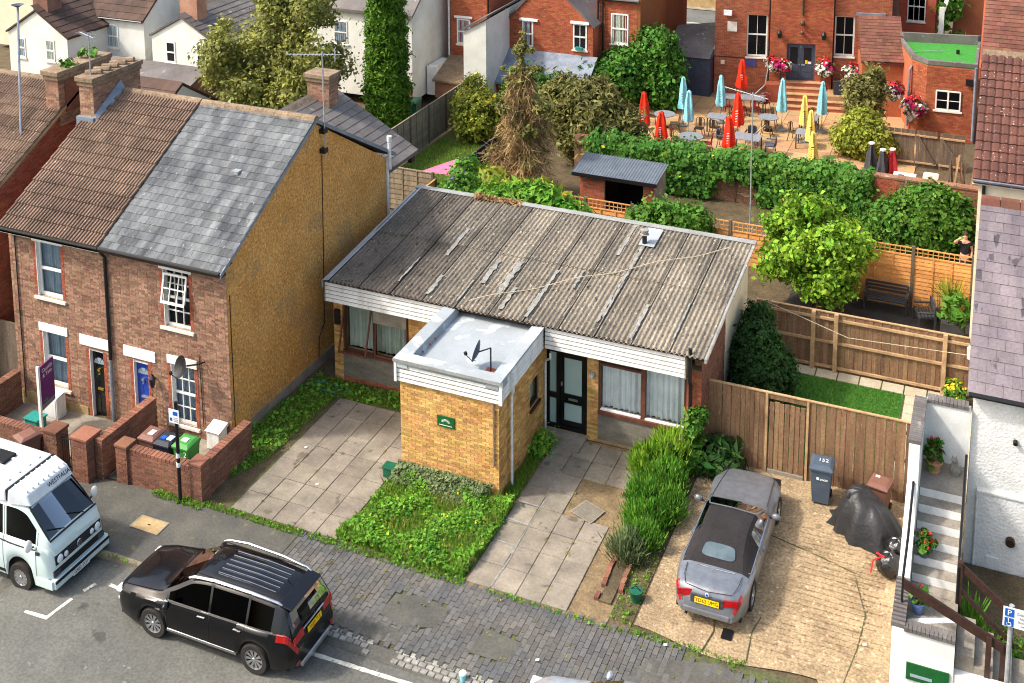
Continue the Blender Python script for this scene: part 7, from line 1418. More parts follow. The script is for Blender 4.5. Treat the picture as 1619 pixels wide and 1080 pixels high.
# ------------------------------------------------ houses far behind
def cottage(lb,x0,x1,y0,depth,ze,za,wm,roof,wins,ridge='y',zb=-.3,back='curtain_blue',chim=None,name='cottage',wmat='timber_white',xa=None,tile=None):
    t=thing(name,lb,'house',((x0+x1)/2,y0,zb)); xm=(x0+x1)/2 if xa is None else xa
    if ridge=='y':
        m=MB(); m.prism([(x0,zb),(x1,zb),(x1,ze),(xm,za),(x0,ze)],y0,y0+depth,'y'); m.build('wall',wm,t)
        m=MB(); o=.12; k1=(za-ze)/(x1-xm); k0=(za-ze)/(xm-x0); m.prism([(xm,za+.03),(x1+o,ze-o*k1+.03),(x1+o,ze-o*k1+.13),(xm,za+.13)],y0-.08,y0+depth,'y'); r1=m.build('roof_slope',roof,t); m=MB(); m.prism([(xm-.001,za+.03),(x0-o,ze-o*k0+.03),(x0-o,ze-o*k0+.13),(xm-.001,za+.13)],y0-.08,y0+depth,'y'); m.build('roof_slope',roof,t)
        if tile: roof_pieces(r1,'roof_tile',flat_tile(tile[0],tile[1],mt=roof,th=.02),(x1+o,y0-.08,ze-o*k1+.13),(0,1,0),Vector((xm-x1,0,za-ze)),depth,math.hypot(x1-xm,za-ze)+.1,tile[0],tile[1],limit=120)
    else:
        m=MB(); m.prism([(y0,zb),(y0+depth,zb),(y0+depth,ze),(y0+depth/2,za),(y0,ze)],x0,x1,'x'); m.build('wall',wm,t); k=(za-ze)/(depth/2); o=.15
        m=MB(); m.prism([(y0+depth/2,za+.03),(y0-o,ze-o*k+.03),(y0-o,ze-o*k+.13),(y0+depth/2,za+.13)],x0-.08,x1+.08,'x'); r1=m.build('roof_slope',roof,t); m=MB(); m.prism([(y0+depth/2+.001,za+.03),(y0+depth+o,ze-o*k+.03),(y0+depth+o,ze-o*k+.13),(y0+depth/2+.001,za+.13)],x0-.08,x1+.08,'x'); m.build('roof_slope',roof,t)
        if tile: roof_pieces(r1,'roof_tile',flat_tile(tile[0],tile[1],mt=roof,th=.02),(x0-.08,y0-o,ze-o*k+.13),(1,0,0),Vector((0,depth/2,za-ze)),x1-x0+.16,math.hypot(depth/2,za-ze)+.15,tile[0],tile[1],limit=120)
        m=MB(); m.tube([(x0,y0-o-.02,ze-o*k+.08),(x1,y0-o-.02,ze-o*k+.08)],.05,6); m.build('gutter','black_metal',t)
    for wv in wins: window(t,PY(y0),*wv[:4],d=.03,backd=.026,frame=.07,back=wv[4] if len(wv)>4 else back,bars=wv[5] if len(wv)>5 else (0,0),mat_=wmat,sw=.06)
    if chim: m=MB(); m.box(*chim); c=m.build('chimney','brown_brick',t); m=MB(); m.box(chim[0]-.06,chim[1]+.06,chim[2]-.06,chim[3]+.06,chim[5],chim[5]+.15); m.build('corbel','ridge_tile',c)
    return t
cottage('white cottage with twin sash windows in its gable at the top left',-48.75,-44.72,46.0,5,2.68,3.95,'cottage_white','brown_tile_dark',[(-48.15,-47.6,1.35,2.42),(-46.2,-45.6,1.35,2.5,'curtain_green')],tile=(.5,.45),chim=(-47.3,-46.3,46.4,47.4,3.3,4.9))
cottage('white cottage with one tall window and dark tile roof at the top left',-46.0,-42.25,49.0,4.6,3.15,5.0,'cottage_white','brown_tile_dark',[(-44.85,-44.0,1.45,2.78)],ridge='x',tile=(.5,.45))
cottage('white gabled cottage with a brick chimney and two dark windows',-40.9,-36.95,48.0,6,2.75,3.85,'cottage_white','slate_old',[(-40.0,-39.4,1.42,2.55,'dark_room'),(-38.05,-37.45,1.48,2.62,'dark_room',(1,0))],tile=(.45,.35),chim=(-39.4,-38.3,48.5,49.3,3.2,5.4))
cottage('grey slate roofed house behind the white cottages',-42.2,-39.5,53,6,4.2,6.0,'slate_old','slate_old',[],ridge='x')
cottage('red roofed house behind the left edge cottages',-56,-49.5,52,6,3.3,5.5,'cream_render','plain_tile',[],ridge='x',chim=(-51.5,-50.6,52.5,53.3,4.5,6.2))
cottage('low slate outbuilding in front of the white gabled cottages',-43.5,-36.5,44.5,4.5,.9,1.7,'wall_brick','slate_old',[],ridge='x')
cottage('long low tiled rear wing behind the brick chimneys',-36.6,-33.2,38.5,4.5,1.7,3.1,'cottage_white','brown_tile_dark',[],ridge='x',tile=(.5,.45))
def greyhouse():
    t=thing('rendered_house','pale rendered house with slate roof right of the tall conifer','house',(-29.5,51,0)); m=MB(); m.prism([(50.9,0),(57.2,0),(57.2,4.4),(54,6.8),(50.9,4.4)],-33.5,-27.1,'x'); m.build('wall','cottage_white',t); m=MB(); m.prism([(50.7,4.35),(54,6.85),(54,7.0),(50.7,4.5)],-33.7,-26.95,'x'); m.build('roof_slope','slate_old',t); m=MB(); m.prism([(54.01,6.85),(57.4,4.35),(57.4,4.5),(54.01,7.0)],-33.7,-26.95,'x'); m.build('roof_slope','slate_old',t)
    window(t,PY(50.9),-31.6,-30.8,2.6,3.8,d=.03,backd=.026); m=MB(); m.box(-27.4,-27.12,50.7,50.88,.0,.9); m.build('meter_box','wood_orange',t); return t
greyhouse()
# red brick houses with rear windows
t=cottage('red brick house back with one tilted sash window and lean-to',-26.45,-24.15,54,6,5.6,7.2,'pub_brick','slate_old',[(-26.08,-25.32,2.35,3.7,'curtain_blue')],ridge='x',zb=0); bricks(PY(54),-26.45,-24.15,1.5,5.5,[(-26.08,-25.32,2.35,3.7)],bl=.22,bh=.075).build('brickwork','pub_brick',t,kind='stuff')
m=MB(); m.prism([(51.9,.95),(54,1.72),(54,1.6),(51.9,.85)],-26.5,-24.1,'x'); m.build('lean_to_roof','ridge_tile',t); m=MB(); m.box(-26.4,-24.2,52.0,54,0,.9); m.build('lean_to_wall','wall_brick',t); m=MB(); m.tube([(-26.5,53.9,5),(-26.5,53.9,1.7)],.05,6); m.build('downpipe','white_pipe',t); m=MB(); m.box(-27.0,-26.5,52.3,54,0,1.5); m.build('porch','timber_white',t)
for u in(-24.25,): m=MB(); m.tube([(u,53.9,4.9),(u,53.9,1.7)],.06,6); m.build('downpipe','black_metal',t)
m=MB(); m.box(-26.2,-25.2,53.9,54.06,3.75,3.85); m.build('lintel','lintel',t)
dish('satellite_dish','grey satellite dish beside the tilted sash window far behind',(-24.75,53.6,2.75),(.3,-.9,.4),.24,[(-24.6,54.0,2.6),(-24.65,53.8,2.7)])
t=thing('rendered_house','white rendered flank wall between the two red brick house backs','house',(-23.5,53.5,0)); m=MB(); m.prism([(-24.1,0),(-22.9,0),(-22.9,4.7),(-23.6,4.3),(-24.1,4.0)],50.6,58,'y'); m.build('wall','cottage_white',t); m=MB(); m.prism([(-24.2,4.05),(-23.6,4.38),(-22.8,4.85),(-22.8,4.95),(-24.2,4.15)],50.5,58,'y'); m.build('roof','slate_old',t)
t=cottage('red brick house back with a barred sash window and grey lean-to roof',-22.9,-18.45,53.5,7,4.1,6.3,'pub_brick','slate_old',[(-19.48,-18.76,2.88,4.2,'dark_room',(1,1)),(-22.2,-21.6,2.75,4.1,'curtain_blue')],zb=0,xa=-20.9); bricks(PY(53.5),-22.9,-18.45,2.4,6.2,[(-19.48,-18.76,2.88,4.2),(-22.2,-21.6,2.75,4.1)],bl=.22,bh=.075,top=lambda u:4.1+2.1*(1-abs(u+20.9)/2.2)).build('brickwork','pub_brick',t,kind='stuff')
m=MB(); m.prism([(51.6,1.35),(53.5,2.6),(53.5,2.5),(51.6,1.25)],-23.2,-18.2,'x'); m.build('lean_to_roof','lead',t); m=MB(); m.box(-23.0,-18.4,51.8,53.5,0,1.25); m.build('lean_to_wall','red_brick',t); m=MB(); m.box(-19.3,-18.95,53.3,53.45,2.9,3.05); m.build('window_box','plastic_teal',t)
for u in(-22.2,-19.48): m=MB(); m.box(u-.12,u+.85,53.4,53.52,4.2 if u>-20 else 4.1,4.32 if u>-20 else 4.22); m.build('lintel','lintel',t)
t=cottage('narrow red brick house back with a tall white window and brown rendered side',-18.6,-16.5,54.5,9,5.3,6.6,'pub_brick','slate_old',[(-17.85,-16.95,3.1,4.65,'curtain_green',(1,0))],ridge='x',zb=0); bricks(PY(54.5),-18.6,-16.5,1.0,5.2,[(-17.85,-16.95,3.1,4.65)],bl=.22,bh=.075).build('brickwork','pub_brick',t,kind='stuff')
m=MB(); m.prism([(54.5,0),(63.5,0),(63.5,9),(54.5,8)],-16.5,-16.35,'x'); m.build('side_render','brown_render',t)
for u in(-18.5,-18.25): m=MB(); m.tube([(u,54.4,5.2),(u,54.4,1)],.05,6); m.build('downpipe','black_metal',t)
t=thing('far_wall','low pale wall along the far road','wall',(-20,75,0)); m=MB(); m.box(-30,-8,75.6,76,.06,1.0); m.build('wall','plinth',t); m=MB(); m.box(-30,-8,75.55,76.05,1.0,1.1); m.build('coping','concrete',t)
pl2=bpy.data.objects.new('far_road_marking',None); COL.objects.link(pl2); pl2['kind']='structure'; WL[pl2.name]=(0,0,0)
for y in(68.3,71.5): m=MB(); m.quad((-30,y,.026),(-8,y,.026),(-8,y+.12,.026),(-30,y+.12,.026)); m.build('painted_line','white_line',pl2)
# ------------------------------------------------ trees, shrubs, ivy, grass
def tree(name,lb,base,h,blobs,n,size,mat_,bark='bark',r=.16,clump=.3,fill=.3,zmin=.3,cat='tree',jit=.8,limbs=6,aspect=1.6):
    t=thing(name,lb,cat,base); x,y,z=base; m=MB(); m.tube([(x,y,z),(x+.05,y,z+h*.3),(x-.05,y+.05,z+h*.62),(x,y,z+h*.92)],[r,r*.8,r*.5,r*.15],8); tr=m.build('trunk',bark,t,smooth=60)
    for i in range(limbs):
        b=blobs[i%len(blobs)]; f=.25+.5*i/limbs; m=MB(); m.tube([(x,y,z+h*f),((x+b[0])/2,(y+b[1])/2,z+h*f+(b[2]-z-h*f)*.5+.1),(b[0],b[1],b[2])],[r*.45,r*.3,r*.1],5); m.build('limb',bark,t,smooth=60)
    P,N,C=crown(blobs,int(n*1.9),clump,fill=fill,zmin=zmin); leafmesh('crown',P,N,size*.68,mat_,t,rndpc=C,jit=jit,aspect=aspect); return t
rb=[]
for i in range(40):
    a=random.random()*6.28; q=random.random()**.6*3.9; z=1.3+random.random()*6.4; k=1-abs(z-3.8)/6.5; rb.append((-30.9+q*math.cos(a)*1.05*k,44.8+q*math.sin(a)*.8*k,z,.5+.4*random.random(),.5+.4*random.random(),.7+.6*random.random()))
tree('birch_tree','loose yellow green birch tree in front of the far cottages',(-31.2,44.8,0),8.2,rb,20000,.17,'leaf_birch','bark_pale',.16,clump=.34,fill=.5,limbs=12)
cy=[(-25.35,45.2,.9+i*.62,.98-.04*abs(i-3)-(.0 if i<9 else .08*(i-8)),.95,.6) for i in range(12)]
tree('cypress_tree','tall dense columnar green conifer behind the tan gable',(-25.35,45.2,0),7.6,cy,34000,.1,'leaf_conifer',clump=.17,aspect=2.6,fill=.12,r=.2,limbs=4,zmin=.4)
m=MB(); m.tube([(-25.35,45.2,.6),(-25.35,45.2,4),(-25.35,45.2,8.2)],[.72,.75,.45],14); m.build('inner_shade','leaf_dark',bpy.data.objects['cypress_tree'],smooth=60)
def dead_conifer():
    x,y=-17.3,41.7; t=thing('dead_conifer','half dead conifer with brown drooping twigs and a green top','tree',(x,y,0)); m=MB(); m.tube([(x,y,0),(x+.1,y,3),(x,y,6.6)],[.2,.14,.03],8); m.build('trunk','bark',t)
    n=12000; z=.4+5.0*RNG.random(n)**1.15; a=RNG.random(n)*6.28; rr=(.2+(5.9-z)*.30)*RNG.random(n)**.45*(.72+.4*np.sin(a*3+z*1.9)+.22*np.sin(a*7-z*4)); P=np.column_stack([x+rr*np.cos(a),y+rr*np.sin(a)*.9,z-rr*.3]); P=P[P[:,2]>.15]; n=len(P)
    # drooping twigs: narrow blades hanging from the boughs
    d=np.column_stack([(P[:,0]-x)*.5,(P[:,1]-y)*.5,-np.ones(n)*.9])+RNG.normal(0,.62,(n,3)); d/=np.linalg.norm(d,axis=1,keepdims=True); s=np.cross(d,RNG.normal(0,1,(n,3))); s/=np.linalg.norm(s,axis=1,keepdims=True); L=(.22+.45*RNG.random(n))[:,None]; wd=.013
    V=np.stack([P-s*wd,P+s*wd,P+d*L*.6+s*wd*.7,P+d*L],1).reshape(-1,3)-np.array([x,y,0]); me=bpy.data.meshes.new('dead_twigs'); me.from_pydata(V.tolist(),[],np.arange(4*n).reshape(-1,4).tolist()); me.materials.append(MT['twig_dead']); at=me.attributes.new('rnd','FLOAT','FACE'); at.data.foreach_set('value',RNG.random(n).astype(np.float32)); o=bpy.data.objects.new('dead_twigs',me); COL.objects.link(o); o.parent=t; o['kind']='stuff'
    for k in range(26):
        zz=.9+k*.19; a=k*2.4; L_=.3+(6-zz)*.27; m=MB(); m.tube([(x,y,zz),(x+L_*.6*math.cos(a),y+L_*.6*math.sin(a),zz+.08),(x+L_*math.cos(a),y+L_*math.sin(a),zz-.2)],[.03,.02,.008],4); m.build('bough','twig_dead',t)
    b=[(x,y,5.9,.16,.16,.7),(x-.45,y-.1,5.3,.4,.25,.12),(x+.55,y-.1,5.5,.4,.25,.14),(x,y,6.7,.06,.06,.35),(x-.3,y-.2,4.9,.4,.3,.15),(x+.3,y-.2,5.0,.3,.3,.15),(x-.25,y,6.1,.25,.2,.1),(x+.25,y,6.2,.22,.2,.1),(x-.5,y-.4,3.9,.4,.3,.3),(x+.5,y-.5,3.0,.4,.3,.3),(x+.9,y-.2,4.0,.3,.3,.3)]; Q,N,C=crown(b,3600,.09,fill=.5); leafmesh('green_top',Q,N,.075,'leaf_olive',t,rndpc=C,aspect=2.6)
    k=(P[:,2]>1.6)&(RNG.random(len(P))<.38); leafmesh('green_needles',P[k]+RNG.normal(0,.08,(k.sum(),3)),RNG.normal(0,1,(k.sum(),3)),.075,'leaf_olive',t,aspect=3.2,kind='stuff')
    b=[(x-.9,y-1.2,1.0,.8,.6,.4),(x+.6,y-1.8,.9,1.1,.6,.4),(x+1.6,y-1.5,.9,.9,.6,.45)]; Q,N,C=crown(b,3000,.22,fill=.4); leafmesh('low_green_boughs',Q,N,.17,'leaf_yellow',t,rndpc=C,aspect=3.)
dead_conifer()
shrub('feathery_shrub','large olive brown feathery shrub right of the dead conifer',[(-15.9,45.9,1.9,1.6,1.1,1.8),(-17.0,46.2,2.4,1.1,.9,1.5),(-14.6,46.2,1.5,1.0,.9,1.3),(-15.8,46,3.1,.9,.8,.9)],11000,.13,'leaf_olive',clump=.3,aspect=3.,fill=.4)
shrub('yellow_shrub','yellow green shrub on the small back lawn',[(-21.6,47.0,1.2,1.2,.9,1.2),(-22.4,48.0,1.4,.8,.8,1.3),(-20.6,47.6,1.0,.8,.8,.9)],6000,.14,'leaf_yellow',extra=[('petal_yellow',160,.12,'flower')])
shrub('garden_bush','mid green bush over the lawn edge behind the yellow shrub',[(-20.3,49.5,1.6,1.2,1.0,1.5),(-19.3,50.3,1.3,1.2,1,1.2)],5000,.15,'leaf_mid')
shrub('climbing_plant','big glossy green climber beside the left end of the pub terrace',[(-15.9,54.8,2.0,1.5,1.0,1.9),(-15.1,54.6,1.6,.9,.8,1.7),(-17.1,54.2,1.7,1.2,1.0,1.3),(-18.3,53.5,1.3,1.1,.9,1.0),(-15.6,54.6,3.2,1.0,.8,.8)],14000,.19,'leaf_ivy',clump=.25,fill=.15)
def ivy():
    t=thing('ivy','thick ivy hanging over the old brick wall before the pub terrace','ivy',(-9,44.6,0)); bl=[]
    for i in range(64):
        x=-15.3+i*.172; low=.05 if x<-12.6 else (.25 if x<-10.4 else (1.25 if x<-8.3 else (.3 if x<-6 else .1))); z=1.75
        bl.append((x,44.75,1.78+.12*math.sin(i*1.3)+.08*math.sin(i*.37),.3,.36,.26))
        while z>low: bl.append((x+random.uniform(-.1,.1),44.55,z-.1,.28,.2+.06*random.random(),.28)); z-=.42
    P,N,C=crown(bl,52000,.16,per=18,fill=.1,zmin=.1); N[:,1]-=.8; leafmesh('leaves',P,N,.12,'leaf_ivy',t,rndpc=C,jit=.5,aspect=1.2); k=RNG.choice(len(P),60); leafmesh('yellow_leaf',P[k]-[0,.08,0],N[k],.16,'petal_yellow',t,kind='stuff')
    for i in range(14): m=MB(); x=-15+i*.8; m.tube([(x,44.68,0),(x+.1,44.66,1.0),(x+.05,44.66,2.0)],.03,4); m.build('stem','bark',t)
ivy()
shrub('pub_shrub','tall yellow green shrub at the right side of the pub terrace',[(-5.3,51.6,1.0,1.0,.8,.95),(-4.6,51.5,.8,.6,.6,.7),(-5.9,51.6,.8,.6,.6,.7),(-5.3,51.7,1.6,.6,.5,.5)],8000,.14,'leaf_yellow',fill=.25)
GT=[(-5.0,37.0,2.0,1.2,1.0,.8)]
for i in range(26):
    a=random.random()*6.28; q=.7+1.05*random.random(); zz=random.uniform(1.2,3.1); q*=1.0-max(0,zz-2.3)*.45; s=random.uniform(.3,.6); GT.append((-5.05+q*math.cos(a)*1.1,37.0+q*math.sin(a)*.85,zz,s,s,s*.7))
GT+=[(-5.9,37.0,3.4,.14,.14,.4),(-5.2,37.1,3.5,.2,.2,.3),(-6.6,36.8,1.4,.3,.3,.35),(-4.6,36.0,1.05,.4,.3,.3)]
tree('garden_tree','bright lime green rounded tree behind the board fence',(-4.95,37.0,0),2.6,GT,15000,.15,'leaf_bright',clump=.22,fill=.2,r=.1,zmin=.8)
shrub('garden_bush','broad mid green bush beyond the orange panel fence',[(-2.2,42.3,1.3,1.4,1.0,1.25),(-3.2,42.3,1.0,.9,.8,.9),(-1.2,42.4,1.3,.8,.8,1.0),(-1.9,42.3,2.2,.7,.6,.5)],12000,.15,'leaf_mid',clump=.22,fill=.2)
shrub('dark_bush','dense dark green bush between the bungalow and the strip lawn',[(-5.75,30.9,1.2,.7,.9,1.25),(-5.95,31.8,1.3,.5,.7,1.2),(-5.6,30.2,.9,.6,.6,.9),(-5.2,31.2,.8,.5,.6,.8)],15000,.09,'leaf_dark',clump=.13,fill=.15)
shrub('trellis_shrub','green shrub spilling over the trellis behind the bungalow roof',[(-10.6,38.9,1.3,1.0,.5,.7),(-9.8,38.9,1.3,.8,.45,.6),(-11.4,38.9,1.1,.6,.4,.5)],4500,.16,'leaf_mid')
shrub('rear_fern','feathery green bush over the rear edge of the bungalow roof',[(-15.4,38.2,1.3,1.4,.7,.8),(-16.6,38.0,1.2,1.0,.7,.8),(-14.2,38.4,1.1,.8,.5,.6)],5000,.16,'leaf_weed',aspect=3.)
shrub('leafy_bush','leafy green bush with purple flowers by the low white wall',[(-18.6,38.7,1.0,.9,.6,.9),(-19.2,40.6,1.1,.5,.6,.7),(-17.7,38.3,.8,.6,.5,.7)],4500,.16,'leaf_mid',extra=[('petal_purple',90,.12,'flower')])
shrub('olive_shrub','loose olive green shrub behind the round yellow green one on the terrace',[(-5.5,53.6,1.6,.7,.6,1.3),(-5.2,53.9,2.6,.6,.5,.8),(-5.9,53.8,2.2,.5,.5,.8)],4500,.12,'leaf_olive',aspect=2.4,fill=.4)
# dead climber along the rear roof edge
P=np.column_stack([-15.2+1.5*RNG.random(900)**1.5,32.82+.12*RNG.normal(0,.5,900),3.86+.06*RNG.random(900)]); o=leafmesh('dead_creeper',P,np.tile([0,-.3,1.],(900,1)),.05,'twig_dead',aspect=4); tag(o,'dry brown creeper stems on the rear edge of the bungalow roof','creeper')
# hedge of upright rosemary-like shrubs right of the drive
def spiky(lb,bl,n,mt,hh=.34,wd=.014,name='rosemary_bush',mt2=None):
    b0=bl[0]; t=thing(name,lb,'shrub',(b0[0],b0[1],0)); 
    P,N,C=crown(bl,n,.14,fill=.2,zmin=.03); n=len(P); d=N*.55+np.array([0,0,.9])+RNG.normal(0,.25,(n,3)); d/=np.linalg.norm(d,axis=1,keepdims=True); s=np.cross(d,RNG.normal(0,1,(n,3))); s/=np.linalg.norm(s,axis=1,keepdims=True); L=(hh*(.5+.8*RNG.random(n)))[:,None]
    V=np.stack([P-s*wd,P+s*wd,P+d*L*.7+s*wd*.9,P+d*L],1).reshape(-1,3)-np.array([b0[0],b0[1],0]); me=bpy.data.meshes.new('shoots'); me.from_pydata(V.tolist(),[],np.arange(4*n).reshape(-1,4).tolist()); me.materials.append(MT[mt]); me.materials.append(MT[mt2 or mt]); me.polygons.foreach_set('material_index',(C*7.3%1<.45).astype(np.int32)); at=me.attributes.new('rnd','FLOAT','FACE'); at.data.foreach_set('value',C.astype(np.float32)); o=bpy.data.objects.new('shoots',me); COL.objects.link(o); o.parent=t
    for b in bl[:4]: m=MB(); m.tube([(b[0],b[1],0),(b[0]+.03,b[1],b[2])],[.03,.015],5); m.build('stem','bark',t)
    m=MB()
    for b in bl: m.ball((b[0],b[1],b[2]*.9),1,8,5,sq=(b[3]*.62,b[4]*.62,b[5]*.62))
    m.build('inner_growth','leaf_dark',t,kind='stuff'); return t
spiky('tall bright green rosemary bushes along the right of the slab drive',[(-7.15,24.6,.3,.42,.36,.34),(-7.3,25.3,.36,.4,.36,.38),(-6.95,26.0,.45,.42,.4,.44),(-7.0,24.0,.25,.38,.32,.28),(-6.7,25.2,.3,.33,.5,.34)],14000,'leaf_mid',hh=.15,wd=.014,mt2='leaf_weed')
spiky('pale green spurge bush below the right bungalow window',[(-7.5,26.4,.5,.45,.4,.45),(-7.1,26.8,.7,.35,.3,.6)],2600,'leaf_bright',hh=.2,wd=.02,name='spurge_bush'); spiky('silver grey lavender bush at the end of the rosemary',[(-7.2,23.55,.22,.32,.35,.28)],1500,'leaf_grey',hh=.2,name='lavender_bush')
shrub('corner_climber','leafy green climber on the right corner of the bungalow',[(-6.62,27.2,1.0,.18,.16,.7),(-6.6,27.2,.5,.25,.2,.5),(-6.5,27.35,1.5,.12,.12,.35)],1500,.12,'leaf_mid',clump=.1); shrub('fern','dark fern by the foot of the plank fence',[(-6.0,27.5,.35,.4,.3,.35)],700,.16,'leaf_dark',aspect=3.)
# front weed patch and grass strips
WP=[(-13.75,21.55),(-12.5,21.5),(-11.3,21.45),(-10.4,21.5),(-10.3,22.6),(-10.3,24.25),(-12,24.2),(-13.4,24.25),(-13.55,23.6),(-13.5,22.6)]
m=MB(); m.add([(x,y,.006) for x,y in WP],[tuple(range(len(WP)))]); struct(m.build('weed_patch_soil','grass_ground'))
xy=polypts(WP)(26000); hz=.2+.08*np.sin(xy[:,0]*4.3+1.5*np.sin(xy[:,1]*2.9))+.06*np.sin(xy[:,1]*6.1); z=hz*RNG.random(len(xy))+.04; o=leafmesh('weeds',np.column_stack([xy,z]),np.tile([0,0,1.],(len(xy),1)),.06,'leaf_weed',jit=.5,kind='stuff',aspect=1.4)
k=RNG.choice(len(xy),240); leafmesh('weed_flowers',np.column_stack([xy[k],z[k]+.05]),np.tile([0,0,1.],(240,1)),.035,'petal_yellow',kind='stuff'); blades('weed_dead_stems',polypts(WP),700,.3,.006,'twig_dead',.0)
blades('weed_grass',polypts(WP),8000,.27,.008,'grass_blade',.0)
xy=polypts([(-13.5,23.7),(-11.2,23.5),(-10.9,24.25),(-13.45,24.25)])(5200); leafmesh('weed_mound',np.column_stack([xy,.12+.3*RNG.random(len(xy))*np.clip((xy[:,1]-23.4)*1.4,0,1)]),np.tile([0,-.4,1.],(len(xy),1)),.065,'leaf_grey',jit=.5,kind='stuff')
GL=[(-18.1,22.6),(-17.35,22.5),(-16.95,23.4),(-16.8,26.6),(-13.6,26.75),(-13.6,27.4),(-17.9,27.4),(-18.1,24.5)]
m=MB(); m.add([(x,y,.004) for x,y in GL],[tuple(range(len(GL)))]); struct(m.build('left_verge_soil','grass_ground')); blades('left_verge_grass',polypts(GL),7500,.1,.007,'grass_blade',.0); xy=polypts(GL)(1500); leafmesh('left_verge_weeds',np.column_stack([xy,.03+.1*RNG.random(len(xy))]),np.tile([0,0,1.],(len(xy),1)),.07,'leaf_weed',kind='stuff',jit=.5)
blades('porch_side_grass',polypts([(-10.68,24.0),(-10.35,23.9),(-10.35,26.8),(-10.68,26.9)]),3500,.16,.008,'grass_blade',.0); shrub('yellow_weed','small yellow flowered weed at the porch corner by the door',[(-10.5,26.6,.2,.2,.3,.2)],420,.09,'leaf_weed',extra=[('petal_yellow',50,.05,'flower')],stems=2)
# scattered weeds in joints and along the pavement back edge
def edge(n,x0,x1,y0,y1): return rectpts(x0,x1,y0,y1)
pts=np.vstack([rectpts(-17.9,-14.5,21.25,21.45)(900),rectpts(-14.3,-10.3,21.25,21.5)(1300),rectpts(-9.8,-6.6,21.28,21.42)(300),rectpts(-18.8,-17.3,21.1,21.35)(500),rectpts(-7.0,-6.5,21.6,26.6)(900),rectpts(-6.5,-4.0,21.35,21.55)(300),rectpts(-19.5,-16.5,18.98,19.02)(120)])
blades('edge_weeds',lambda n:pts,0,.1,.008,'grass_blade',.0); k=RNG.choice(len(pts),1100); leafmesh('edge_weed_leaves',np.column_stack([pts[k],.02+.05*RNG.random(1100)]),np.tile([0,0,1.],(1100,1)),.04,'leaf_weed',kind='stuff',jit=.5)
cl=[]
for i in range(46):
    c=(RNG.uniform(-14,-4),RNG.uniform(19.2,21.3)); cl.append(np.array(c)+RNG.normal(0,.06,(9,2)))
for i in range(40):
    c=random.choice([(RNG.choice([-16.66,-16.06,-15.46,-14.86,-14.26]),RNG.uniform(21.6,26.5)),(RNG.choice([-9.7,-9.1,-8.5]),RNG.uniform(21.6,27))]); cl.append(np.array(c)+RNG.normal(0,.04,(8,2)))
cl=np.vstack(cl); leafmesh('joint_moss',np.column_stack([cl,.025+.02*RNG.random(len(cl))]),np.tile([0,0,1.],(len(cl),1)),.026,'leaf_olive',kind='stuff',jit=.3)
blades('back_lawn_grass',rectpts(-23.4,-20,40,46.5),9000,.14,.012,'grass_blade',.0)
# smaller plants on the right
spiky('spiky green cordyline in front of the orange fence',[(-.95,37.9,.75,.12,.12,.25)],160,'leaf_yellow',hh=.75,wd=.02,name='cordyline'); spiky('reddish spiky plant by the garden chair',[(-1.35,37.6,.2,.1,.1,.15)],110,'twig_dead',hh=.55,wd=.018,name='red_cordyline')
pot('tub of yellow flowers by the board fence beside the white house',-.62,32.85,.02,.26,.3,'bark','leaf_mid','petal_yellow',n=420,hl=.3)
spiky('strappy green plant in the bed under the step handrail',[(.12,23.4,.75,.12,.2,.3),(.45,23.3,.55,.15,.2,.2)],240,'leaf_weed',hh=.5,wd=.022,name='strappy_plant'); shrub('bed_plant','low green plants in the bed behind the lower steps',[(.75,23.3,.35,.5,.35,.35),(1.2,22.9,.2,.4,.4,.3)],900,.09,'leaf_mid',extra=[('petal_yellow',30,.07,'flower')],stems=2)
m=MB(); m.ball((1.25,22.4,.35),.2,12,8,sq=(1,1,.8)); tag(m.build('white_stone','white_paint_wall',smooth=60),'rounded white stone at the right edge beside the lower steps','stone')
m=MB(); m.box(-.1,1.6,23.0,25.9,0,.35); struct(m.build('planting_bed','earth'))
# small things in the front gardens
m=MB(); m.tube([(-17.2+.25*math.cos(a)*(1+.1*k),26.9+.2*math.sin(a),.06+.02*math.sin(a*3)) for k,a in enumerate(np.linspace(0,9,26))],.018,5); tag(m.build('garden_hose','plastic_teal'),'coiled green garden hose below the left bungalow window','hose')
t=thing('plant_crate','dark green crate in the weeds at the left corner of the porch','crate',(-13.6,24.1,0)); m=MB(); m.box(-13.8,-13.5,23.95,24.2,0,.28); m.build('box','plastic_dkgreen',t,bevel=.02); m=MB(); m.box(-13.82,-13.48,23.93,24.22,.28,.31); m.build('rim','plastic_dkgreen',t)
t=thing('green_tub','dark green tub at the end of the drive wall','tub',(-6.62,22.35,0)); m=MB(); m.lathe([(.11,.02),(.14,.22),(.15,.23),(.15,.26),(.02,.27)],(-6.62,22.35,0),n=14); m.build('tub','plastic_dkgreen',t,smooth=50); m=MB(); m.tube([(-6.74,22.35,.25),(-6.62,22.35,.36),(-6.5,22.35,.25)],.01,4); m.build('handle','black_metal',t)
t=thing('drink_cup','pale blue takeaway cup standing at the kerb edge','cup',(-9.2,18.98,-.08)); m=MB(); m.lathe([(.05,-.08),(.075,.1),(.078,.1)],(-9.2,18.98,0),n=12); m.build('cup','umb_teal',t,smooth=50); m=MB(); m.lathe([(.08,.1),(.07,.125),(.02,.13)],(-9.2,18.98,0),n=12); m.build('lid','label_white',t)
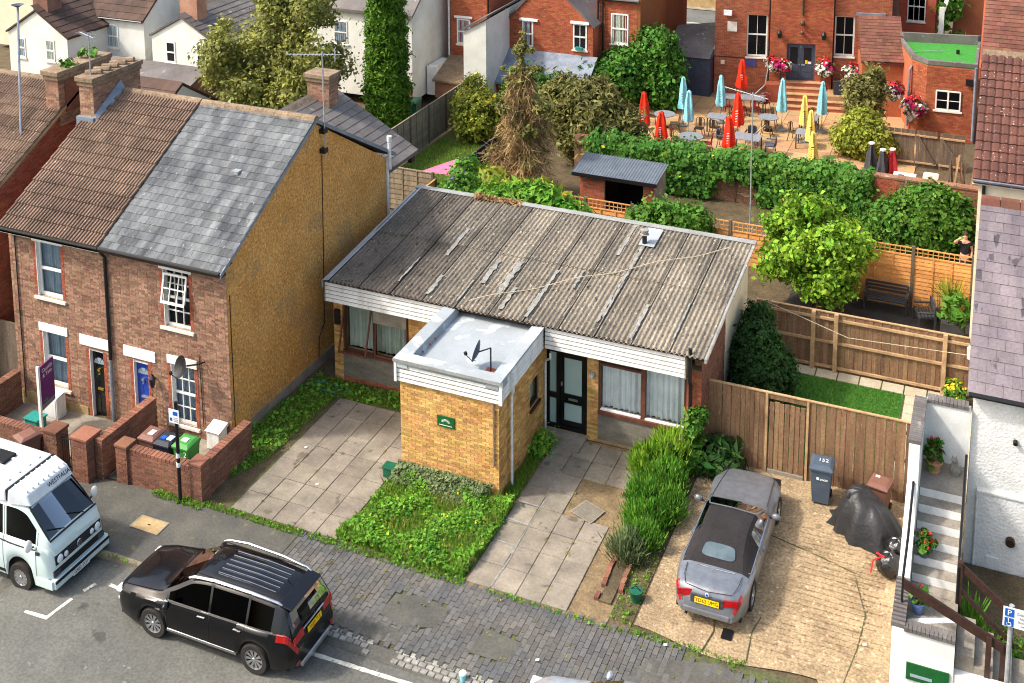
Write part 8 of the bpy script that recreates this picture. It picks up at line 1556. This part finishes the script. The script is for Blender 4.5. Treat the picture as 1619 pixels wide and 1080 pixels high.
for i,(x,y) in enumerate(((-16.3,24.2),(-15.2,23.0),(-1.9,22.9),(-8.0,19.9),(-5.7,21.3))): 
    m=MB(); m.add([(x,y,.045),(x+.07,y+.02,.05),(x+.06,y+.07,.06),(x-.01,y+.05,.05)],[(0,1,2,3)]); tag(m.build('litter','label_white'),['scrap of white litter on the left slab drive','small white litter scrap low on the left slab drive','white paper scrap on the ribbed concrete near the steps','white litter scrap on the brick pavement','white litter scrap where the pavement meets the concrete drive'][i],'litter')
# cables and washing line
m=MB(); m.tube([(-6.4,33.4,1.95),(-3.5,32.4,1.7),(-.2,31.6,2.3)],.008,4); tag(m.build('washing_line','rope'),'thin line strung across the strip lawn to the white house','line')
# ------------------------------------------------ person behind the fence
def person():
    x,y=-.72,41.2; t=thing('person','person in a black top behind the fence shading their eyes with one hand','person',(x,y,0))
    def skin(name,vs,es,rad,mt,root=0,lv=1):
        me=bpy.data.meshes.new(name); me.from_pydata([(a-0,b,c) for a,b,c in vs],es,[]); me.materials.append(MT[mt]); o=bpy.data.objects.new(name,me); COL.objects.link(o); o.parent=t
        m=o.modifiers.new('skin','SKIN'); sv=me.skin_vertices[0].data
        for i,r in enumerate(rad): sv[i].radius=(r,r) if not isinstance(r,tuple) else r
        sv[root].use_root=True; s=o.modifiers.new('sub','SUBSURF'); s.levels=lv; s.render_levels=lv; return o
    vs=[(0,0,.78),(0,0,.98),(0,-.01,1.2),(0,0,1.34),(0,-.01,1.42),(0,-.03,1.52),(0,-.03,1.62),(-.17,0,1.3),(-.36,-.1,1.28),(-.2,-.2,1.48),(-.12,-.2,1.54),(.17,0,1.3),(.23,.03,1.05),(.22,-.05,.82),(-.09,0,.72),(-.1,0,.4),(-.1,.02,.06),(.09,0,.72),(.1,0,.4),(.1,.02,.06),(-.1,-.1,.03),(.1,-.1,.03)]
    es=[(0,1),(1,2),(2,3),(3,4),(4,5),(5,6),(3,7),(7,8),(8,9),(9,10),(3,11),(11,12),(12,13),(0,14),(14,15),(15,16),(0,17),(17,18),(18,19),(16,20),(19,21)]
    rad=[(.15,.1),(.14,.1),(.16,.11),(.11,.08),.05,(.078,.09),(.07,.08),.065,.045,.035,.04,.065,.045,.04,.085,.06,.045,.085,.06,.045,.04,.04]
    skin('body',vs,es,rad,'skin')
    skin('top',[(0,0,.82),(0,0,1.0),(0,-.01,1.2),(0,0,1.32),(-.17,0,1.3),(-.28,-.06,1.28),(.17,0,1.3),(.2,.02,1.18)],[(0,1),(1,2),(2,3),(3,4),(4,5),(3,6),(6,7)],[(.17,.12),(.16,.12),(.18,.13),(.13,.1),.08,.07,.08,.07],'black_cloth')
    skin('trousers',[(0,0,.82),(-.09,0,.7),(-.1,0,.4),(-.1,.02,.1),(.09,0,.7),(.1,0,.4),(.1,.02,.1)],[(0,1),(1,2),(2,3),(0,4),(4,5),(5,6)],[(.165,.115),.1,.075,.065,.1,.075,.065],'jeans')
    m=MB(); m.ball((x,y+.01,1.6),.1,12,8,sq=(.95,1.05,.95)); m.v=[v for v in m.v]; h=m.build('hair','hair',t,smooth=60)
    m=MB(); m.ball((x,y-.125,1.545),.016,6,4); m.build('nose','skin',t); 
    for s in(-1,1): m=MB(); m.ball((x+s*.032,y-.105,1.575),.012,6,4); m.build('eye','ink_black',t)
    for k in range(5):
        a=-.12+.02*k-.72+.0; m=MB(); hx=x-.1+.012*k; m.tube([(hx,y-.2,1.55+.012*k),(hx+.04,y-.19,1.6-.004*k),(hx+.075+.005*(2-abs(k-2)),y-.17,1.6-.006*k)],[.012,.011,.008],5); m.build('finger','skin',t)
person()
